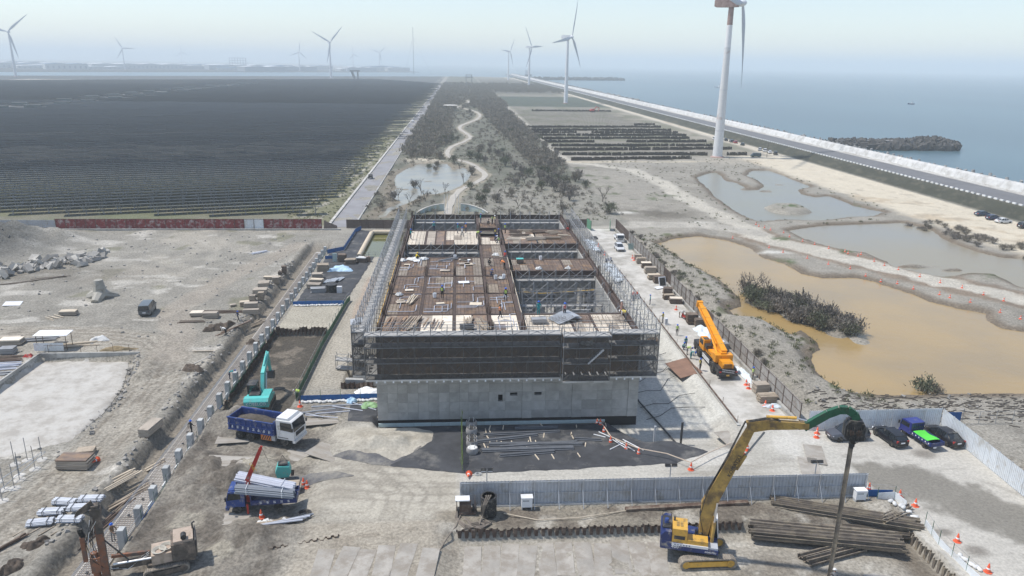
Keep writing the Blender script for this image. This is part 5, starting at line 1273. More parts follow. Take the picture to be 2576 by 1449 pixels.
b = B().taper((.6,0,2.0),(.85,0,5.5),.55,.75,.55,1.15).taper((.80,0,5.2),(2.3,0,9.3),.55,1.2,.5,.95).taper((2.25,0,9.2),(3.55,0,12.85),.5,.95,.45,.6)
bo = b.build('boom', M['boom'], ex)
for sg in (-1,1): B().tube((1.35,sg*.5,1.5),(1.42,sg*.5,3.9),.15,n=10).build('boom_cylinder', M['boom'], ex); B().tube((1.42,sg*.5,3.8),(1.5,sg*.42,5.7),.085,n=8).build('cylinder_rod', M['chrome'], ex)
B().tube((2.75,0,8.9),(3.35,0,10.3),.16,n=10).build('arm_cylinder', M['boom'], ex); B().tube((3.3,0,10.2),(4.6,0,12.55),.09,n=8).build('cylinder_rod', M['steel'], ex)
text_part('KOMATSU',.46,M['dark'],bo,(2.55,-.285,9.3),(R(90),R(-70),0))
text_part('400',.42,M['whitep'],ex,(-1.7,-1.475,1.66),(R(90),0,0)); text_part('KOMATSU',.2,M['whitep'],ex,(1.25,-1.475,1.52),(R(90),0,0)); glyphs(ex,6,-1.7,.24,-1.478,1.9,.14,rgv,M['navy'])
B().taper((3.2,0,12.9),(5.0,0,13.35),.5,.95,.5,.8).taper((4.9,0,13.3),(7.9,0,13.55),.48,.78,.42,.5).build('arm', M['boom'], ex)
B().tube((4.6,0,13.95),(6.9,0,14.1),.13,n=10).build('bucket_cylinder', M['yellow'], ex); B().tube((6.8,0,14.1),(7.7,0,13.95),.07,n=8).build('cylinder_rod', M['chrome'], ex)
g_ = [(7.5,13.35),(8.3,14.0),(9.2,14.75),(10.0,15.2),(10.6,15.25),(11.1,14.95),(11.35,14.5)]
b = B()
for (a,c),(d,e) in zip(g_, g_[1:]): b.taper((a,0,c),(d,0,e),.42,.62,.42,.58)
b.build('extension_arm', M['green'], ex)
for k in range(5): B().path([(.6,-.3+k*.14,2.6),(.2,-.4+k*.16,4.2),(.55,-.3+k*.12,6.3),(1.9,-.25+k*.1,9.9),(3.0,-.2+k*.08,13.3),(5,-.2+k*.08,13.95),(7.2,-.2+k*.1,13.2),(8.6,.0,13.6)],.03,5).build('hose', M['black'], ex)
b = B()
for k in range(16): a = k*1.3; b.path([(-.1+.3*math.cos(a),-.4+.5*math.sin(a),2.0),(.2+.3*math.sin(a),-.1+.3*math.cos(a*2),2.6+.2*math.cos(a)),(.7+.2*math.cos(a),.2*math.sin(a*3),2.3)],.035,5)
b.build('hydraulic_hoses', M['black'], ex)
# vibratory hammer and the pile it holds
vh = thing('pile_driver','black vibrating pile hammer hanging from the green excavator arm','pile driver',(31.18,50.76,11.5),R(-15.8))
B().prism([(-.75,.55),(-.75,1.55),(-.45,2.0),(.45,2.0),(.75,1.55),(.75,.55),(.5,.3),(-.5,.3)],'y',-.42,.42).build('housing', M['dark'], vh)
B().box((0,0,2.15),(.5,.4,.4)).box((0,0,2.4),(.3,.3,.3)).build('suspension', M['dark'], vh)
for sg in (-1,1): B().box((sg*.5,0,1.3),(.18,1.0,1.1)).build('elastomer_block', M['black'], vh); B().tube((sg*.3,-.5,1.0),(sg*.3,.5,1.0),.24,n=12).build('eccentric_motor', M['rust'], vh)
B().box((0,0,.05),(.34,.5,.75)).box((0,0,-.35),(.24,.42,.3)).build('clamp', M['dark'], vh)
for k in range(6): B().path([(-.3+k*.1,-.3,1.9),(-.5+k*.2,-.62,1.2),(-.3+k*.12,-.55,.3),(-.1+k*.05,-.3,.0)],.025,5).build('hose', M['black'], vh)
pm_ = pile_mesh(.42,.3,12.9,M['pile'],'pile_shaft')
o = link('steel_pile', pm_, None, (31.18,50.76,11.3), R(50)); tag(o,'upright steel sheet pile clamped under the black pile hammer','steel pile')
# orange rough terrain crane (forward = +y)
t = thing('mobile_crane','orange rough-terrain crane with its telescopic boom lowered along the site road','crane',(35.6,93.9,.03),R(90))
B().b2(-5.4,5.6,-1.25,1.25,.75,1.15).build('carrier', M['dark'], t)
B().b2(-5.3,-3.3,-1.2,1.2,1.15,1.5).build('rear_deck', M['dark'], t); B().b2(3.6,5.5,-1.25,1.25,1.15,1.65).build('front_deck', M['dark'], t)
B().prism([(-5.25,1.45),(-3.5,1.45),(-3.5,2.25),(-4.9,2.3),(-5.25,2.0)],'y',-.75,.75).build('engine_hood', M['orange'], t)
b = B()
for k in range(5): b.box((-5.2,0,1.55+k*.13),(.16,1.1,.05))
b.build('radiator_grille', M['dark'], t)
B().box((-5.55,0,.72),(.3,2.5,.32)).build('rear_bumper', M['dark'], t); B().box((-5.72,.1,.72),(.03,.42,.22)).build('number_plate', M['yellow'], t)
lad = B().beam((-5.62,-.8,1.0),(-5.62,.9,1.25),.05,.06).beam((-5.62,-.8,1.3),(-5.62,.9,1.55),.05,.06)
for k in range(8): lad.beam((-5.62,-.7+k*.21,1.02+k*.03),(-5.62,-.7+k*.21,1.32+k*.03),.03,.03)
lad.build('ladder', M['galv'], t)
for sg in (-1,1):
    for x in (-3.0,2.8): wheel_part(t,(x,sg*1.12,.78),.78,.62,M['orange'],sg)
    for k in range(3): B().box((-.1,sg*1.29,.75+k*.22),(2.9,.04,.12)).build('side_rail', M['whitep'], t)
    B().b2(-1.6,1.5,sg*1.12-.12,sg*1.12+.12,.62,1.4).build('tool_box', M['dark'], t)
    B().box((-4.9,sg*1.2,.8),(.5,.2,.9)).box((4.9,sg*1.2,.8),(.5,.2,.9)).build('outrigger', M['dark'], t); B().box((-5.6,sg*1.1,1.15),(.08,.26,.16)).build('tail_light', M['red'], t)
B().lathe([(.9,0),(.9,.3)],20,(-.8,0,1.15)).build('slew_ring', M['dark'], t)
B().prism([(-3.4,1.55),(1.2,1.5),(1.2,2.15),(-1.0,2.2),(-2.2,2.55),(-3.4,2.55)],'y',-1.05,.95).build('turntable', M['orange'], t)
B().prism([(-3.6,1.75),(-2.6,1.6),(-2.6,2.75),(-3.6,2.75)],'y',-1.2,1.2).build('counterweight', M['orange'], t)
B().b2(-3.3,-2.2,-.4,.4,2.7,3.0).build('winch_cover', M['orange'], t)
# cab on the left side (+y local)
B().prism([(1.2,1.5),(3.1,1.5),(3.25,2.2),(2.9,3.1),(1.2,3.1)],'y',.32,1.25).build('cab', M['orange'], t)
for sg, yy in ((1,1.262),(-1,.308)): B().add([(1.55,yy,2.2),(3.0,yy,2.2),(2.78,yy,2.98),(1.55,yy,2.98)],[(0,1,2,3)]).build('side_window', M['glass'], t)
B().add([(3.25,.4,2.22),(3.25,1.18,2.22),(2.93,1.15,3.03),(2.93,.42,3.03)],[(0,1,2,3)]).build('windscreen', M['glass'], t); B().box((1.8,.78,3.13),(.9,.7,.05)).build('roof_hatch', M['dark'], t)
B().b2(.2,1.15,.3,1.15,2.1,2.65).build('hydraulic_box', M['dark'], t)
glyphs(t,6,-.9,.26,.962,1.8,.2,rgv,M['rust'])
A_ = Vector((-2.9,-.15,2.75)); Bv = Vector((8.7,-.25,5.9)); dv = (Bv-A_)
bo = B().taper(tuple(A_),tuple(A_+dv*.86),.78,.95,.74,.88).build('boom', M['orange'], t)
B().taper(tuple(A_+dv*.86),tuple(A_+dv*.93),.66,.80,.64,.78).build('inner_boom', M['orange'], t); B().taper(tuple(A_+dv*.92),tuple(Bv),.56,.70,.62,.74).build('inner_boom', M['orange'], t)
B().box(tuple(Bv+Vector((.15,0,.05))),(.5,.85,.9),0,0,-.26).build('boom_head', M['orange'], t)
for k in range(3): B().wheel(tuple(Bv+Vector((.35,-.25+k*.25,-.35))),.26,.1,n=12).build('sheave', M['dark'], t)
for sg in (-1,1):
    B().tube((-1.6,sg*.28,2.2),tuple(A_+dv*.40+Vector((0,sg*.28,-.45))),.17,n=10).build('lift_cylinder', M['orange'], t)
    jb = A_+dv*.16+Vector((0,sg*.52,.1)); je = A_+dv*.92+Vector((0,sg*.5,.1)); B().beam(tuple(jb),tuple(je),.12,.22).build('folding_jib' if sg < 0 else 'hose_tray', M['orange'], t)
for k in range(5): q = A_+dv*(.12+k*.18); B().box(tuple(q+Vector((0,0,.46))),(.1,.82,.1),0,0,-.26).build('boom_band', M['yellow'], t)
B().box(tuple(A_+dv*.2+Vector((0,-.66,.1))),(.5,.2,.3)).build('lamp', M['whitep'], t)
# teal excavator in the trench mouth, facing away
t = thing('excavator','teal excavator digging at the mouth of the deep trench','excavator',(-24.5,85.2,hz(-24.5,85.2)+.05),R(92))
for sg in (-1,1): crawler(t,3.9,.55,.85,sg*1.15,M['dark'])
B().tube((0,0,.7),(0,0,1.15),.65,n=14).box((0,0,.6),(1.6,1.8,.35)).build('undercarriage', M['dark'], t)
B().prism([(-2.1,1.1),(1.4,1.1),(1.4,1.35),(-.6,1.9),(-2.0,1.95),(-2.35,1.6)],'y',-1.42,1.42).build('house', M['teal'], t)
B().prism([(-2.45,1.05),(-1.5,1.05),(-1.5,2.15),(-2.2,2.15),(-2.5,1.8)],'y',-1.45,1.45).build('counterweight', M['teal'], t)
B().b2(-1.45,-.2,-.2,1.0,1.9,2.25).build('engine_hood', M['dark'], t); B().b2(-1.4,.6,-1.4,-.4,1.7,2.1).build('side_cover', M['teal'], t)
B().prism([(-.3,1.35),(1.5,1.35),(1.55,2.0),(1.3,2.95),(-.3,2.95)],'y',.42,1.4).build('cab', M['glass'], t)
b = B().b2(-.35,1.35,.38,1.44,2.9,3.05)
for x in (-.28,1.45):
    for y in (.44,1.38): b.beam((x,y,1.4),(x if x < 0 else 1.3,y,2.95),.09,.09)
b.build('cab_frame', M['dark'], t)
text_part('KOBELCO',.52,M['whitep'],t,(-2.52,0,1.5),(R(90),0,R(-90)))
B().taper((.6,-.15,1.5),(1.6,-.15,3.7),.4,.6,.42,.8).taper((1.5,-.15,3.6),(4.6,-.15,5.1),.42,.8,.38,.5).build('boom', M['teal'], t)
B().taper((4.5,-.15,5.3),(5.6,-.15,2.4),.36,.6,.3,.35).build('arm', M['teal'], t)
for sg in (-1,1): B().tube((1.0,-.15+sg*.32,1.4),(2.2,-.15+sg*.28,3.6),.1,n=8).build('boom_cylinder', M['chrome'], t)
B().tube((2.4,-.15,4.5),(4.4,-.15,5.6),.09,n=8).build('arm_cylinder', M['teal'], t)
B().prism([(5.2,2.5),(5.9,2.4),(6.1,1.7),(5.6,1.3),(4.9,1.6)],'y',-.6,.3).build('bucket', M['dark'], t)
# red excavator far away on the planted ground
t = thing('excavator','small red excavator far off among the brushwood rows','excavator',(117,655,hz(117,655)),R(10))
for sg in (-1,1): B().b2(-2,2,sg*1.1-.3,sg*1.1+.3,0,.85).build('track', M['dark'], t)
B().prism([(-2.2,.95),(1.3,.95),(1.3,2.4),(.3,2.9),(-2.2,2.2)],'y',-1.3,1.3).build('house', M['red'], t); B().b2(.1,1.3,.4,1.3,1.6,3.0).build('cab', M['glass'], t)
B().taper((1,0,1.8),(3.4,0,4.6),.5,.7,.45,.6).taper((3.2,0,4.6),(6.2,0,3.6),.45,.6,.4,.4).build('boom', M['red'], t); B().taper((6.1,0,3.8),(5.4,0,.9),.4,.5,.35,.35).build('arm', M['red'], t)
# drilling rig bottom left
rigm = mat('rig_orange',(.27,.115,.06),.7,var=.25,dirt=(.12,.10,.085),dirt_amt=.5,dirt_scale=1.2); rigd = mat('rig_dirty',(.10,.085,.07),.8,var=.4,scale=2,dirt=(.24,.19,.15),dirt_amt=.4); rigp = mat('rig_hood',(.42,.335,.265),.7,var=.12,dirt=(.3,.24,.18),dirt_amt=.35)
t = thing('drilling_rig','dirty orange crawler drilling rig with an upright mast by the footing','drilling rig',(-24.2,53.6,-.35),R(200))
for sg in (-1,1): crawler(t,3.4,.5,.85,sg*1.0,rigd)
B().b2(-2.2,1.3,-.8,.8,.7,1.1).build('chassis', rigd, t)
B().b2(-2.3,-.5,-1.1,1.0,1.1,2.6).build('engine_bay', rigd, t); B().b2(-2.2,-.7,-1.0,.9,2.6,2.8).build('engine_hood', rigp, t); B().b2(-2.4,-2.3,-1.15,1.05,1.1,2.7).build('radiator', M['dark'], t)
B().tube((-1.5,.9,3.05),(-1.5,.35,3.05),.22,n=12).build('air_filter', M['dark'], t); B().path([(-2.2,-.6,2.7),(-2.2,-.6,3.3),(-2.4,-.6,3.4)],.08,6).build('exhaust', M['dark'], t)
B().b2(-.5,1.0,-.9,.9,1.1,1.95).build('tank_cover', rigp, t)
for j in range(2):
    b = B()
    for k in range(5):
        r_ = .35+.05*k; cx = -.15+j*.55; b.path([(cx+r_*math.cos(a*PI/8),.1+j*.3+r_*math.sin(a*PI/8),2.0+.03*k) for a in range(17)],.028,5)
    b.build('hose_coil', mat('pale_hose',(.50,.47,.40),.8,var=.15), t)
B().taper((.9,0,1.2),(3.9,-.2,1.0),.6,.6,.4,.45).build('mast_arm', rigd, t); B().tube((1.0,.4,1.5),(3.8,.1,1.5),.09,n=8).build('hydraulic_cylinder', M['chrome'], t); B().taper((1.2,-.5,1.5),(3.9,-.3,2.0),.2,.3,.2,.25).build('control_arm', rigm, t)
B().tube((2.2,.1,.9),(4.1,.1,3.8),.06,n=6).build('brace_rod', M['dark'], t)
b = B().box((4.35,0,2.6),(.46,.5,8.0)); b.build('mast', rigd, t)
B().box((4.62,0,2.6),(.10,.3,7.9)).build('mast_rail', rigm, t); B().box((4.35,.3,1.6),(.5,.12,6)).build('mast_side', rigm, t)
B().box((4.4,0,6.55),(.75,.75,.6)).box((4.4,0,6.95),(.5,.6,.25)).build('mast_head', rigd, t); B().prism([(4.4,6.9),(5.9,6.3),(5.7,6.75),(4.6,7.5)],'y',-.06,.06).build('head_blade', rigd, t)
B().box((4.95,0,1.9),(.7,.8,1.3)).tube((5.0,0,.6),(5.0,0,1.4),.28,n=12).tube((5.0,0,2.5),(5.0,0,2.9),.25,n=12).build('rotary_head', rigm, t)
B().tube((5.0,0,-.6),(5.0,0,.7),.16,n=10).build('drill_rod', M['dark'], t)
B().box((5.55,.35,3.6),(.3,.35,2.2)).build('hose_carrier', rigm, t)
b = B()
for k in range(14): b.box((5.45+.14*math.sin(k*.22),.35,4.7+.09*k if k < 8 else 5.4-.12*(k-8)),(.32,.3,.07))
b.build('energy_chain', M['black'], t)
for k in range(9): a = k*.7; B().path([(4.6+.3*math.cos(a),.4*math.sin(a),5.8),(5.2+.25*math.sin(a),.5*math.cos(a),4.0),(5.0+.3*math.cos(a),.45*math.sin(a),2.4),(4.2,.3*math.sin(a),1.2),(2.8,.3*math.cos(a),.9),(1.2,.3*math.sin(a),1.7)],.028,5).build('hose', M['black' if k%3 else 'bagw'], t)
# ---------------- people ----------------
SKEL = {}
def skeleton(pose):
    """joint -> (position, radius); facing +x"""
    J = dict(pel=((0,0,.95),.125), sp=((.01,0,1.18),.125), ch=((0,0,1.36),.15), nk=((.01,0,1.50),.058), hd=((.03,0,1.62),.10), ht=((.02,0,1.70),.085), no=((.135,0,1.615),.018))
    for s, n in ((1,'l'),(-1,'r')):
        J[n+'sh'] = ((0,s*.19,1.42),.065); J[n+'el'] = ((-.04,s*.25,1.14),.045); J[n+'wr'] = ((.06,s*.26,.90),.03); J[n+'ha'] = ((.08,s*.26,.82),.034)
        J[n+'hi'] = ((0,s*.10,.90),.10); J[n+'kn'] = ((.02,s*.11,.50),.065); J[n+'an'] = ((-.02,s*.11,.09),.045); J[n+'to'] = ((.17,s*.12,.045),.04)
        J[n+'er'] = ((.02,s*.105,1.61),.02)
    def mv(k, p): J[k] = (p, J[k][1])
    if pose == 'walk':
        mv('lkn',(.16,.11,.52)); mv('lan',(.20,.11,.09)); mv('lto',(.38,.12,.05)); mv('rkn',(-.02,-.11,.50)); mv('ran',(-.30,-.11,.16)); mv('rto',(-.14,-.12,.05))
        mv('lel',(-.16,.25,1.17)); mv('lwr',(-.12,.26,.93)); mv('lha',(-.10,.26,.86)); mv('rel',(.10,-.25,1.17)); mv('rwr',(.28,-.22,1.02)); mv('rha',(.35,-.21,.99))
    if pose == 'reach':
        mv('lel',(.22,.24,1.22)); mv('lwr',(.42,.16,1.12)); mv('lha',(.50,.14,1.10)); mv('rel',(.18,-.24,1.18)); mv('rwr',(.38,-.14,1.06)); mv('rha',(.46,-.12,1.05))
    if pose == 'bend':
        for k, q in dict(sp=(.16,0,1.10),ch=(.40,0,1.14),nk=(.53,0,1.16),hd=(.66,0,1.13),ht=(.72,0,1.18),no=(.72,0,1.03)).items(): mv(k, q)
        for s, n in ((1,'l'),(-1,'r')):
            mv(n+'sh',(.42,s*.19,1.12)); mv(n+'el',(.48,s*.22,.84)); mv(n+'wr',(.58,s*.16,.62)); mv(n+'ha',(.62,s*.14,.54)); mv(n+'er',(.64,s*.105,1.13))
    if pose == 'crouch':
        for k, q in dict(pel=(-.10,0,.38),sp=(-.02,0,.60),ch=(.08,0,.77),nk=(.14,0,.90),hd=(.20,0,1.01),ht=(.20,0,1.09),no=(.30,0,.98)).items(): mv(k, q)
        for s, n in ((1,'l'),(-1,'r')):
            mv(n+'sh',(.10,s*.19,.82)); mv(n+'el',(.30,s*.24,.62)); mv(n+'wr',(.46,s*.14,.46)); mv(n+'ha',(.53,s*.12,.40)); mv(n+'er',(.19,s*.105,1.0))
            mv(n+'hi',(-.06,s*.12,.36)); mv(n+'kn',(.32,s*.17,.48)); mv(n+'an',(.06,s*.14,.09)); mv(n+'to',(.26,s*.16,.045))
    return J
BONES = [('pel','sp','top'),('sp','ch','top'),('ch','nk','top'),('nk','hd','skin'),('hd','ht','skin'),('hd','no','skin')]
for n in 'lr': BONES += [('ch',n+'sh','top'),(n+'sh',n+'el','top'),(n+'el',n+'wr','top'),(n+'wr',n+'ha','skin'),('pel',n+'hi','pants'),(n+'hi',n+'kn','pants'),(n+'kn',n+'an','pants'),(n+'an',n+'to','shoe'),('hd',n+'er','skin')]
PM = {}
def person_mesh(pose):
    if pose in PM: return PM[pose]
    J = skeleton(pose); names = list(J); bones = list(BONES)
    for s, n in ((1,'l'),(-1,'r')):       # five fingers curling from each palm
        w, h = Vector(J[n+'wr'][0]), Vector(J[n+'ha'][0]); d = (h-w).normalized(); a = Vector((1,0,0)) if abs(d.x) < .8 else Vector((0,0,1)); a = (a-d*a.dot(d)).normalized(); c = d.cross(a)
        for k in range(5):
            L = (.055,.085,.095,.088,.07)[k]; f = (-.5,-.28,-.05,.2,.42)[k] if k else -.6
            base = h + a*(.034*f*2); tip = base + d*L + c*s*-.02 + (a*-.03 if k == 0 else Vector((0,0,0)))
            mid = (base+tip)/2 + c*s*.012
            for q, p in (('m',mid),('t',tip)): J['%s%d%s'%(n,k,q)] = (tuple(p), .0095)
            names += ['%s%dm'%(n,k),'%s%dt'%(n,k)]; bones += [(n+'ha','%s%dm'%(n,k),'skin'),('%s%dm'%(n,k),'%s%dt'%(n,k),'skin')]
    idx = {k:i for i,k in enumerate(names)}
    me = bpy.data.meshes.new('person_base'); me.from_pydata([J[k][0] for k in names], [(idx[a],idx[b]) for a,b,_ in bones], []); me.update()
    ob = bpy.data.objects.new('person_base', me); COL.objects.link(ob)
    sk = ob.modifiers.new('s','SKIN'); sk.branch_smoothing = .5
    for i, k in enumerate(names): sv_ = me.skin_vertices[0].data[i]; r = J[k][1]; sv_.radius = (r, r*(.8 if k in ('ch','sp') else 1)); sv_.use_root = (k == 'pel')
    sb_ = ob.modifiers.new('u','SUBSURF'); sb_.levels = 1
    bpy.context.view_layer.update()
    out = bpy.data.meshes.new_from_object(ob.evaluated_get(bpy.context.evaluated_depsgraph_get()))
    bpy.data.objects.remove(ob)
    seg = [(np.array(J[a][0]),np.array(J[b][0]),{'skin':0,'top':1,'pants':2,'shoe':3}[t]) for a,b,t in bones]
    out.materials.clear()
    for m in (M['skin'],M['dark'],M['dark'],M['dark']): out.materials.append(m)
    for f in out.polygons:
        c = np.array(f.center); best, bi = 9, 0
        for a, b, t in seg:
            e = b-a; u = np.clip((c-a)@e/(e@e+1e-9),0,1); d = np.linalg.norm(c-a-e*u)
            if d < best: best, bi = d, t
        f.material_index = bi; f.use_smooth = True
    PM[pose] = (out, {k:J[k][0] for k in names}); return PM[pose]
def cl(n, c): return mat('cloth_'+n, c, .9, var=.15, scale=6)
CL = dict(teal=cl('teal',(.02,.22,.24)), navy=cl('navy',(.02,.03,.07)), black=cl('black',(.018,.018,.022)), white=cl('white',(.6,.6,.58)), lime=cl('lime',(.45,.62,.06)), orange=cl('orange',(.72,.22,.06)), grey=cl('grey',(.2,.2,.2)), red=cl('red',(.45,.05,.04)), brown=cl('brown',(.2,.13,.08)), pink=cl('pink',(.6,.36,.28)), yellow=cl('yellow',(.66,.5,.04)))
HELM = dict(b=mat('helmet_blue',(.02,.12,.55),.4,var=.03), w=mat('helmet_white',(.75,.75,.74),.4,var=.03), y=mat('helmet_yellow',(.75,.5,.03),.4,var=.03), n=mat('cap_dark',(.03,.03,.035),.8))
hm_ = B().lathe([(.165,0),(.165,.012),(.125,.018),(.122,.06),(.09,.11),(.03,.135)],14).mesh('helmet',50)
hm_.materials.append(HELM['b'])
hr_ = B().lathe([(.085,-.05),(.104,0),(.10,.05),(.06,.09)],10).mesh('hair',60); hr_.materials.append(mat('hair_black',(.012,.01,.01),.8))
ey_ = B().box((0,.035,0),(.012,.022,.012)).box((0,-.035,0),(.012,.022,.012)).mesh('eyes'); ey_.materials.append(M['dark'])
def person(label, x, y, z, rz, pose='stand', top='navy', pants='black', vest=None, helmet='b', group=None):
    me, J = person_mesh(pose)
    o = bpy.data.objects.new('person', me); COL.objects.link(o); o.location = (x,y,z); o.rotation_euler = (0,0,rz); o.scale = (1.03,)*3
    tag(o, label, 'person', group)
    for i, m in ((1,CL[top]),(2,CL[pants]),(3,CL['black'])): o.material_slots[i].link = 'OBJECT'; o.material_slots[i].material = m
    hd = Vector(J['hd']); up = (Vector(J['ht'])-Vector(J['nk'])).normalized()
    q = up.to_track_quat('Z','Y').to_euler()
    h = kidmesh('helmet', hm_, o, tuple(hd+up*.045)); h.rotation_euler = q; h.material_slots[0].link = 'OBJECT'; h.material_slots[0].material = HELM[helmet]
    k = kidmesh('hair', hr_, o, tuple(hd+up*.0-Vector((.02,0,0)))); k.rotation_euler = q
    kidmesh('eyes', ey_, o, tuple(hd+Vector((.098,0,.02))))
    if vest:
        a, c = Vector(J['sp'])-(Vector(J['ch'])-Vector(J['sp']))*.6, Vector(J['ch'])+(Vector(J['nk'])-Vector(J['ch']))*.35
        b = B().tube(tuple(a),tuple(c),.165,.185,n=12); b.v = [(p[0],p[1],p[2]) for p in b.v]
        vo = b.build('vest', CL[vest], o, 40)
        for f in (.3,.65): pz = a+(c-a)*f; B().tube(tuple(pz-up*.015),tuple(pz+up*.015),.182,.184,n=12).build('reflective_band', CL['white'], vo)
    return o
D_ = DZ+.12
for a in [
 ('worker in a lime vest and blue helmet standing on the middle of the brown deck',-2.2,92.2,D_,1.2,'stand','navy','black','lime','b'),
 ('worker in a lime vest walking on the central strip with conduits',6.0,90.9,D_,1.6,'walk','navy','black','lime','b'),
 ('worker in an orange vest walking over the white boards of the central strip',4.9,84.1,D_,.1,'walk','brown','black','orange','n'),
 ('worker in teal clothes with a blue helmet at the edge of the deep shaft',9.7,85.3,D_,1.8,'stand','teal','teal',None,'b'),
 ('worker in a red vest beside the corrugated sheets on the pale deck',12.8,84.6,D_,-1.2,'stand','white','black','red','b'),
 ('worker wrapped in pale cloth by the edge beam behind the starter bars',20.0,85.4,D_,2.5,'stand','pink','pink',None,'w'),
 ('worker bending over the starter bars at the deck corner',20.0,83.0,D_,2.8,'bend','white','grey','yellow','w'),
 ('worker in teal overalls standing on the narrow beam before the rear shaft',-4.5,132.4,D_,-1.4,'stand','teal','navy',None,'b'),
 ('worker in light blue standing on the white plywood beside the vest wearer',-.2,130.6,D_,.3,'reach','teal','grey',None,'b'),
 ('worker in an orange vest on the white plywood near the central beam',1.3,131.0,D_,2.8,'stand','brown','navy','orange','b'),
 ('worker in pale clothes walking over the white plywood',.6,127.7,D_,-.8,'walk','white','grey',None,'b'),
 ('worker in teal clothes at the outer beam beside the white plywood',-8.3,126.2,D_,.4,'reach','teal','navy',None,'b'),
 ('worker in a lime vest bending beside the central beam',3.1,126.5,D_,.2,'bend','navy','black','lime','b'),
 ('worker crouching on the plywood at the rear of the central strip',5.5,137.5,D_,.6,'crouch','black','black',None,'n'),
 ('first of two workers standing close together on the rear central strip',6.4,138.4,D_,2.6,'stand','grey','black','lime','n'),
 ('second of two workers standing close together on the rear central strip',6.9,138.2,D_,3.0,'stand','white','black','yellow','w'),
 ('worker in teal beside the outer form of the rear central strip',4.2,139.6,D_,.2,'stand','teal','navy',None,'b'),
 ('worker in a yellow vest amid the opening in the central strip',6.4,127.2,D_,1.8,'stand','navy','navy','yellow','n'),
 ('worker in navy standing over the crouching pair in the central strip',7.0,126.4,D_,2.4,'reach','navy','black',None,'b'),
 ('worker crouching on the boards of the central strip opening',6.2,123.8,D_,.4,'crouch','navy','navy',None,'b'),
 ('worker crouching in a lime vest on the boards of the central strip',6.8,123.6,D_,2.9,'crouch','white','grey','lime','w'),
 ('worker in a lime vest on the edge of the cluttered rear deck',8.4,130.6,D_,-2.8,'stand','grey','black','lime','b'),
 ('worker in a black top crouching beside the central beam',4.5,108.7,D_,.3,'crouch','black','black',None,'n'),
 ('worker in an orange top bending at the central beam',6.8,106.6,D_,2.4,'bend','orange','black',None,'n'),
 ('worker in red crouching where the central strip meets the shaft',7.2,112.6,D_,1.2,'crouch','red','grey',None,'b'),
 ('worker crouching among white buckets on the central strip',4.6,102.0,D_,.8,'crouch','navy','navy',None,'b'),
 ('two-tone dressed worker crouching among white bags on the brown deck',-6.6,112.0,D_,.5,'crouch','yellow','black',None,'y'),
 ('worker in a red vest by the outer form beside the cluttered deck',20.0,131.5,D_,2.2,'crouch','red','black',None,'n'),
 ('worker in a lime vest and black trousers standing alone on the site road',33.6,105.3,.04,-1.9,'stand','white','black','lime','b'),
 ('worker in teal clothes standing on the site road near the scaffold',33.2,120.5,.04,2.8,'stand','teal','navy',None,'b'),
 ('worker in a dark vest leaning on the rail beside the white cabinet',32.9,111.0,.04,2.6,'reach','black','black','yellow','b'),
 ('worker in a checked shirt stooping beside the red scooter',36.4,113.6,.04,-.4,'bend','white','brown',None,'w'),
 ('worker in blue helmet squatting beside the front wheel of the crane',32.75,99.4,.04,-.6,'crouch','teal','navy',None,'b'),
 ('worker in teal behind the squatting crew beside the crane',33.35,100.0,.04,-1.4,'stand','teal','navy',None,'b'),
 ('worker in a lime vest bending beside the crane wheels',32.8,97.4,.04,-.5,'bend','white','grey','lime','b'),
 ('worker in teal reaching down beside the crane side boxes',32.9,95.9,.04,-.9,'bend','teal','teal',None,'b'),
 ('worker in a dark vest standing at the rear of the crane',32.85,91.6,.04,.2,'stand','black','black','yellow','b'),
 ('worker standing against the panel fence behind the crane',39.05,88.4,.04,2.9,'stand','grey','black','lime','b'),
 ('worker in black with a blue helmet walking along the reinforcement mat',-30.2,77.3,-.68,1.0,'walk','black','black',None,'b'),
 ('worker in light blue bending over the far reinforcement mat',-30.4,92.6,-.68,.3,'bend','teal','navy',None,'b'),
 ('worker in a striped shirt with a blue helmet beside the drilling rig mast',-30.4,57.9,-.68,-.6,'reach','brown','grey',None,'b'),
 ('worker in dark clothes standing at the tip of the timber planks',-34.8,112.8,None,.8,'walk','navy','black',None,'b'),
 ('worker in a white shirt stooping over the dirt by the old timbers',-34.7,106.1,None,2.8,'bend','white','black',None,'w'),
 ('worker in a lime vest bending by the green net at the trench mouth',-19.6,84.6,None,2.9,'bend','white','grey','lime','w'),
 ('worker kneeling in a white helmet at the foot of the upright pile',31.2,50.0,None,1.6,'crouch','grey','grey',None,'w'),
]:
    x, y, z = a[1], a[2], a[3]
    person(a[0], x, y, hz(x,y) if z is None else z, a[4], *a[5:10])
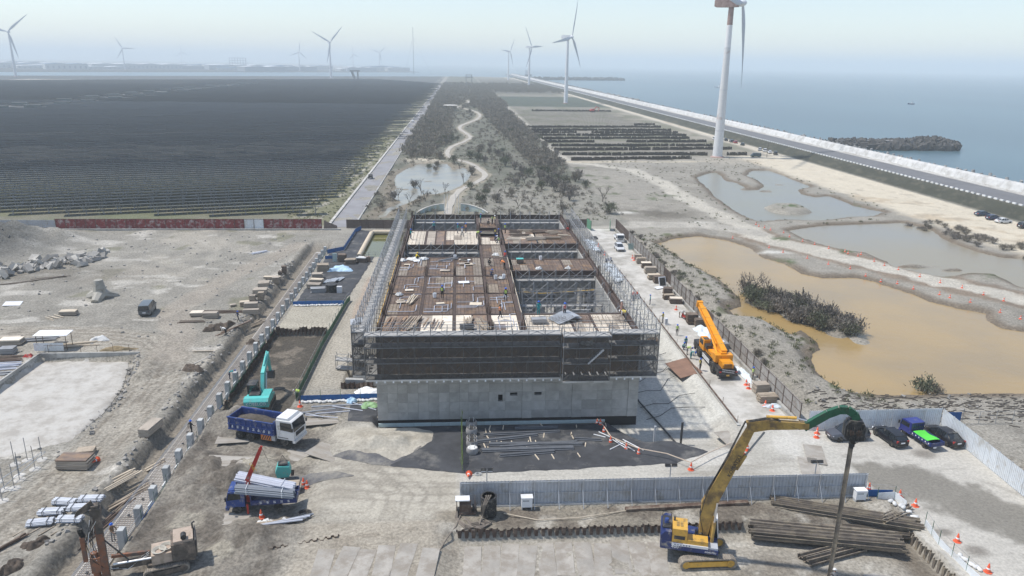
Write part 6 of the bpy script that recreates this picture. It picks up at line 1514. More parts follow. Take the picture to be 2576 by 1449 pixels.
# ---------------- solar field ----------------
pv = mat('solar_panel',(.070,.083,.10),.4,var=.15,spec=.4,rand=.1); pvb = mat('panel_frame',(.40,.41,.42),.6,.2,var=.1)
A16 = R(16); U = Vector((math.cos(A16),math.sin(A16),0)); V = Vector((-math.sin(A16),math.cos(A16),0))
TL = 8.2
CONT = [(-347,602),(-358,650),(-331,618),(-355,716),(-331,663),(-358,776),(-331,709),(-357,820),(-359,870),(-332,766),(-332,822),(-357,912),(-331,880),(-357,963),(-329,942),(-358,1010),(-358,1053),(-330,994),(-354,1127),(-327,1034),(-352,1179),(-329,1108),(-353,1235),(-353,1285),(-327,1158),(-327,1259)]
def table_meshes():
    c, s = math.cos(R(11)), math.sin(R(11)); out = []
    def pt(u, v): return (u, v*c, 2.15-v*s)
    b = B()
    for i in range(2): 
        u0, u1 = -TL/2+.04+i*TL/2, -TL/2+TL/2-.04+i*TL/2
        b.hexa([pt(u0,-1.7),pt(u1,-1.7),pt(u1,1.7),pt(u0,1.7)]+[(x,y,z+.05) for x,y,z in (pt(u0,-1.7),pt(u1,-1.7),pt(u1,1.7),pt(u0,1.7))])
    a = b.mesh('panel_array'); a.materials.append(pv)
    b = B()
    for v in (-1.72,1.72): b.beam(pt(-TL/2,v),pt(TL/2,v),.07,.09)
    for v in (-.9,.9): b.beam((-TL/2,v*c,2.06-v*s),(TL/2,v*c,2.06-v*s),.06,.10)
    f = b.mesh('frame'); f.materials.append(pvb)
    b = B().tube((0,0,-.4),(0,0,.8),.11,n=6).beam((0,0,.75),(0,-1.3,2.3),.10,.10).beam((0,0,.75),(0,1.2,1.85),.09,.09).beam((0,-.1,.65),(-1.0,-.9,2.2),.08,.08).beam((0,-.1,.65),(1.0,-.9,2.2),.08,.08).box((0,0,.05),(.35,.35,.2))
    l = b.mesh('leg'); l.materials.append(pvb)
    return a, f, l
TA, TF, TLg = table_meshes()
tabs = []; k = 0
def inside(p):
    if 590 < p.y < 1300 and -372 < p.x < -318 and any(abs(p.x-cx) < 22 and -9 < p.y-cy < 7 for cx, cy in CONT): return False
    return p.x < -39.5 and p.y > 198.5 and p.y < min(1830+.78*p.x, 1395+max(0,(-29-p.x))*2) and not (-348 < p.x < -339)
far = B(); c11, s11 = math.cos(R(11)), math.sin(R(11))
rgs = random.Random(4); near = []
for k in range(0, 420):
    o = Vector((-40,198,0))+V*(k*5.2-60)
    # along -U and +U
    n = 0; L = TL if k < 50 else TL*3
    m = -int(1300/L)
    sh_ = rgs.uniform(0,L)
    for j in range(m, 30):
        p = o+U*(j*L+(sh_ if k > 16 else (k%3)*2.7))
        az = math.degrees(math.atan2(p.x,p.y))
        if not inside(p) or az < -41: continue
        if L == TL and p.y < 300: near.append(p)
        else: tabs.append((p, L))
near.sort(key=lambda p: p.length); 
for p in near[300:]: tabs.append((p, TL))
for i, p in enumerate(near[:300]):
    t = thing('solar_table','dark solar panel table on paired steel legs at the near edge of the solar field','solar table',(p.x,p.y,hz(p.x,p.y)),A16,'solar tables at the near edge of the field')
    kidmesh('panel_array', TA, t); kidmesh('frame', TF, t); kidmesh('leg', TLg, t, (-2.05,0,0)); kidmesh('leg', TLg, t, (2.05,0,0))
b = B(); e = B()
for p, L in tabs:
    z = 2.15+rgs.uniform(-.12,.12); h = (L-.25)/2
    q = [p-U*h-V*1.7*c11, p+U*h-V*1.7*c11, p+U*h+V*1.7*c11, p-U*h+V*1.7*c11]; zz = [z+1.7*s11]*2+[z-1.7*s11]*2
    lo = [(v.x,v.y,a) for v,a in zip(q,zz)]
    b.hexa(lo+[(x,y,a+.07) for x,y,a in lo])
    if p.y < 700:
        e.beam((q[0].x,q[0].y,zz[0]-.02),(q[1].x,q[1].y,zz[0]-.02),.06,.09)
    if p.y < 480:
        for f in ([0] if L == TL else [-.66,0,.66]):
            c = p+U*h*f; e.beam((c.x,c.y,0),(c.x,c.y,1.2),.12,.12); d = c-V*1.3; e.beam((c.x,c.y,.7),(d.x,d.y,2.3),.1,.1)
o = b.build('solar_rows', pv); stuff(o); tag(o,'dense dark rows of solar panels filling the flat field','solar field')
o = e.build('solar_racking', pvb); stuff(o); tag(o,'pale rails and posts under the dense solar rows','solar racking')
cm_ = mat('container_green',(.055,.08,.08),.7,var=.15); cr_ = mat('container_roof',(.17,.18,.17),.7,var=.1)
CB = B().box((0,0,1.6),(12.2,3.0,2.9)); 
for i in range(14): CB.box((-5.8+i*.89,-1.53,1.6),(.3,.08,2.5))
CBm = CB.mesh('body'); CBm.materials.append(cm_); CRm = B().box((0,0,3.13),(12.5,3.3,.16)).mesh('roof'); CRm.materials.append(cr_); CLm = B().box((0,-1,.12),(18,5,.3)).mesh('plinth'); CLm.materials.append(M['concp'])
for x, y in CONT:
    t = thing('inverter_container','long grey-green inverter container among the solar rows','container',(x,y,0),R(2),'inverter containers in the solar field')
    kidmesh('body', CBm, t); kidmesh('roof', CRm, t); kidmesh('plinth', CLm, t)

# ---------------- wind turbines ----------------
tw_m = mat('turbine_white',(.74,.745,.75),.5,var=.04,rand=.02); tw_r = mat('turbine_stained',(.70,.70,.69),.5,var=.08,dirt=(.50,.42,.38),dirt_amt=.1,dirt_scale=.25); nac_r = mat('nacelle_brown',(.34,.24,.21),.7,var=.2,dirt=(.2,.13,.11),dirt_amt=.4,dirt_scale=.5)  # last one: darker mottled brown for the nearest nacelle and tower top
blade_m = mat('blade_grey',(.55,.57,.60),.5,var=.05,rand=.02)
def blade_mesh(L, name='blade'):
    b = B(); rings = []
    for i in range(14):
        f = i/13; r = 1.5+f*(L-1.5)
        ch = 1.1+2.1*math.sin(min(1,f/.22)*PI/2) if f < .22 else 3.2*(1-(f-.22)/.78)**.8+.25
        th = max(.12, .95*(1-f)**1.4); tw = R(16)*(1-f)**1.5
        pre = -1.6*f*f
        pts = []
        for q in range(8):
            a = 2*PI*q/8; cx = ch*.5*math.cos(a)-ch*.15; cy = th*.5*math.sin(a)
            pts.append((cy*math.cos(tw)-cx*math.sin(tw)+pre, cx*math.cos(tw)+cy*math.sin(tw), r))
        rings.append(pts)
    me = b.loft(rings).mesh(name, 60); me.materials.append(blade_m); return me
BL = blade_mesh(40)
def turbine(label, x, y, yaw, angs, s=1.0, stained=False, hub=66.5):
    t = thing('wind_turbine', label, 'wind turbine', (x,y,hz(x,y)), yaw); t.scale = (s,s,s)
    m = tw_r if stained else tw_m
    zs_ = [0,12,30,48,hub-1.6]; rs = [2.2,2.0,1.7,1.35,1.1]
    for i in range(4):
        B().lathe([(rs[i],zs_[i]),(rs[i+1],zs_[i+1]-.05)],24).build('tower_section', m, t, 60)
        if i: B().lathe([(rs[i]+.035,zs_[i]-.12),(rs[i]+.035,zs_[i]+.05)],24).build('flange', M['galv'], t, 60)
    if stained: B().lathe([(1.22,hub-9),(1.14,hub-1.65)],24).build('tower_top', nac_r, t, 60)
    B().lathe([(3.2,-.3),(3.2,.15),(2.4,.5)],24).build('foundation', mat('turbine_base',(.33,.22,.19),.9), t)
    nm = nac_r if stained else tw_m
    B().loft([[(q,-w,hub-h0),(q,-w,hub+h1),(q,w,hub+h1),(q,w,hub-h0)] for q, w, h0, h1 in ((-7.2,1.3,1.2,1.2),(-6.6,1.55,1.55,1.6),(0,1.7,1.7,1.75),(2.8,1.6,1.6,1.6),(3.3,1.2,1.2,1.2))]).build('nacelle', nm, t, 25)
    B().box((-5,0,hub+2.0),(.2,.2,1.0)).build('wind_vane', M['dark'], t)
    h = B().lathe([(1.35,-1.3),(1.6,-.4),(1.5,.6),(.9,1.6),(.2,2.0)],16).mesh('hub',60); h.materials.append(tw_m)
    ho_ = kidmesh('hub', h, t, (4.5,0,hub), 0, 0, R(90))
    for a in angs: kidmesh('blade', BL, t, (4.7,0,hub), 0, R(a), 0)
    return t
# blade angle a: rotation about the local x axis, 0 is up
YW = R(-35.5)
turbine('nearest wind turbine with a brown-mottled top, rising beside the brushwood rows',119.2,336.5,YW,(206,326,86),1,True)
turbine('white wind turbine with one blade upright, beyond the green field',113.8,800,YW,(-20,-140,-260))
turbine('white wind turbine with a blade to the side, between two others along the sea wall',123.5,1330,YW,(33,-87,153))
turbine('white wind turbine farthest along the sea wall beside the cargo ship',123.8,1884,YW,(-35,-155,85))
for lb,x,y,yw,an,s in (('tall hazy wind turbine at the edge of the solar field facing the far warehouses',-866,1575,-70,(72,-48,192),1.25),('hazy wind turbine by the channel with two blades spread upward',-296,1826,-60,(-42,62,168),1.2),('pale wind turbine standing before the long warehouse roofs',-1067,2558,-55,(28,-92,148),1.0),('faint wind turbine beyond the channel beside a steel frame building',-577,2869,-55,(-10,110,-130),1.0),('very faint wind turbine on the far coast',-330,3300,-60,(-50,70,190),1.1),('faintest wind turbine lost in haze on the far coast',-480,3600,-40,(10,130,250),1.0),('barely visible wind turbine behind the warehouses',-1350,3900,-50,(5,125,245),1.0)):
    turbine(lb,x,y,R(yw),an,s)

# ---------------- shrubs and bare trees ----------------
def leaf_cloud(n, rx, ry, rz_, size, seed, clumps=7, vert=.45):
    g = np.random.default_rng(seed)
    cc = g.normal(size=(clumps,3)); cc /= np.linalg.norm(cc,axis=1)[:,None]; cc *= g.uniform(.25,.8,(clumps,1)); cc[:,2] = cc[:,2]*.6
    w = g.integers(0,clumps,n); p = cc[w]+g.normal(size=(n,3))*.26
    p[:,2] = np.clip(p[:,2],-.95,1.3)
    p = p*np.array([rx,ry,rz_])+np.array([0,0,rz_])
    d = g.normal(size=(n,3)); d[:,2] = np.abs(d[:,2])+vert; d /= np.linalg.norm(d,axis=1)[:,None]
    a = np.cross(d, g.normal(size=(n,3))); a /= np.linalg.norm(a,axis=1)[:,None]
    L = size*g.uniform(.6,1.5,(n,1)); W = size*g.uniform(.12,.32,(n,1))
    v = np.stack([p-a*W, p+a*W, p+d*L+a*W*.3, p+d*L-a*W*.3],1).reshape(-1,3)
    return v, np.arange(n*4).reshape(-1,4)
def np_mesh(name, v, f, m):
    me = bpy.data.meshes.new(name); me.vertices.add(len(v)); me.vertices.foreach_set('co', v.astype(np.float32).ravel())
    me.loops.add(f.size); me.loops.foreach_set('vertex_index', f.ravel().astype(np.int32)); me.polygons.add(len(f)); me.polygons.foreach_set('loop_start', np.arange(0,f.size,4,dtype=np.int32)); me.update(calc_edges=True)
    me.materials.append(m); return me
lf = [mat('twig_grey',(.20,.18,.155),.95,var=.35,scale=.8),mat('foliage_dull',(.105,.115,.07),.9,var=.4,scale=.8),mat('foliage_brown',(.175,.155,.122),.95,var=.35,scale=.8)]
bark = mat('bark',(.10,.085,.07),.95,var=.3)
SH = []
for i in range(6):
    v, f = leaf_cloud(650, 1.0, 1.0, .85, .17, 100+i, 9, .5)
    crown = np_mesh('crown', v, f, lf[i%3])
    b = B(); r5 = random.Random(i)
    for k in range(6): a = r5.uniform(0,6.28); b.path([(0,0,-.1),(.25*math.cos(a),.25*math.sin(a),.5),(.6*math.cos(a),.6*math.sin(a),1.3+.4*r5.random())],.035,4)
    tr = b.mesh('trunk'); tr.materials.append(bark); SH.append((crown, tr))
def branchy(seed, h):
    r5 = random.Random(seed); b = B()
    def grow(p, d, L, r, n):
        q = p+d*L; b.tube(tuple(p),tuple(q),r,r*.62,n=4)
        if n == 0: return
        for k in range(r5.choice((2,3,3))):
            e = (d+Vector((r5.uniform(-.75,.75),r5.uniform(-.75,.75),r5.uniform(-.1,.5)))).normalized(); grow(q, e, L*r5.uniform(.6,.85), r*.6, n-1)
    grow(Vector((0,0,-.2)), Vector((r5.uniform(-.15,.15),r5.uniform(-.15,.15),1)).normalized(), h*.34, h*.028, 4)
    return b
BT = []
for i in range(4): 
    me = branchy(30+i, 1.0).mesh('branches'); me.materials.append(bark); BT.append(me)
rgb = random.Random(9)
def shrub(x, y, s, label, group=None, kind=None, h=1.0):
    k = rgb.randrange(6) if kind is None else kind
    t = thing('shrub', label, 'shrub', (x,y,hz(x,y)-.05), rgb.uniform(0,6.28), group); t.scale = (s,s,s*h)
    kidmesh('crown', SH[k][0], t); kidmesh('trunk', SH[k][1], t); return t
def bare(x, y, s, label, group=None):
    t = thing('bare_tree', label, 'tree', (x,y,hz(x,y)-.05), rgb.uniform(0,6.28), group); t.scale = (s,s,s); kidmesh('branches', BT[rgb.randrange(4)], t); return t
G1 = 'shrubs of the scrub belt'; LB = 'grey-brown scrub bush on the belt between the lane and the dirt track'
for x, y, s in [(-19.6,223.8,2.2),(-8.7,300.9,2.0),(-7.9,319.6,2.4),(-1.7,308.4,2.6),(5.3,324.3,2.6),(8.1,312.6,2.8),(10.7,350.9,2.6),(11,312.7,2.2),(15.4,366,2.4),(17.4,333.3,2.4),(6.5,216.4,2.3),(8.5,230.4,1.8),(3.9,241.4,2.0),(16.6,230.5,1.9),(14,340,2.0),(9,342,2.2),(19,300,3.0),(22,290,2.8),(20,310,3.2),(24,280,2.6),(22,265,2.0),(33.2,230.8,3.4),(33.8,222,2.6),(31.5,238,3.6),(34.5,243,3.2),(30,250,3),(36,232,2.4),(27.4,241.8,2.2),(33,252,2.8),(29,262,2.6),(35,262,2.6),(26,272,2.6),(32,275,2.8)]:
    shrub(x, y, s*.8, LB, G1, h=1.1)
for x, y, s in [(-14.4,214.3,5.5),(-11.8,236.5,6.5),(-10,220,5),(-4.2,236.7,4.5),(.5,294.4,6),(1.8,258.6,5),(15.4,275.9,5),(19.4,259.1,4.6),(23,255.2,5.5),(14.8,237,4.5),(21.3,211,4.8),(17.1,209.2,4.6),(43.7,220.7,7),(-18.8,229,5),(25,232,4),(-7,231,3)]:
    bare(x, y, s, 'leafless grey tree in the scrub belt','bare trees of the scrub belt')
cand = []
while len(cand) < 190:
    y = 190+(rgb.random()**1.6)*620; x = rgb.uniform(-25,44)
    d_ = path_d(x,y)
    if d_ < 3.4: continue
    dense = (x < -1 and 322 < y < 700 and x < -3+.0*y) or (x > 40-y*.028 and y > 245) or (y > 620)
    if not dense and rgb.random() < .93: continue
    cand.append((x,y))
for x, y in cand: shrub(x, y, rgb.uniform(1.2,2.3), LB, G1, h=rgb.uniform(.8,1.2))
# the rest of the scrub reads as one mass
vs, fs, off = [], [], 0; sv = [leaf_cloud(90,1,1,.8,.3,200+i,6,.5) for i in range(8)]
cnt = 0
while cnt < 3800:
    y = 200+(rgb.random()**1.3)*1230; x = rgb.uniform(-25.5,46) if y < 1000 else rgb.uniform(-25,150)
    if y < 1000 and path_d(x,y) < 3.6: continue
    dense = (x < -4 and 322 < y < 720) or (x > 38-y*.03 and y > 270 and x < 42) or (y > 700)
    if y > 1000 and x > 46 and 1060 > y or hz(x,y) < -.2: continue
    if not dense and rgb.random() < .5: continue
    s = (rgb.uniform(1.2,2.3) if dense else rgb.uniform(.5,1.1))*(1+y/1500); a = rgb.uniform(0,6.28); v, f = sv[cnt%8]
    c, sn = math.cos(a), math.sin(a); q = v*s; q = np.stack([q[:,0]*c-q[:,1]*sn+x, q[:,0]*sn+q[:,1]*c+y, q[:,2]*.9-.1],1)
    vs.append(q); fs.append(f+off); off += len(q); cnt += 1
o = link('scrub', np_mesh('scrub', np.concatenate(vs), np.concatenate(fs), lf[2])); stuff(o); tag(o,'dense grey-brown scrub thicket filling the belt behind the building','scrub')
# grass tufts and weeds in the open ground
vs, fs, off = [], [], 0; sv = [leaf_cloud(14,1,1,.35,.45,300+i,3,.9) for i in range(4)]
for i in range(2600):
    z_ = rgb.random()
    if z_ < .35: x, y = rgb.uniform(-25,42), 190+rgb.random()**1.5*260
    elif z_ < .55: x, y = rgb.uniform(42,56), rgb.uniform(80,175)
    elif z_ < .8: x, y = rgb.uniform(-46,-33), rgb.uniform(186,420)
    else: x, y = rgb.uniform(60,130), rgb.uniform(180,330)
    if z_ < .35 and path_d(x,y) < 2: continue
    gz = hz(x,y)
    if gz < -.35: continue
    s = rgb.uniform(.3,.75); v, f = sv[i%4]; q = v*s; vs.append(q+np.array([x,y,gz])); fs.append(f+off); off += len(q)
o = link('weeds', np_mesh('weeds', np.concatenate(vs), np.concatenate(fs), mat('weed_green',(.095,.105,.045),.9,var=.4,scale=.3))); stuff(o); tag(o,'low weeds scattered over the open ground','weeds')
# thicket on the spit in the brown pond
for i in range(46):
    f = rgb.random(); x = 52.5+f*9.5+rgb.uniform(-2.4,2.4); y = 127-f*23+rgb.uniform(-4,4)*(1-f*.5)
    shrub(x, y, rgb.uniform(1.2,2.2), 'dark bush in the thicket on the spit of the brown pond','bushes on the pond spit',kind=(1,0,0,4,2,3)[i%6],h=rgb.uniform(.8,1.25))
for x, y, s in ((52.6,125,7),(54.5,121,6.5),(56,118,6),(57.5,114,5),(59.5,110,4.5),(53.5,128,6)): bare(x,y,s,'leafless tree rising from the thicket on the pond spit','bare trees on the pond spit')
shrub(61,84.9,1.7,'single dark bush standing at the near shore of the brown pond',kind=1); shrub(62.3,84.4,1.1,'small brown bush leaning beside the lone dark bush',kind=2)
for i in range(26): 
    y = rgb.uniform(138,180); shrub(rgb.uniform(41.3,43.5),rgb.uniform(92,176),rgb.uniform(.5,1.0),'low dry bush on the bank outside the long panel fence','dry bushes outside the panel fence',h=.8)
for i in range(40): x = rgb.uniform(122,132); y = 150+rgb.random()*40; shrub(x+ (y-170)*-.1, y, rgb.uniform(.8,1.5),'dry brown bush on the bank between the ponds and the beach','dry bushes on the beach bank',kind=rgb.choice((0,2,5)),h=.7)

# ---------------- brushwood rows ----------------
brm = mat('brushwood',(.055,.044,.032),.95,var=.4,scale=1.2)
def brush(label, x0, x1, y0, y1, gaps=()):
    t = thing('brush_fence', label, 'brush fence', (x0,y0,0)); L = x1-x0; n = int(L/9)
    for i in range(n):
        a, c = L*i/n, L*(i+1)/n
        if any(g0 < x0+(a+c)/2 < g1 for g0,g1 in gaps): continue
        b = B()
        for k in range(58):
            f = rgb.uniform(a,c); y = (y1-y0)*f/L+rgb.uniform(-.35,.35); h = rgb.uniform(.9,1.6); w_ = rgb.uniform(.25,.5); tl = rgb.uniform(-.2,.2)
            b.hexa([(f-w_,y-.05,-.3),(f+w_,y-.05,-.3),(f+w_,y+.05,-.3),(f-w_,y+.05,-.3),(f-w_*.7+tl,y-.03,h),(f+w_*.5+tl,y-.03,h),(f+w_*.5+tl,y+.03,h),(f-w_*.7+tl,y+.03,h)])
        b.build('brush_section', brm, t)
        st_ = B()
        for k in range(5): f = rgb.uniform(a,c); y = (y1-y0)*f/L; st_.beam((f,y,-.3),(f+rgb.uniform(-.1,.1),y,rgb.uniform(1.5,2.0)),.07,.07)
        stuff(st_.build('stakes', bark, t))
for i,(a,c,y0,y1,g) in enumerate([(49,104.2,320,327,()),(47.3,136,338,344,((121,126),)),(46.1,137,357,367,((88,93),)),(46.6,132,375,381.5,()),(45.3,136,393.4,403,((69,92),)),(46,132,411.5,421,()),(45,135.6,431,439,()),(44.5,134.8,449,455,((76,79),)),(44.6,135.7,466,473,()),(44.7,135.8,487,497,()),(122,137,517,519,()),(64.5,135.6,660,665,())]):
    nm = ['nearest brushwood row beside the dirt track','brushwood row that passes behind the big turbine tower','brushwood row with a gap in its middle','unbroken brushwood row before the bare rectangle','brushwood row broken by the bare rectangle','brushwood row just beyond the bare rectangle','seventh brushwood row from the dirt track','eighth brushwood row from the dirt track','ninth brushwood row from the dirt track','last long brushwood row before the staked ground','short brushwood row by the beach track','lone brushwood row beyond the staked ground by the red excavator'][i]
    brush('dark '+nm, a, c, y0, y1, g)
b = B()
for i in range(26):
    for j in range(40): x = 50+j*2.2; y = 505+i*6+j*.15; b.beam((x,y,-.1),(x+rgb.uniform(-.1,.1),y,rgb.uniform(1.0,1.6)),.09,.09)
o = b.build('stake_grid', bark); stuff(o); tag(o,'grid of thin stakes on the open planting ground','stakes')

# ---------------- far shore, channel, sea ----------------
whs = [mat('roof_white',(.80,.81,.82),.6,var=.05),mat('roof_blue',(.28,.36,.46),.6,var=.08),mat('wall_pale',(.52,.53,.52),.8,var=.1),mat('wall_grey',(.34,.36,.38),.8,var=.1)]
rgf = random.Random(17)
def warehouse(label, x, y, L, W, h, rz, rm, wm, group=None, spans=1):
    t = thing('warehouse', label, 'warehouse', (x,y,0), rz, group)
    B().b2(-L/2,L/2,-W/2,W/2,-.5,h).build('wall', wm, t)
    for k in range(spans):
        a = -L/2+L/spans*k; c = a+L/spans
        B().prism([(a-.5,h+.01),(c+.5,h+.01),((a+c)/2,h+L/spans*.025+.6)],'y',-W/2-.6,W/2+.6).build('roof', rm, t)
    for k in range(max(2,int(L/14))): B().box((-L/2+(k+.5)*L/max(2,int(L/14)),-W/2-.06,h*.4),(5,.1,h*.5)).build('door', whs[3], t)
    return t
for i in range(30):
    y = rgf.uniform(2500,3500); x = -1750+i*52+rgf.uniform(-20,20)+(y-2500)*-.15
    yf = float(np.interp(x,[-6000,-1165,-150,210],[-500,2051,3093,3250]))
    if y < yf+60: y = yf+60+rgf.uniform(0,250)
    if x > -250: continue
    w_ = rgf.random(); 
    warehouse(('long white roofed factory hall on the far shore','blue-grey roofed factory hall on the far shore','pale low factory block on the far shore')[i%3],x,y,rgf.uniform(70,190),rgf.uniform(30,60),rgf.uniform(7,17),R(rgf.uniform(20,45)),whs[(0,1,0)[i%3]],whs[2 if i%3 else 3],'factory halls on the far shore',spans=rgf.choice((1,2,3)))
for x, y, L in ((-1500,2750,260),(-1150,2850,300),(-900,3150,240)): warehouse('very long white roofed shed behind the other halls on the far shore',x,y,L,70,16,R(38),whs[0],whs[2],'very long sheds on the far shore',4)
t = thing('steel_frame_building','open steel frame tower block on the far shore','building',(-830,3000,0))
for k in range(5): B().b2(-30,30,-12,12,6+k*9,7+k*9).build('floor', whs[3], t)
for i in range(7): B().b2(-30+i*10-.7,-30+i*10+.7,-12,-10.6,-.5,44).build('column', whs[3], t)
t = thing('radio_mast','tall thin guyed radio mast far out by the channel','mast',(-150,2650,-2)); B().tube((0,0,0),(0,0,152),1.2,.7,n=6).build('lattice', M['steel'], t); 
for a in (0,2.1,4.2): B().tube((60*math.cos(a),60*math.sin(a),0),(0,0,120),.15,n=4).build('guy_wire', M['steel'], t)
t = thing('viewing_tower','square viewing platform on four legs at the far end of the scrub','tower',(19.7,1370,0)); B().b2(-7,7,-5,5,14,15.5).build('platform', M['conc'], t); B().b2(-5.5,5.5,-4,4,18,19).build('roof', M['conc'], t)
for x in (-5,5):
    for y in (-4,4): B().b2(x-.5,x+.5,y-.5,y+.5,-.2,18).build('leg', M['conc'], t)
t = thing('dredging_crane','dark dredging gantry at the edge of the channel','crane',(-236,1783,0)); B().prism([(-2,0),(2,0),(-4,18),(-9,18)],'y',-4,4).build('tower', M['dark'], t); B().b2(-10,12,-4,4,16,19).build('gantry', M['dark'], t); B().b2(6,9,-3,3,0,16).build('leg', M['dark'], t)
t = thing('pavilion','round thin pavilion roof among the scrub','pavilion',(-6.4,656,1.2)); B().lathe([(6.4,3.0),(6.6,3.3),(5.0,3.6)],24).build('roof', M['concp'], t)
for k in range(4): B().tube((-4.5+k*3,0,-1.2),(-4.5+k*3,0,3.1),.25,n=6).build('column', M['conc'], t)
def boat(label, x, y, s, rz):
    t = thing('fishing_boat', label, 'boat', (x,y,-1.5), rz); t.scale = (s,)*3
    B().loft([[(q,-w,1.6+d),(q,-w*.6,-.4),(q,w*.6,-.4),(q,w,1.6+d)] for q,w,d in ((-6,1.6,.2),(0,2.0,0),(5,1.6,.5),(7.5,.1,1.3))]).build('hull', M['navy'] if s < 1.2 else M['white'], t); B().b2(-3.5,-.5,-1.1,1.1,1.5,4.0).build('wheelhouse', M['white'], t); B().tube((-1,0,4),(-1,0,7.5),.1,n=5).build('mast', M['dark'], t)
boat('small fishing boat alone on the open sea',560,905,.6,R(170)); boat('white boat far out on the sea near the nearest turbine blade',520,1500,1.2,R(185))
t = thing('cargo_ship','dark ship moored at the end of the dike by the farthest turbine','ship',(214,2330,-1.6),R(80)); B().prism([(-40,0),(36,0),(44,9),(-42,9)],'y',-7,7).build('hull', M['dark'], t); B().b2(-36,-22,-6,6,9,22).build('superstructure', M['white'], t); B().tube((10,0,9),(10,0,24),.6,n=6).build('derrick', M['dark'], t)
sheet('sand_flat', -760,-420,1180,1420,.15, mat('sand_flat',(.36,.33,.28),.95,var=.1,rand=0))
# painted curved walls and poles behind the building
mur = mat('mural_paint',(.42,.45,.36),.8,var=.25,scale=.5,dirt=(.42,.52,.56),dirt_amt=.5,dirt_scale=.35,rand=0)
for lb, cx, sg in (('curved mural wall tapering towards the pond behind the building',-4.0,-1),('curved yellow mural wall tapering towards the open gate',.6,1)):
    t = thing('mural_wall', lb, 'wall', (cx,206,0)); n = 10
    for k in range(n):
        f0, f1 = k/n, (k+.97)/n
        def pp(f): return Vector((sg*f*7.4, 6.0*math.cos(f*1.5)-5.5,0)), 1.5*math.cos(f*PI/2)**.6+.25
        (p0,h0),(p1,h1) = pp(f0), pp(f1)
        b = B().hexa([(p0.x,p0.y-.15,-.3),(p1.x,p1.y-.15,-.3),(p1.x,p1.y+.15,-.3),(p0.x,p0.y+.15,-.3),(p0.x,p0.y-.15,h0),(p1.x,p1.y-.15,h1),(p1.x,p1.y+.15,h1),(p0.x,p0.y+.15,h0)])
        b.build('wall_segment', mur, t); B().beam((p0.x,p0.y,h0+.08),(p1.x,p1.y,h1+.08),.45,.16).build('coping', M['concp'], t)
for i,(x,y) in enumerate(((-3.9,202),(-3.1,202.3),(-.8,203.4),(0,203.2))):
    o = B().tube((0,0,-.1),(0,0,5.2),.07,n=6).build('flag_pole', M['white']); o.location = (x,y,0); tag(o,'white pole beside the footpath between the mural walls','pole','poles between the mural walls')
# ---------------- stored materials and small site objects ----------------
rgc = random.Random(31)
UB = {}
def ubox(m):
    if m not in UB: me = B().box((0,0,0),(1,1,1)).mesh('board'); me.materials.append(M[m]); UB[m] = me
    return UB[m]
def stack(label, x, y, rz, L, W, n, th=.14, m='plyp', z=None, jit=.08, cat='formwork stack', name='formwork_stack', group=None, topm=None, across=1, bearers=True):
    t = thing(name, label, cat, (x,y,hz(x,y) if z is None else z), rz, group)
    h = 0
    if bearers:
        for s in (-1,1): o = kidmesh('bearer', ubox('woodd'), t, (s*L*.32,0,.05)); o.scale = (.1,W,.1)
        h = .10
    for i in range(n):
        mm = (topm if topm and i == n-1 else m)
        for k in range(across):
            w = W/across
            o = kidmesh('board', ubox(mm), t, (rgc.uniform(-jit,jit),-W/2+w*(k+.5)+rgc.uniform(-jit,jit)*.3,h+th/2), rgc.uniform(-.03,.03)); o.scale = (L*rgc.uniform(.94,1),w*.96,th*.9)
        h += th
    return t
# along the long panel fence
for i,(x,y,L,W,n,m,tm,lb) in enumerate([(38.4,151.6,1.6,1.0,6,'plyp',None,'first pallet stack beside the two cones on the site road'),(38.2,148.2,1.9,1.2,7,'plyp','wood','square board stack behind the first pallets by the fence'),(38.5,144.6,2.0,1.1,7,'woodd','ply','board stack topped by a pale plank by the fence'),(38.2,140.4,2.2,1.3,8,'plyp',None,'tall grey board stack with a pack on top by the fence'),(37.9,136.2,2.4,1.2,6,'wood','woodp','splayed timber stack with pale top planks by the fence'),(38.4,133.8,2.2,1.3,8,'woodd',None,'dark timber stack with a leaning plank by the fence'),(38.0,126.6,1.6,1.3,7,'woodd',None,'dark crate stack beyond the white scrap by the fence'),(37.4,123.6,2.0,1.0,5,'woodd','wood','broken board heap on the site road by the fence'),(37.9,121.2,2.2,1.2,6,'woodd','ply','board heap capped with a white sheet by the fence'),(37.6,110.6,1.8,1.4,10,'rust',None,'rust brown form stack beside the crane boom head'),(38.4,109.0,1.6,1.2,8,'woodd',None,'dark crate pile behind the crane boom head')]):
    stack(lb, x, y, R(rgc.uniform(-8,8)), L, W, n, .16, m, .04, .12, topm=tm)
stack('pale grey board stack beside the last cones of the site road',38.5,84.4,R(4),1.9,1.3,8,.15,'plyp',.04,.05)
stack('weathered plank stack on bearers near the end of the panel fence',38.3,81.9,R(3),2.3,1.3,6,.13,'wood',.04,.15,across=3)
stack('grey panel stack on the road behind the crane hook',38.8,99.4,R(88),2.2,1.2,8,.14,'steel',.04,.08)
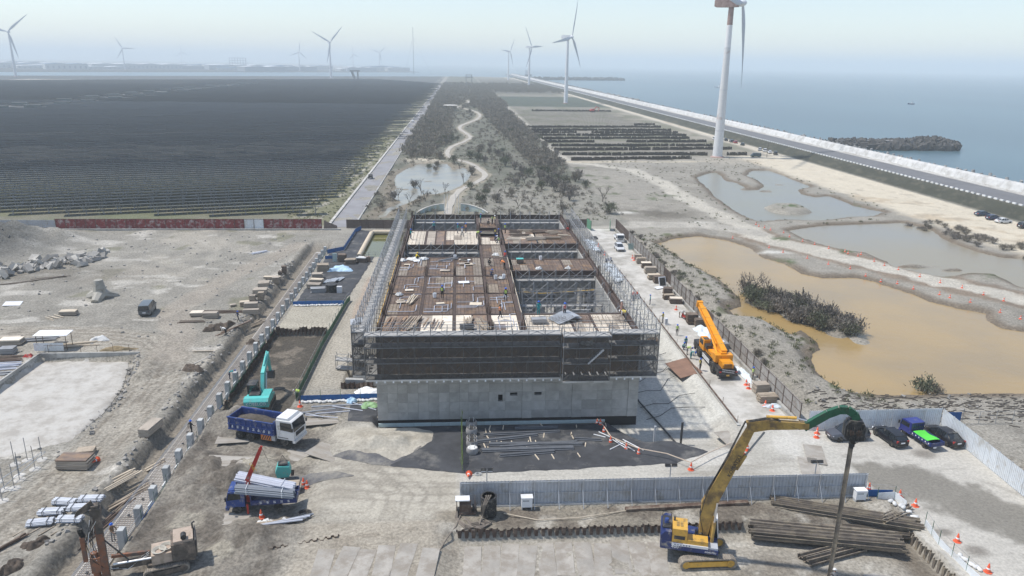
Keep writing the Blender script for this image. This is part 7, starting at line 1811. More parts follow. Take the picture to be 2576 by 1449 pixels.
def tarp_heap(label, x, y, sx, sy, h, m, z=None, seed=0, rz=0, cat='tarpaulin', name='tarpaulin'):
    n = 18; b = B(); g = np.random.default_rng(seed)
    ph = g.uniform(0,6.28,6)
    for i in range(n):
        for j in range(n):
            u, v = i/(n-1)*2-1, j/(n-1)*2-1; r = math.hypot(u,v)
            e = 1+.18*math.sin(3*math.atan2(v,u)+ph[0])+.08*math.sin(7*math.atan2(v,u)+ph[1])
            hh = max(0,1-(max(abs(u),abs(v)))**3)*h*(.65+.35*math.sin(4*u+ph[2])*math.cos(3.5*v+ph[3]))+.09*math.sin(11*u+ph[4])*math.sin(9*v+ph[5])*(1-r*.3)
            b.v.append((u*sx/2*e*(.8+.2*(1-abs(v))),v*sy/2*e*(.8+.2*(1-abs(u))),max(.01,hh)))
    b.f = [(i*n+j,(i+1)*n+j,(i+1)*n+j+1,i*n+j+1) for i in range(n-1) for j in range(n-1)]
    o = b.build(name, m, None, 50); o.location = (x,y,(hz(x,y) if z is None else z)+.02); o.rotation_euler[2] = rz; return tag(o, label, cat)
tpale = mat('pale_tarpaulin',(.60,.66,.70),.55,var=.12,bump=.7,bscale=2)
tarp_heap('crumpled light blue tarpaulin over goods behind the column row',-23.6,144.3,5.0,4.2,.9,M['bluetarp'],None,1)
tarp_heap('pale tarpaulin covering a load between the crane and the fence',38.3,106.2,3.0,5.0,1.0,tpale,.04,2)
tarp_heap('pale tarpaulin draped over boxes along the panel fence beside the crane boom',38.9,103.0,1.4,3.0,1.5,tpale,.04,3)
for k,(x,y,sx,sy,h) in enumerate([(30.6,167,2.6,6,.35),(30.7,161.5,2.4,5,.3),(30.9,146.2,2.4,2.6,.6),(31.0,142.4,2.6,3.0,.7),(31.1,138.9,2.8,2.6,.6),(30.8,136,2.2,2.4,.4)]):
    tarp_heap('pale blue sheeting bunched between the side scaffold and the site road '+('near the gate','beside the two cones','beside the blue motorbike','covering bags','over a low heap','by the grate')[k],x,y,sx,sy,h,tpale,.05,20+k)
tarp_heap('dark net heap beside the cones near the gate',32.3,171.2,2.2,2.4,.6,M['dark'],.04,31,name='net_heap',cat='net'); tarp_heap('black mesh heap on the site road edge',31.4,157.6,1.8,1.8,.6,M['black'],.04,32,name='net_heap',cat='net')
tarp_heap('white sheet spread over the slope at the left foot of the building',-11.5,86.6,3.4,2.0,.5,M['whitep'],None,33); tarp_heap('light blue plastic sheet hanging on the banner fence',-13.2,83.6,1.5,1.0,.7,M['bluetarp'],None,34)
tarp_heap('green and white sheet crumpled beside the front wall corner',-10.9,82.4,2.2,1.8,.5,mat('green_sheet',(.22,.36,.18),.7,var=.3),None,35)
tarp_heap('grey sheeting strewn along the plinth behind the crane',38.5,90.2,1.3,5.5,.35,tpale,.04,36); tarp_heap('white plastic folded on the weathered planks',38.4,80.3,2.2,1.0,.35,tpale,.04,37)
# white panel scrap, scooter and motorbike
t = thing('glass_panel_rack','white framed panel leaning on scrap beside the timber stacks','panel',(38.2,131.2,.04)); B().box((0,0,1.0),(1.5,.12,1.9),.3,-.35).build('frame', M['whitep'], t); B().box((0,-.08,1.0),(1.2,.06,1.5),.3,-.35).build('pane', M['glass'], t); B().box((-.9,-1.2,.2),(1.8,1.0,.05),.5,.15).build('loose_sheet', M['whitep'], t)
t = thing('signboard','grey signboard leaning near the fence beside the silver car','signboard',(38.7,159.8,.04)); B().box((0,0,.8),(1.3,.1,1.4),.2,-.3).build('board', mat('board_green',(.25,.33,.31),.6), t); B().beam((.4,.5,0),(.2,0,1.4),.06,.06).build('prop', M['whitep'], t)
def scooter(label, x, y, rz, m):
    t = thing('scooter', label, 'scooter', (x,y,.04), rz)
    B().prism([(-.75,.45),(-.1,.35),(.35,.3),(.55,.85),(.45,.95),(.25,.42),(-.1,.5),(-.2,.78),(-.85,.82)],'y',-.16,.16).build('body', m, t); B().tube((.5,-.3,1.0),(.5,.3,1.0),.03,n=5).build('handlebar', M['dark'], t); B().box((-.5,0,.84),(.6,.26,.1)).build('seat', M['black'], t)
    for q in (-.62,.62): B().wheel((q,0,.24),.24,.1,n=12).build('wheel', M['black'], t)
scooter('red scooter parked beside the board heap on the site road',36.9,112.8,R(100),M['red']); scooter('blue motorbike parked by the pale sheeting',31.6,149.2,R(20),M['blue'])
t = thing('white_cabinet','white cabinet standing at the rail of the site road','cabinet',(33.2,110.2,.03)); B().box((0,0,.55),(.45,.45,1.1)).build('body', M['whitep'], t); B().box((0,-.235,.6),(.34,.02,.7)).build('door', M['fgrey'], t)
t = thing('waste_crate','wire crate with orange cloth beside the side scaffold','crate',(31.4,124.2,.04)); 
for s in (-1,1): B().box((s*.7,0,.45),(.05,1.1,.85)).box((0,s*.55,.45),(1.4,.05,.85)).build('side', M['steel'], t)
for k in range(4): B().lathe([(.22,0),(.04,.75)],10,(-.4+k*.26,0,.5)).build('folded_cone', M['cone'], t)
stack('reddish plywood sheets lying on the slope edge beside the scaffold corner',30.4,105.6,R(30),2.4,1.6,2,.05,'plyb',None,.2,cat='plywood sheet',name='plywood_sheet')
o = B().box((0,0,.03),(3.2,5.2,.05)).build('steel_plate', mat('rusty_plate',(.25,.15,.105),.85,var=.2,scale=.8)); o.location = (31.0,93,hz(31,93)+.28); o.rotation_euler = (0,R(-12),R(8)); tag(o,'rust-red steel plate laid over the slope edge beside the crane','steel plate')
t = thing('pipe_rail','long pipe rail on short posts along the kerb of the site road','rail',(32.35,76,.1))
for k in range(14): B().tube((0,k*5,0),(0,k*5,1.0),.03,n=5).build('post', M['rust'], t)
for q in (.35,.6): B().tube((-.1,0,q*.6),(-.1,66,q*.6),.05,n=6).build('rail', M['rust'], t)
for k in range(7):
    y0 = 80+k*3.4; pts = [(x_, y0+q*rgc.uniform(.4,1.6)+rgc.uniform(-.5,.5), 0) for q, x_ in enumerate((22.6,24.5,26.5,28.5,30.5))]
    o = B().path([(x_,y_,hz(x_,y_)+.06) for x_,y_,_ in pts],.035,5).build('cable', M['dark']); tag(o,'thin dark cable trailing down the shotcrete slope','cable','cables on the shotcrete slope')
o = B().path([(21.9,92,hz(21.9,92)+.3),(22.8,84,hz(22.8,84)+.25),(23.8,78,hz(23.8,78)+.2),(24.6,72.5,hz(24.6,72.5)+.2)],.11,6).build('drain_pipe', M['dark']); tag(o,'dark drain pipe lying along the foot of the shotcrete slope','pipe')
for x, y, h_, m, lb in ((21.6,72.6,2.6,'galv','pale upright post at the pit corner'),(25.0,73.6,2.8,'dark','dark upright post in the shotcrete pit')):
    o = B().tube((0,0,-.6),(0,0,h_),.13,n=10).build('post', M[m]); o.name = 'steel_post'; o.location = (x,y,hz(x,y)); tag(o,lb,'post')
# cones
cb = B().lathe([(.30,.03),(.19,.05),(.04,.72),(.02,.74)],14).mesh('cone_body',60); cb.materials.append(M['cone'])
cf = B().box((0,0,.02),(.42,.42,.04)).mesh('foot'); cf.materials.append(M['cone']); cs = B().lathe([(.135,.28),(.095,.46)],14).mesh('stripe',60)
for v in cs.vertices: v.co.x *= 1.03; v.co.y *= 1.03
cs.materials.append(M['whitep'])
def cone(x, y, label, group=None, z=None, lay=False):
    t = thing('traffic_cone', label, 'traffic cone', (x,y,hz(x,y) if z is None else z), 0, group); kidmesh('cone_body', cb, t); kidmesh('foot', cf, t); kidmesh('stripe', cs, t)
    if lay: t.rotation_euler = (0,R(82),R(-100)); t.location.z += .2
    t.scale = (1.15,)*3
    return t
for x, y in [(66.6,171.7),(78.8,187.8),(78.7,185.6),(79.4,183.5),(79.7,180.4),(82,177.7),(81.7,173.5),(82.9,168.8),(84.2,165.3),(85.5,161),(87.7,157.7),(87.6,156.1),(88.7,153.8),(90.2,155.3),(90.1,149.6),(90.6,146.4),(91.5,142.7),(92.8,137.3),(94.3,133),(96.2,129.2),(97.4,124.8),(98.6,121.1),(71.5,161.5),(73.1,157.5),(76.2,152),(78.5,147),(81.1,142.8),(81.9,138.1),(83,134.4),(85.3,132.6),(86.3,128.9),(89.1,125.2),(89.7,123.1),(91.3,119.8),(93.2,114.7),(94.3,111.3)]:
    cone(x, y, 'orange traffic cone along the causeway between the ponds','cones along the causeway',max(hz(x,y),-.45)).scale = (.9,)*3
for x, y, lb in [(40.7,73.3,'orange cone of the pair nearest the white hoarding by the grey car'),(40.2,72.4,'second orange cone of the pair by the grey car'),(37.5,80.4,'orange cone beside the white plastic on the planks'),(37.9,79.2,'orange cone at the last planks of the fence'),(37.5,86.7,'left orange cone at the grey board stack'),(37.4,85.6,'right orange cone at the grey board stack'),(23.8,66.2,'orange cone where the rope barrier bends'),(30.4,69.2,'orange cone under the excavator boom by the yard'),(31.2,69.9,'orange cone beside the shotcrete corner'),(40.4,61.6,'orange cone behind the blue net barrier'),(42.8,60.3,'orange cone beside the grey net barrier'),(43.4,58.7,'orange cone standing on the wet lane edge'),(43.9,53.2,'orange cone between two wet patches'),(43.8,49.1,'orange cone past the white bags'),(-15.6,66.1,'orange cone at the pallet pile behind the blue truck'),(-15.1,65.4,'second orange cone at the pallet pile behind the blue truck'),(-18.2,60.1,'orange cone on the timber plate beside the blue truck'),(-19.2,82.6,'orange cone by the banner fence and pipes'),(31.9,155.4,'orange cone by the black mesh heap'),(31.9,163,'orange cone between the pale sheets and the road'),(37.3,150.6,'orange cone before the first pallet stack'),(37.4,152.4,'orange cone behind the first pallet stack'),(-14.6,155.2,'orange cone at the rail of the green pool'),(37.0,117.6,'orange cone beside the tipped sheets near the scooter')]:
    cone(x, y, lb)
for x, y in [(16.1,77.6),(16.2,76.3),(16.3,74.6),(16.6,72.2),(18,70.6),(19.1,69.5)]: cone(x,y,'orange cone carrying the rope along the black ground sheet','cones along the rope barrier')
cone(.9,66.2,'fallen orange cone beside the coiled white rope',lay=True); cone(-37.3,70.6,'orange cone lying beside the plywood stack',lay=True)
ROPE = [(16.1,77.6),(16.3,74.6),(16.6,72.2),(18,70.6),(19.1,69.5),(21.8,68.3),(23.8,66.4),(26.5,68.4),(29.4,70.2)]
o = B().path([(x,y,hz(x,y)+.75) for x,y in ROPE],.06,5).build('rope', mat('pale_rope',(.58,.48,.38),.9)); o.name = 'barrier_rope'; tag(o,'pale rope strung between cones along the pit edge','rope')
# yard: pipes, bags, bamboo barrier on the ground sheet
pg = random.Random(12)
for i,(a,c,n) in enumerate([((2.7,74.2),(11.3,74.7),3),((6.3,75.6),(11.2,75.7),3),((1.8,72.7),(8.6,74.0),4),((3.2,72.1),(13.4,71.7),5),((2.3,70.8),(12.2,70.9),5),((4.2,69.6),(10.1,70.2),4),((12.7,72.9),(15.6,72.5),3),((4.4,71.4),(12.9,72.2),4)]):
    L = math.dist(a,c); t = pipe_bundle('pipe_bundle','loose row of dark plastic pipes on the black ground sheet '+('near the rear battens','closest to the wall','fanned out at an angle','longest of all','beside the longest','farthest from the wall','shortest, by the cones','crossing the others')[i],((a[0]+c[0])/2,(a[1]+c[1])/2,.12),math.atan2(c[1]-a[1],c[0]-a[0]),L,.075,[n,max(1,n-2)],mat('black_pipe',(.12,.128,.14),.6,var=.25),straps=False)
for i in range(26):
    x, y = pg.uniform(2.5,17), pg.uniform(69,76.5); L = pg.uniform(.7,1.6)
    o = B().box((0,0,.06),(.1,L,.1)).build('timber_batten', M['woodp']); o.location = (x,y,hz(x,y)+.12); o.rotation_euler[2] = pg.uniform(-.25,.3); tag(o,'short pale timber batten under the pipes on the black ground sheet','timber','battens on the ground sheet')
for i,(x,y,L,a) in enumerate([(17.4,71.6,2.8,-62),(18.0,71.2,3.0,-58),(18.9,71.3,3.0,-55),(17.2,71.2,2.6,38),(16.2,73.8,1.6,-50),(15.6,73.5,1.4,-30)]):
    o = B().tube((-L/2,0,.06),(L/2,0,.06),.055,n=8).build('plastic_pipe', M['whitep']); o.location = (x,y,hz(x,y)+.14); o.rotation_euler[2] = R(a); tag(o,'white plastic pipe in the loose heap beside the rope barrier','pipe','white pipes by the rope barrier')
for i,(y,lb) in enumerate(((76.0,'open grey bulk bag farthest along the bamboo barrier'),(74.6,'grey bulk bag with a dished top, second along the bamboo barrier'),(73.2,'small slumped bulk bag, third along the bamboo barrier'),(71.8,'open square bulk bag, fourth along the bamboo barrier'),(70.4,'tied pale bulk bag at the end of the bamboo barrier'))):
    t = thing('bulk_bag', lb, 'bag', (1.3,y,.1)); h = (1.0,.8,.5,.8,.7)[i]; s = .55
    bm_ = mat('bulk_bag_grey',(.30,.29,.28),.9,var=.2,scale=3)
    B().loft([[(s*k*math.cos(a*PI/5)*1.12,s*k*math.sin(a*PI/5),z) for a in range(10)] for k,z in ((.9,0),(1.08,h*.3),(1.05,h*.7),(.95,h))]).build('sack', bm_, t, 50)
    B().lathe([(.5,h+.02),(.42,h-.12)],10).build('fill', M['dark'] if i != 4 else M['bagw'], t)
    for a in range(4): B().path([(s*.8*math.cos(a*PI/2+.7),s*.8*math.sin(a*PI/2+.7),h*.9),(s*.6*math.cos(a*PI/2+.7),s*.6*math.sin(a*PI/2+.7),h+.28)],.03,4).build('loop', M['bagw'], t)
t = thing('bamboo_barrier','green bamboo pole barrier across the black ground sheet','barrier',(.2,72.5,.1))
bam = mat('bamboo_green',(.12,.17,.05),.8,var=.3)
for k in range(9): B().tube((rgc.uniform(-.1,.1),-5.6+k*1.3,0),(rgc.uniform(-.2,.2),-5.4+k*1.3,1.4),.035,n=5).build('upright', bam, t)
for k in range(5): B().tube((0,-5.8+k*.3,.4+k*.22),(.05,5.8,.3+k*.24),.03,n=5).build('pole', bam, t)
b = B()
for k in range(26): a = k*.9; b.path([(.5*math.cos(a+q*.4)*(1+.3*math.sin(k)),.4*math.sin(a+q*.4),.03+.01*k) for q in range(9)],.02,4)
o = b.build('rope_coil', M['bagw']); o.location = (1.8,66.2,.03); o.scale = (.6,.6,.6); tag(o,'tangled coil of white rope beside the fallen cone','rope')
# flood lights, boxes, pump and tank by the grey fence
for i,(x,lb) in enumerate(((2.5,'twin floodlight pole behind the black tank'),(20.1,'twin floodlight pole by the excavator boom'),(34.5,'twin floodlight pole behind the hanging pile'))):
    t = thing('floodlight', lb, 'floodlight', (x,61.4,0)); B().tube((0,0,0),(0,0,3.4),.05,n=6).build('pole', M['galv'], t); B().beam((-.5,0,3.4),(.5,0,3.4),.05,.05).build('cross_bar', M['galv'], t)
    for s in (-1,1): h_ = B().box((s*.32,-.05,3.5),(.5,.28,.3),0,-.4).build('lamp', M['dark'], t); B().box((s*.32,-.2,3.47),(.4,.02,.22),0,-.4).build('lens', M['galv'], h_)
    B().tube((0,0,.4),(0,.0,.9),.14,n=8).build('cable_reel', M['dark'], t)
for x, y, lb in ((6.2,60.1,'white electric box on legs before the grey corrugated fence'),(38.4,59.8,'white electric box on legs at the end of the grey corrugated fence')):
    t = thing('electric_box', lb, 'electric box', (x,y,0)); B().b2(-.5,.5,-.3,.3,.3,1.25).build('cabinet', M['whitep'], t); B().b2(-.56,.56,-.36,.36,1.25,1.32).build('lid', M['whitep'], t)
    for s in (-1,1): B().b2(s*.45-.04,s*.45+.04,-.28,.28,0,.3).build('leg', M['galv'], t)
    text_part('DANGER',.18,M['dark'],t,(0,-.31,.98),(R(90),0,0)) if False else B().box((-.1,-.305,.98),(.6,.01,.16)).build('notice', M['fgrey'], t)
t = thing('water_tank','tall black cylindrical tank with hoses beside the pump','tank',(2.6,59.3,0)); B().lathe([(.72,0),(.74,.1),(.72,.9),(.74,1.0),(.72,1.9),(.64,2.0)],22).build('shell', M['black'], t, 40); B().lathe([(.74,1.9),(.76,1.98),(.60,2.0)],22).build('rim', M['dark'], t)
hosem = mat('mud_hose',(.20,.17,.14),.8,var=.2)
for k in range(3): B().path([(-.3+k*.2,-.1,2.0),(-.2+k*.2,-.5,2.35),(-.5+k*.1,-.85,1.6),(-.6,-.95+.1*k,.4),(-.9,-1.3-.2*k,.1),(-1.6,-1.4-.3*k,.08),(-2.2,-.8,.3)],.07,6).build('hose', hosem, t)
t = thing('slurry_pump','rusty slurry pump engine with a pale lid beside the black tank','pump',(.5,59.6,0)); B().b2(-.9,.9,-.5,.5,.15,.3).build('skid', M['rust'], t); B().b2(-.6,.5,-.4,.4,.3,1.1).build('engine', M['rust'], t); B().b2(-.95,.35,-.45,.35,1.55,1.65).build('lid', M['whitep'], t)
for x in (-.85,.85):
    for y in (-.45,.45): B().tube((x,y,.3),(x,y,1.6),.03,n=5).build('frame_post', M['rust'], t)
B().tube((.6,0,.6),(1.0,0,.6),.3,n=12).tube((-.9,-.2,.6),(-.6,-.2,.6),.22,n=10).build('pump_head', M['dark'], t)
for k in range(3): a = k*.6; B().path([(-.8,-.3,.6),(-.8-.1*k,-1.0,.12),(-.1,-1.9-.3*k,.1),(1.3,-2.6+.2*k,.1),(2.3,-1.8,.1),(1.6,-1.2-.3*k,.1),(1.1,-1.6,.12),(1.7,-2.1,.14)],.07,6).build('hose', hosem, t)
o = B().path([(0,59,.2),(-.4,57.5,.1),(-1.2,56.2,-.2),(-2.2,53.5,-.3),(-3.6,50.5,-.3),(-4.5,47.5,-.3)],.07,6).build('hose', hosem); o.name = 'slurry_hose'; tag(o,'long dark hose running from the pump across the steel plates','hose')
o = B().path([(4,59.2,.15),(7,58.0,.15),(11,58.2,.15),(15,59.0,.15),(20,59.6,.15),(23,59.7,.15)],.05,6).build('hose', M['woodp']); o.name = 'water_hose'; tag(o,'thin yellowish hose lying along the strip behind the sheet piles','hose')
o = B().beam((15.4,59.2,.2),(27.4,59.8,.2),.5,.28).build('long_beam', M['rust']); tag(o,'single long rusty pile lying along the grey corrugated fence','steel beam')
# stacked sheet piles
lp = []
for L in (13.2,12.6):
    P = [(-.24,.16),(-.17,.16),(-.10,-.12),(.10,-.12),(.17,.16),(.24,.16)]; me = B().prism([(y,z) for y,z in P]+[(y,z+.035) for y,z in reversed(P)],'x',-L/2,L/2).mesh('long_pile'); me.materials.append(M['pile']); lp.append(me)
def pile_stack(label, p0, p1, rows, z):
    c = ((p0[0]+p1[0])/2,(p0[1]+p1[1])/2); a = math.atan2(p1[1]-p0[1],p1[0]-p0[0])
    for q, n in enumerate(rows):
        for k in range(n):
            o = link('sheet_pile_beam', lp[(q+k)%2], None, (c[0]-math.sin(a)*(k-(n-1)/2)*.52+rgc.uniform(-.3,.3)*math.cos(a), c[1]+math.cos(a)*(k-(n-1)/2)*.52, z+.15+q*.2), a+rgc.uniform(-.008,.008)); tag(o,'long brown steel sheet pile lying '+label,'steel pile','sheet piles '+label)
pile_stack('in the bundle nearest the grey fence',(29.6,60.0),(42.0,55.6),[4,4,3],-.35)
pile_stack('in the middle bundle of the stack',(28.6,58.2),(40.6,55.4),[3,3],-.85)
pile_stack('in the front bundle above the work platform',(26.3,56.3),(39.2,53.6),[5,5,4],-.55)
for k,(o_,z_) in enumerate(((-.55,-.95),(0,-.95),(.55,-.95),(-.27,-.72),(.27,-.72))):
    me = lp[0]; o = link('sheet_pile_beam', me, None, (32.6-.27*o_*1.8,53.2+.97*o_,z_+.15), R(16.5)); o.scale = (.47,1,1); tag(o,'short sheet pile in the crossed bundle under the long stack','steel pile','short crossed sheet piles')
for k in range(3): o = link('sheet_pile_beam', lp[1], None, (41.0-.3*k,57.6-.45*k,.25), R(24)); o.scale = (.3,1,1); tag(o,'short sheet pile end beside the soil heap and bags','steel pile','short pile ends by the soil heap')
# steel road plates
spm = mat('steel_plate_dusty',(.36,.335,.295),.9,var=.2,scale=.6,dirt=(.27,.24,.20),dirt_amt=.5,dirt_scale=.7,rand=.07)
PL = B().box((0,0,0),(1.5,4.6,.05)).mesh('plate'); PL.materials.append(spm)
for i in range(34):
    if i < 22: x, y, z_ = .9+(i%11)*1.62+rgc.uniform(-.12,.12)+(i//11)*.4, 53.8-(i//11)*4.9+rgc.uniform(-.4,.4), -9
    else: x, y, z_ = -11.6+(i-22)%6*1.75+rgc.uniform(-.2,.2), 52.8-((i-22)//6)*4.9+rgc.uniform(-.5,.5), -9
    o = link('steel_plate', PL, None, (x,y,hz(x,y)+.0), R(rgc.uniform(-5,5)-5)); tag(o,'dusty flat steel road plate laid '+('on the work platform before the sheet piles' if i < 22 else 'on the dirt left of the slurry hose'),'steel plate','road plates on the platform' if i < 22 else 'road plates left of the hose')
for x, y, rz, sx, sy, lb in ((-15.8,79.2,8,3.2,.36,'pale steel plate beside the dark sheet left of the building'),(-24,69.8,-8,3.2,.45,'earth covered steel plate behind the blue truck'),(-25,75.3,5,2.4,.4,'steel plate at the rear wheels of the dump truck'),(-20.6,60.0,5,2.0,.42,'tan plate under the front wheels of the blue truck'),(-17.3,71.4,-30,2.6,.6,'large steel plate before the dump truck'),(-14.2,71.6,-32,2.6,.6,'large steel plate beside the crumpled mound'),(30.4,73.2,10,1.2,.8,'concrete plate below the excavator boom'),(36.4,66.0,-18,1.3,.9,'reddish steel plate in the yard'),(38.2,68.6,-18,1.3,.9,'tan steel plate near the grey car'),(35.2,49.4,10,1.4,.6,'pale plate at the foot of the soil heap'),(33.6,58.8,-12,2.2,.4,'thin plate behind the long stack')):
    o = link('steel_plate', PL, None, (x,y,hz(x,y)+.09), R(rz)); o.scale = (sx,sy,1); tag(o,lb,'steel plate')
stack('pile of pallets and boards behind the blue truck',-16.6,65.0,R(5),1.8,1.2,5,.16,'wood',None,.15)
stack('small bundle of timber under the truck side plate',-16.8,59.1,R(12),4.2,.5,2,.1,'wood',None,.1,across=3,cat='timber',name='timber_bundle')
b = B()
for k in range(18): b.rock((rgc.uniform(-1.6,1.6),rgc.uniform(-.4,.4),.15),(.5,.4,.28),rgc,.3,rgc.uniform(0,3))
o = b.build('rubble_bags', M['bagw']); stuff(o); o.location = (-17.4,59.3,hz(-17.4,59.3)); tag(o,'heap of white sacks and stones by the truck plate','sacks')
for k in range(4): o = B().tube((-2.2,0,0),(2.2,0,0),.09,n=8).build('plastic_pipe', M['pipe' if k%2 else 'pvc']); o.location = (-16.4+k*.3,58.6+k*.18,hz(-16.4,58.6)+.15); o.rotation_euler[2] = R(10+k*3); tag(o,'grey pipe among the white sacks beside the truck plate','pipe','pipes among the white sacks')
b = B()
for k in range(6): b.path([(.5*math.cos(a*PI/8)*(1+.04*k),.4*math.sin(a*PI/8)*(1+.04*k),.1+.05*k) for a in range(17)],.04,5)
o = b.build('hose_coil', M['dark']); o.location = (-14.3,60.2,hz(-14.3,60.2)+.05); tag(o,'dark coiled hose on the dirt behind the blue truck','hose')
# sandbags below the banner fences
bgm = B().lathe([(.02,-.28),(.16,-.22),(.19,0),(.16,.22),(.02,.28)],8).mesh('sandbag',60); bgm.materials.append(M['bagw'])
def bags(n, p0, p1, label, group, zz=None):
    for i in range(n):
        f = (i+.5)/n; x = p0[0]+(p1[0]-p0[0])*f+rgc.uniform(-.1,.1); y = p0[1]+(p1[1]-p0[1])*f+rgc.uniform(-.15,.15)
        o = link('sandbag', bgm, None, (x,y,hz(x,y)+.13)); o.rotation_euler = (R(90),rgc.uniform(-.3,.3),rgc.uniform(0,3)); o.scale = (1.1,.8,1.1); tag(o,label,'sandbag',group)
bags(30,(-19.2,83.6),(-9.9,83.9),'white sandbag in the row below the blue banner fence by the building','sandbags by the building')
bags(22,(-28,121.2),(-19.8,121.5),'white sandbag in the row below the blue banner at the sandy pad','sandbags at the sandy pad')
bags(7,(40.6,58.6),(42.4,56.4),'white sack on the soil heap beside the net barrier','sacks on the soil heap'); bags(7,(42.6,51.2),(43.2,49.2),'white sack lying outside the pale net barrier','sacks outside the net barrier')
bags(9,(-21,178),(-20.8,156),'white float ball along the rim of the green pool','floats by the green pool')
rim = thing('pool_embankment','rounded sandbag rim around the green pool','pool rim',(-17.2,166.5,0)); B().path([(-4.1,-11.5,.0),(-4.0,0,.05),(-3.9,10.6,.05),(-3.4,11.6,.05),(4,11.7,.05)],.55,8).build('rim_roll', mat('rim_sand',(.56,.47,.35),.9,var=.15), rim, 60)
t = thing('pool_rail','thin tubular rail at the near end of the green pool','rail',(-20.6,154.6,0))
for k in range(6): B().tube((k*1.4,0,0),(k*1.4,0,1.0),.03,n=5).build('post', M['steel'], t)
B().tube((0,0,1.0),(7,0,1.0),.03,n=5).tube((0,0,.5),(7,0,.5),.03,n=5).build('rail', M['steel'], t)
for i,(x,y,dx) in enumerate(((-15.8,82.4,5),(-13.4,81.6,-20),(-16.8,81.2,14),(-12.6,82.6,3),(-17.8,80.6,-25),(-15.0,80.8,8),(-11.6,82.2,-35),(-16.2,79.9,-12))):
    o = B().tube((-2.0,0,0),(2.0,0,0),.06,n=6).build('plastic_pipe', M['pvc' if i%2 else 'galv']); o.location = (x,y,hz(x,y)+.15); o.rotation_euler[2] = R(dx); tag(o,'loose pipe scattered on the dark sheets left of the building','pipe','loose pipes left of the building')
# yard behind the columns
for i,(x,y,L,W,n,m,tm,lb) in enumerate([(-24.2,150.6,1.6,1.6,9,'woodd',None,'tall dark crate beside the pale panel behind the columns'),(-22.2,148.6,2.2,1.6,6,'woodd','wood','dark board heap in front of the tall crate'),(-20.0,150.0,2.0,1.5,6,'woodd','bagw','board heap covered by white plastic'),(-19.0,150.4,1.2,1.2,6,'woodd',None,'small dark crate at the end of the heaps'),(-26.8,143.4,2.3,1.8,8,'wood',None,'tall form stack beside the columns and blue tarpaulin'),(-27.0,137.9,2.0,1.5,6,'plyp',None,'grey form stack second along the columns'),(-26.6,134.6,2.4,1.3,5,'wood','woodp','stack of loose planks along the columns'),(-26.4,131.6,2.4,1.6,5,'wood','plyp','low plank stack along the columns'),(-25.2,129.0,2.6,1.4,5,'steel',None,'grey metal frame stack near the blue banner'),(-25.4,152.4,1.8,.4,2,'woodp',None,'few pale planks beside the blue net')]):
    stack(lb, x, y, R(rgc.uniform(-10,10)), L, W, n, .17, m, None, .15, topm=tm, across=2)
corrm = corr(.8,2.6,6,.03).mesh('corrugated_sheet'); corrm.materials.append(M['galv'])
def sheets(label, x, y, rz, n, z, tilt=0):
    t = thing('corrugated_sheet_pile', label, 'metal sheets', (x,y,z), rz)
    for k in range(n): o = kidmesh('metal_sheet', corrm, t, (k*.32-.4+rgc.uniform(-.05,.05),-1.3,.05+.05*k%.4+.03*k), rgc.uniform(-.06,.06), R(-90)+tilt)
sheets('pile of pale corrugated sheets beside the black drum',-24.4,135.6,R(-12),6,.1); sheets('corrugated sheets leaning near the pale planks',-22.6,136.8,R(-18),3,.1); sheets('fan of silver corrugated sheets on the pale deck',11.9,83.4,R(28),9,DZ+.1); sheets('small pile of corrugated sheets left of the building wall',-16.6,112.8,R(10),5,.05)
t = thing('drum','squat black drum in the dark sheet yard','drum',(-22.9,129.3,.05)); B().lathe([(1.0,0),(1.0,1.4),(.95,1.45)],20).build('shell', M['black'], t, 40); B().lathe([(1.03,1.38),(1.03,1.46),(.9,1.46)],20).build('rim', M['dark'], t)
o = B().box((0,0,.6),(.9,.6,1.2)).box((0,-.31,.7),(.6,.02,.5)).build('white_box', M['whitep']); o.location = (-21.4,128.6,.05); tag(o,'white box beside the squat black drum','box')
o = B().box((0,0,.9),(.9,.2,1.8)).build('pale_panel', mat('pale_teal',(.45,.55,.53),.8)); o.location = (-25.6,150.2,.05); tag(o,'pale panel standing upright beside the tall dark crate','panel')
t = thing('concrete_box','white concrete box with round lids beside the small pit','box',(-11.4,91.5,-.6)); B().b2(-.9,.9,-3.4,3.4,0,1.9).build('box_body', M['concp'], t)
for k in range(6): B().lathe([(.22,0),(.22,.10)],10,(-.2,-2.8+k*1.1,1.9)).build('lid', M['dark'], t)
scaffold('low access scaffold over the small sheet piled pit',(-16.6,93.5),(-11.8,92.4),(0,1.2),[.2,1.4],2.2,bay=1.6)
o = B().beam((-14.6,88.6,.6),(-10.6,88.1,.6),.6,.7).build('strut_beam', M['concw']); tag(o,'grey concrete strut across the small pit','beam')
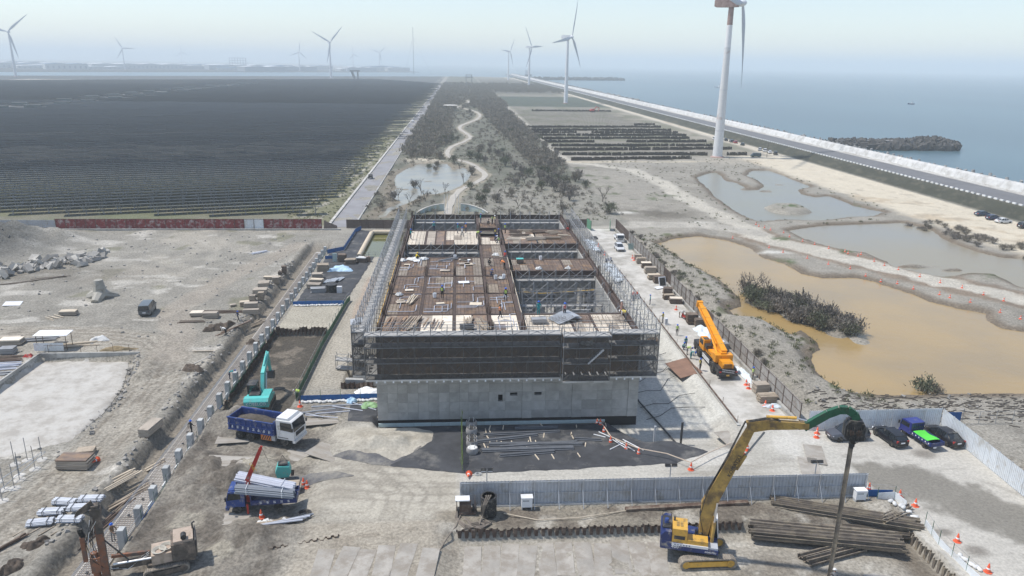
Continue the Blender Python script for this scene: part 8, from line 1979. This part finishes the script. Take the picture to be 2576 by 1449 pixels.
# plateau: stacks beside the footing
for x,y,L,W,n,m,tm,rz,lb in [(-33.9,141.3,.9,.9,9,'woodd',None,5,'tall narrow crate at the far end of the earth bank'),(-34.3,139.3,.7,.6,4,'woodd',None,0,'small dark crate beside the tall narrow one'),(-33.9,134.4,1.3,1.0,8,'wood','plyp',8,'square form stack with pale planks beside it'),(-35.2,137.0,3.2,.8,3,'wood','woodp',-4,'long pale planks beside the square form stack'),(-35.4,131.6,2.0,2.2,7,'plyp',None,8,'large pale form stack on the earth bank'),(-35.1,127.6,2.4,1.8,7,'plyp',None,6,'wide pale form stack, nearer of the large pair'),(-34.0,123.8,1.0,1.0,9,'wood',None,4,'tall form stack in the cluster by the planks'),(-35.1,122.6,1.0,.9,9,'wood','plyp',2,'second tall form stack in the cluster'),(-36.2,121.6,1.6,1.0,5,'wood','woodp',20,'low leaning form pile in the cluster'),(-38.1,121.5,1.0,.7,2,'plyp',None,30,'two pale boards tipped on the ground'),(-34.4,118.9,2.2,1.1,7,'plyp',None,5,'pale form stack before the cluster'),(-33.8,116.6,2.6,.8,5,'plyp',None,4,'long form pack at the bank edge'),(-40.0,115.9,2.4,1.2,6,'plyp',None,3,'grey form block beside the old pile bars'),(-42.4,116.6,2.0,1.4,4,'plyp','ply',4,'pale topped form block by the old pile bars'),(-34.1,76.2,1.2,3.0,6,'plyp',None,-10,'board pack at the edge of the haul track'),(-39.0,69.7,3.2,1.7,7,'plyp','plyb',-4,'large plywood stack on the bank with a board on top'),(-39.2,72.2,1.8,1.2,3,'wood',None,10,'loose boards behind the large plywood stack')]:
    stack(lb, x, y, R(rz), L, W, n, .15, m, None, .07, topm=tm)
def timbers(label, x, y, rz, L, n, m, spread=.9, z=None):
    t = thing('timber_bundle', label, 'timber', (x,y,hz(x,y) if z is None else z), rz); me = ubox(m)
    for k in range(n):
        o = kidmesh('timber', me, t, (rgc.uniform(-.3,.3),rgc.uniform(-spread/2,spread/2),.06+.09*(k%3)), rgc.uniform(-.09,.09)); o.scale = (L*rgc.uniform(.75,1),.13,.09)
timbers('bundle of pale long planks on the earth bank',-33.0,114.2,R(62),4.4,9,'wood',1.2); timbers('long brown planks running down the bank',-34.4,109.4,R(66),8.0,5,'plyb',.6); timbers('dark pile bars lying behind the form blocks',-39.5,118.4,R(4),9.5,8,'rust',1.2); timbers('few rusty bars before the pale topped block',-42.2,113.5,R(3),4.2,4,'rust',.5)
timbers('fan of pale planks beside the footing',-33.6,66.6,R(58),4.6,11,'woodp',1.5); timbers('brown planks lying in the footing trench',-32.0,65.0,R(62),4.8,7,'wood',.8,-.95); timbers('few boards in the trench beside the pile of planks',-31.7,70.8,R(60),2.6,4,'woodp',.8,-.95); timbers('rusty rails running through the trench bottom',-32.4,60.5,R(78),9,4,'rust',.7,-.98); timbers('long dark steel bars left of the pipe bundles',-39.2,55.0,R(62),7,6,'rust',.6); timbers('pale bars scattered far back on the plateau',-43.0,158.4,R(40),4.2,6,'pvc',1.2)
timbers('long pale beam slanting beside the brown heap',-36.2,96.6,R(60),7.5,1,'concp',.2); timbers('pale planks over the sunken pit',-36.0,100.8,R(2),4.5,4,'woodp',.8); timbers('dark log lying on the dirt below the rubble',-76.5,138.4,R(28),7,3,'woodd',.5); timbers('dark branch on the dirt beside the first log',-82,135.6,R(26),8,2,'woodd',.4); timbers('pale pole below the rubble mound',-79.2,145.2,R(18),4,1,'woodp',.1)
for i,(x,y,s,lb) in enumerate([(-37.6,109.9,2.4,'brown matted roll lying by the stooping worker'),(-36.0,111.0,2.6,'brown matted roll beside the timber tip'),(-30.9,106.3,2.0,'brown round bale of matting on the footing'),(-35.9,94.4,2.2,'brown matted heap beside the slanting beam'),(-34.6,93.0,1.6,'smaller brown matted heap by the slanting beam'),(-36.1,56.5,1.6,'dark matted bundle beside the pipe bundles'),(-36.4,53.4,1.7,'dark matted bundle at the long steel bars')]):
    tarp_heap(lb, x, y, s*1.3, s*.8, s*.42, mat('brown_matting',(.10,.078,.06),.95,var=.4,scale=3,bump=.8,bscale=6), hz(x,y), 60+i, rgc.uniform(0,3), 'matting','matting_heap')
sv_m = mat('silver_tube',(.42,.45,.50),.45,.3,var=.12)
for x,y,rz,lb in ((-37.1,61.2,3,'silver tube bundle in the far row beside the drilling rig head'),(-34.5,61.1,3,'silver tube bundle nearest the rig mast'),(-37.2,59.5,8,'silver tube bundle in the front row on two poles'),(-34.6,59.4,-2,'silver tube bundle with a dark strap on top'),(-36.7,62.7,-8,'silver tube bundle turned askew behind the rows'),(-34.2,62.6,0,'silver tube bundle farthest behind the rig head')):
    pipe_bundle('tube_bundle',lb,(x,y,hz(x,y)+.12),R(rz),2.1,.055,[8,8,7,6],sv_m,capm=M['dark'])
for k in range(4): o = B().beam((-2.4,0,0),(2.4,0,0),.08,.08).build('timber_batten', M['wood']); o.location = (-37.6+k*1.05,60.0,hz(-36,60)+.06); o.rotation_euler[2] = R(62); tag(o,'thin batten under the silver tube bundles','timber','battens under the tube bundles')
for i,(x,y) in enumerate([(-45.4,70.4),(-44.6,71.2),(-43.1,71.2),(-43.7,68.1),(-43.6,65.4),(-42.9,69.4),(-43.2,67.2),(-42.8,65.6),(-42.8,63.6),(-45.2,67)]):
    t = thing('survey_stake','thin upright steel stake standing in a poured spot by the mud basin','stake',(x,y,hz(x,y)),0,'stakes by the mud basin'); B().tube((0,0,-.2),(0,0,2.6),.035,n=5).build('rod', M['steel'], t); B().lathe([(.55,0),(.4,.06)],10).build('grout_patch', M['concp'], t)
for k in range(2): o = B().tube((-44.2+k*.9,63.8,1.2-k*.4),(-43.0+k*.3,71.2,.9),.03,n=5).build('stake_rail', M['galv']); tag(o,'thin rail tied across the survey stakes','rail','rails across the stakes')
# basin walls and shed
bw = thing('basin_wall','long low concrete wall around the pale mud basin','wall',(-58.6,100.7,-1.3))
for k in range(6): B().b2(k*2.25,k*2.25+2.22,-.12,.12,0,1.45).build('wall_section', M['conc'], bw)
for k in range(14): B().beam((-.1,-k*2.2-.14,.72),(-.1,-k*2.2-2.31,.72),.24,1.45).build('wall_section', M['conc'], bw)
for k in range(6): B().tube((1+k*2.2,.3,1.4),(1+k*2.2,.3,2.5),.03,n=5).build('rail_post', M['rust'], bw)
B().tube((.5,.3,2.45),(13,.3,2.45),.025,n=5).build('rail', M['rust'], bw)
o = ground_sheet('mud_pool','m',[(-58.3,100.4),(-46.5,100.2),(-43.8,92),(-42.8,84),(-43.5,76),(-48,73),(-58.3,69.5)],mat('pale_mud',(.52,.50,.455),.8,var=.12,scale=.5,dirt=(.36,.335,.295),dirt_amt=.62,dirt_scale=.5,bump=.9,bscale=2.5,rand=0),.12,.4,.42,15,2.2)
del o['label'], o['category']; o['kind'] = 'structure'
t = thing('shelter','small open shelter with a flat white roof at the basin corner','shelter',(-57.6,102.9,0)); B().box((0,0,2.3),(4.6,2.0,.08),0,.06).build('roof', M['whitep'], t)
for x in (-2,2):
    for y in (-.8,.8): B().tube((x,y,0),(x,y,2.3),.05,n=5).build('post', M['rust'], t)
me = corr(2.0,1.2,6,.04).mesh('panel'); me.materials.append(M['fwhite'])
for k in range(2): kidmesh('panel', me, t, (-1.2+k*2.05,-1.3,.1))
B().box((.6,.5,.7),(1.8,.6,.08)).build('bench', M['wood'], t)
for x,y,L,W,n,m,tm,lb in [(-64.4,104.6,3.0,1.6,5,'plyp','ply','pale board stack beside the long grey girders'),(-65.6,106.2,3.0,1.2,3,'plyp',None,'thin board stack behind the pale one'),(-63.2,101.4,2.0,1.4,5,'steel',None,'grey frame stack left of the basin wall'),(-62.8,117.6,2.6,1.3,4,'plyp','woodp','slatted pallet stack on the dirt below the concrete block')]:
    stack(lb,x,y,R(4),L,W,n,.16,m,None,.1,topm=tm)
timbers('grey girders stacked beside the shelter',-61.6,106.2,R(10),5.5,12,'steel',1.4); timbers('rusty bars scattered left of the basin corner',-62,99.0,R(8),4.2,12,'rust',2.4); timbers('pale scaffold tubes scattered along the basin side',-61.0,96.4,R(8),4.0,14,'pvc',2.4); timbers('grey tubes at the near end of the basin side',-60.6,94.2,R(6),3.6,10,'steel',1.6); timbers('broken pale timbers beside the slatted pallets',-64.4,116.0,R(-30),2.6,5,'woodp',1.6); timbers('scrap planks spread behind the basin rail',-54.6,104.0,R(12),5,9,'woodp',1.6)
tarp_heap('heap of white bags and sheets behind the basin rail',-52.8,105.8,2.6,1.6,.7,M['bagw'],None,90); tarp_heap('brown dry grass heap behind the basin rail',-48.6,102.2,5.0,1.2,.5,mat('dry_grass',(.22,.17,.10),.95,var=.3),None,91,name='grass_heap',cat='grass heap'); tarp_heap('red and white rag heap by the scattered bars',-59.8,100.0,1.2,1.0,.5,M['red'],None,92,name='rag_heap',cat='rags')
o = B().box((0,0,.04),(2.6,1.8,.05)).build('white_board', M['whitep']); o.location = (-74.7,123.4,hz(-74.7,123.4)+.1); o.rotation_euler = (.1,.05,.2); tag(o,'white board lying flat on the dirt','board')
# single armour unit on the plateau and the rubble
t2 = tetra_mesh(2.5,'armour_unit'); t2.materials.append(mat('old_concrete',(.40,.38,.33),.9,var=.15,scale=.6,dirt=(.25,.23,.19),dirt_amt=.35)); o = link('armour_unit', t2, None, (-61.9,126.6,hz(-61.9,126.6)+.75), R(35)); o.scale = (1.1,1.1,1.0); tag(o,'lone pale concrete armour unit tipped on the dirt plateau','armour unit')
rub = [mat('rubble_pale',(.42,.40,.36),.9,var=.15),mat('rubble_grey',(.30,.285,.26),.9,var=.15)]
rm = []
for k in range(5):
    b = B(); b.rock((0,0,0),(1.9,1.3,.8),random.Random(70+k),.3); me = b.mesh('chunk'); me.materials.append(rub[k%2]); rm.append(me)
for i in range(130):
    f = rgc.random(); x = -90+f*16+rgc.gauss(0,1.8); y = 141+f*13+rgc.gauss(0,2.2); s = rgc.uniform(.4,1.15)
    o = link('rubble_chunk', rm[i%5], None, (x,y,hz(x,y)+.25*s+rgc.uniform(0,.9)*max(0,1-abs(rgc.gauss(0,1)))), rgc.uniform(0,6.28)); o.rotation_euler[0] = rgc.uniform(-.5,.5); o.rotation_euler[1] = rgc.uniform(-.5,.5); o.scale = (s,s,s); tag(o,'broken concrete chunk in the rubble mound on the plateau','rubble','chunks of the rubble mound')
b = B()
for i in range(900):
    a = rgc.random()
    if a < .25: x, y = rgc.gauss(-42.6,.8), rgc.uniform(76,99); x -= max(0,y-88)*.25
    elif a < .5: x, y = rgc.gauss(-34.3,.5), rgc.uniform(56,150)
    elif a < .94: x, y = rgc.uniform(-100,-35), rgc.uniform(70,178)
    else: x, y = rgc.uniform(43,66), rgc.uniform(75,84)
    s = rgc.uniform(.1,.34); b.rock((x,y,hz(x,y)+s*.25),(s*1.3,s,s*.8),rgc,.3,rgc.uniform(0,3))
o = b.build('loose_stones', rub[1]); stuff(o); tag(o,'loose stones and clods scattered over the bare ground','stones')
b = B()
for i in range(420):
    x, y = rgc.uniform(44,76), rgc.gauss(79.5,2.2)
    if y > 84: continue
    L = rgc.uniform(.3,1.3); a = rgc.uniform(-.6,.6); b.beam((x-L/2*math.cos(a),y-L/2*math.sin(a),hz(x,y)+.06),(x+L/2*math.cos(a),y+L/2*math.sin(a),hz(x,y)+.08),.07,.07)
o = b.build('drift_wood', bark); stuff(o); tag(o,'dark driftwood litter along the near shore of the brown pond','driftwood')
o = B().tube((0,0,0),(0,0,6.5),.12,n=6).build('wooden_pole', bark); o.location = (142.5,336,hz(142.5,336)); tag(o,'bare wooden pole beside the dark green van','pole')
t = thing('dish','round pale plate on a dark stand outside the white hoarding','plate',(60.5,64.8,0)); B().lathe([(1.1,.5),(1.15,.56),(.2,.6)],20).build('disc', mat('pale_disc',(.45,.55,.52),.6), t); B().lathe([(.7,0),(.6,.5)],12).build('stand', M['dark'], t)
# ---- deck clutter
def dplanks(label, x, y, rz, L, n, m, spread): timbers(label, x, y, rz, L, n, m, spread, DZ+.14)
dplanks('brown planks spread over the front corner of the deck',-7.4,81.8,R(84),5.6,16,'plyb',3.0); dplanks('grey planks laid beside the brown ones on the front deck',-5.6,82.8,R(80),5.0,10,'wood',1.4); dplanks('short brown planks on the white front boards',-3.2,82.2,R(78),2.8,6,'plyb',2.2); dplanks('dark planks stacked on the white boards by the centre',1.0,82.6,R(88),3.6,9,'wood',.8); dplanks('grey plank fan on the white boards beside the central strip',2.6,82.0,R(100),4.6,12,'wood',1.2); dplanks('pale battens on the tan sheets of the brown deck',-6.2,91.5,R(82),3.8,7,'woodp',1.0)
dplanks('grey batten lying across the rear brown deck',-1.6,111.6,R(35),3.6,3,'steel',.3); dplanks('orange tinted long plank over the opening of the central strip',5.4,130.6,R(-4),3.6,4,'woodp',.6)
for k,(x,y,L,n,m) in enumerate([(10.2,131.4,2.6,8,'woodd'),(12.2,132.4,3.0,8,'wood'),(14.6,131.6,3.2,9,'woodd'),(17.2,130.8,2.6,9,'wood'),(11,128.4,4.0,8,'woodd'),(13.4,126.0,4.4,9,'plyp'),(16.6,126.8,3.6,8,'wood'),(18.8,128.6,2.4,6,'woodp'),(9.6,125.6,2.4,7,'ply')]):
    dplanks('timber pile on the cluttered rear deck '+('beside the central beam','behind the first pile','darkest of the rear piles','with mixed planks','near the middle row','along the front row','next to the edge form','pale, beside the edge form','palest, at the front corner')[k], x, y, R(rgc.uniform(-18,18)), L, n, m, 1.6)
stack('dark form stack on the pale deck beside the teal worker',9.5,82.6,R(5),1.8,1.0,4,.12,'steel',DZ+.1,.08); stack('wooden crate on the grey boards of the middle deck',9.4,110.2,R(4),1.1,.8,5,.12,'plyb',DZ+.1,.02,topm='teal'); stack('form boards stacked by the front rail on the white boards',.9,80.6,R(6),1.6,.8,4,.12,'dark',DZ+.1,.1)
for k,(x,y,sx,sy,lb) in enumerate(((-6.8,112.2,2.6,1.4,'heap of white bags at the corner of the brown deck'),(-8.6,111.6,1.0,1.0,'small white sack by the edge form'),(-5.5,112.4,1.4,1.0,'grey sheeting beside the white bags on the deck'),(-7.9,93.9,1.0,.7,'white bag at the edge of the tan boards'),(5.9,114.8,1.2,.9,'white cloth on the tan boards of the central strip'),(6.0,101.4,.8,.6,'white bag among conduits on the central strip'),(11.9,106.4,1.0,.8,'white bundle at the edge of the middle deck'),(16.4,106.6,.9,.7,'white can and cloth at the edge of the middle deck'),(14.2,75.9+.6,1.6,.9,'white cloth snagged on the projecting scaffold'))):
    tarp_heap(lb,x,y,sx,sy,.45,M['bagw'],DZ+.1 if y > 79 else 10.0,110+k,cat='bag',name='bag_heap')
bk_ = B().lathe([(.15,0),(.19,.42),(.17,.42),(.13,.05)],12).mesh('bucket',50); bk_.materials.append(M['whitep'])
for x,y,lb in ((-3.2,92.8,'white bucket beside the lime vested worker on the deck'),(5.2,101.2,'white bucket near the crouching worker on the central strip'),(6.4,101.6,'white bucket by the edge of the central strip'),(-.6,112.8,'blue lidded white bucket at the rear of the brown deck'),(12.8,112.0,'white bucket on the middle deck')):
    t = thing('bucket', lb, 'bucket', (x,y,DZ+.12)); kidmesh('pail', bk_, t).scale = (1.4,)*3; B().path([(.26,0,.55),(0,0,.78),(-.26,0,.55)],.02,4).build('handle', M['dark'], t)
for k in range(13):
    o = B().box((0,0,0),(rgc.uniform(.8,1.8),rgc.uniform(.5,1.2),.03)).build('loose_board', M[rgc.choice(('ply','woodp','plyp','whitep'))]); x0,x1,y0,y1,_ = bays[rgc.randrange(9)]; o.location = (rgc.uniform(x0+.6,x1-.6),rgc.uniform(y0+.6,y1-.6),DZ+.17); o.rotation_euler[2] = rgc.uniform(-.3,.3); tag(o,'loose pale board lying on the brown formwork deck','board','loose boards on the brown deck')
t = thing('caution_tape','yellow safety line sagging along the outer deck edge','safety line',(-9.35,79.5,DZ+.9)); B().path([(0,k*3,-.12*(k%2)) for k in range(12)],.05,4).build('line', M['yellow'], t); 
for k in range(12): B().tube((0,k*3,-.9),(0,k*3,.1),.03,n=4).build('post', M['steel'], t)
t = thing('caution_tape','yellow safety line along the beam beside the deep shaft','safety line',(7.5,84,DZ+.9)); B().path([(0,k*3,-.15*(k%2)) for k in range(10)],.05,4).build('line', M['woodp'], t)
for k in range(10): B().tube((0,k*3,-.9),(0,k*3,.1),.03,n=4).build('post', M['steel'], t)
for y,z_ in ((103.4,7.9),(87.6,9.4),(120.4,8.0)): o = B().path([(8.6,y,z_),(12,y-.2,z_-.25),(16,y,z_-.1),(20,y+.1,z_+.15)],.07,5).build('yellow_hose', mat('hose_yellow',(.62,.42,.12),.8)); tag(o,'yellow hose slung along the interior scaffold '+{103.4:'under the middle deck',87.6:'behind the pale front deck',120.4:'below the cluttered deck'}[y],'hose')
# ---------------- haze ----------------
hb = B().b2(-40000, 40000, -900, 42000, -24, 130)
hm = bpy.data.materials.new('haze'); hm.use_nodes = True
ht = hm.node_tree; ht.nodes.clear()
ho = ht.nodes.new('ShaderNodeOutputMaterial'); hv = ht.nodes.new('ShaderNodeVolumePrincipled')
hv.inputs['Color'].default_value = (.89,.97,1.0,1); hv.inputs['Density'].default_value = .00033
hv.inputs['Anisotropy'].default_value = 0.0
ht.links.new(hv.outputs[0], ho.inputs['Volume'])
hob = hb.build('haze', hm); hob['kind'] = 'stuff'; hob.display_type = 'WIRE'
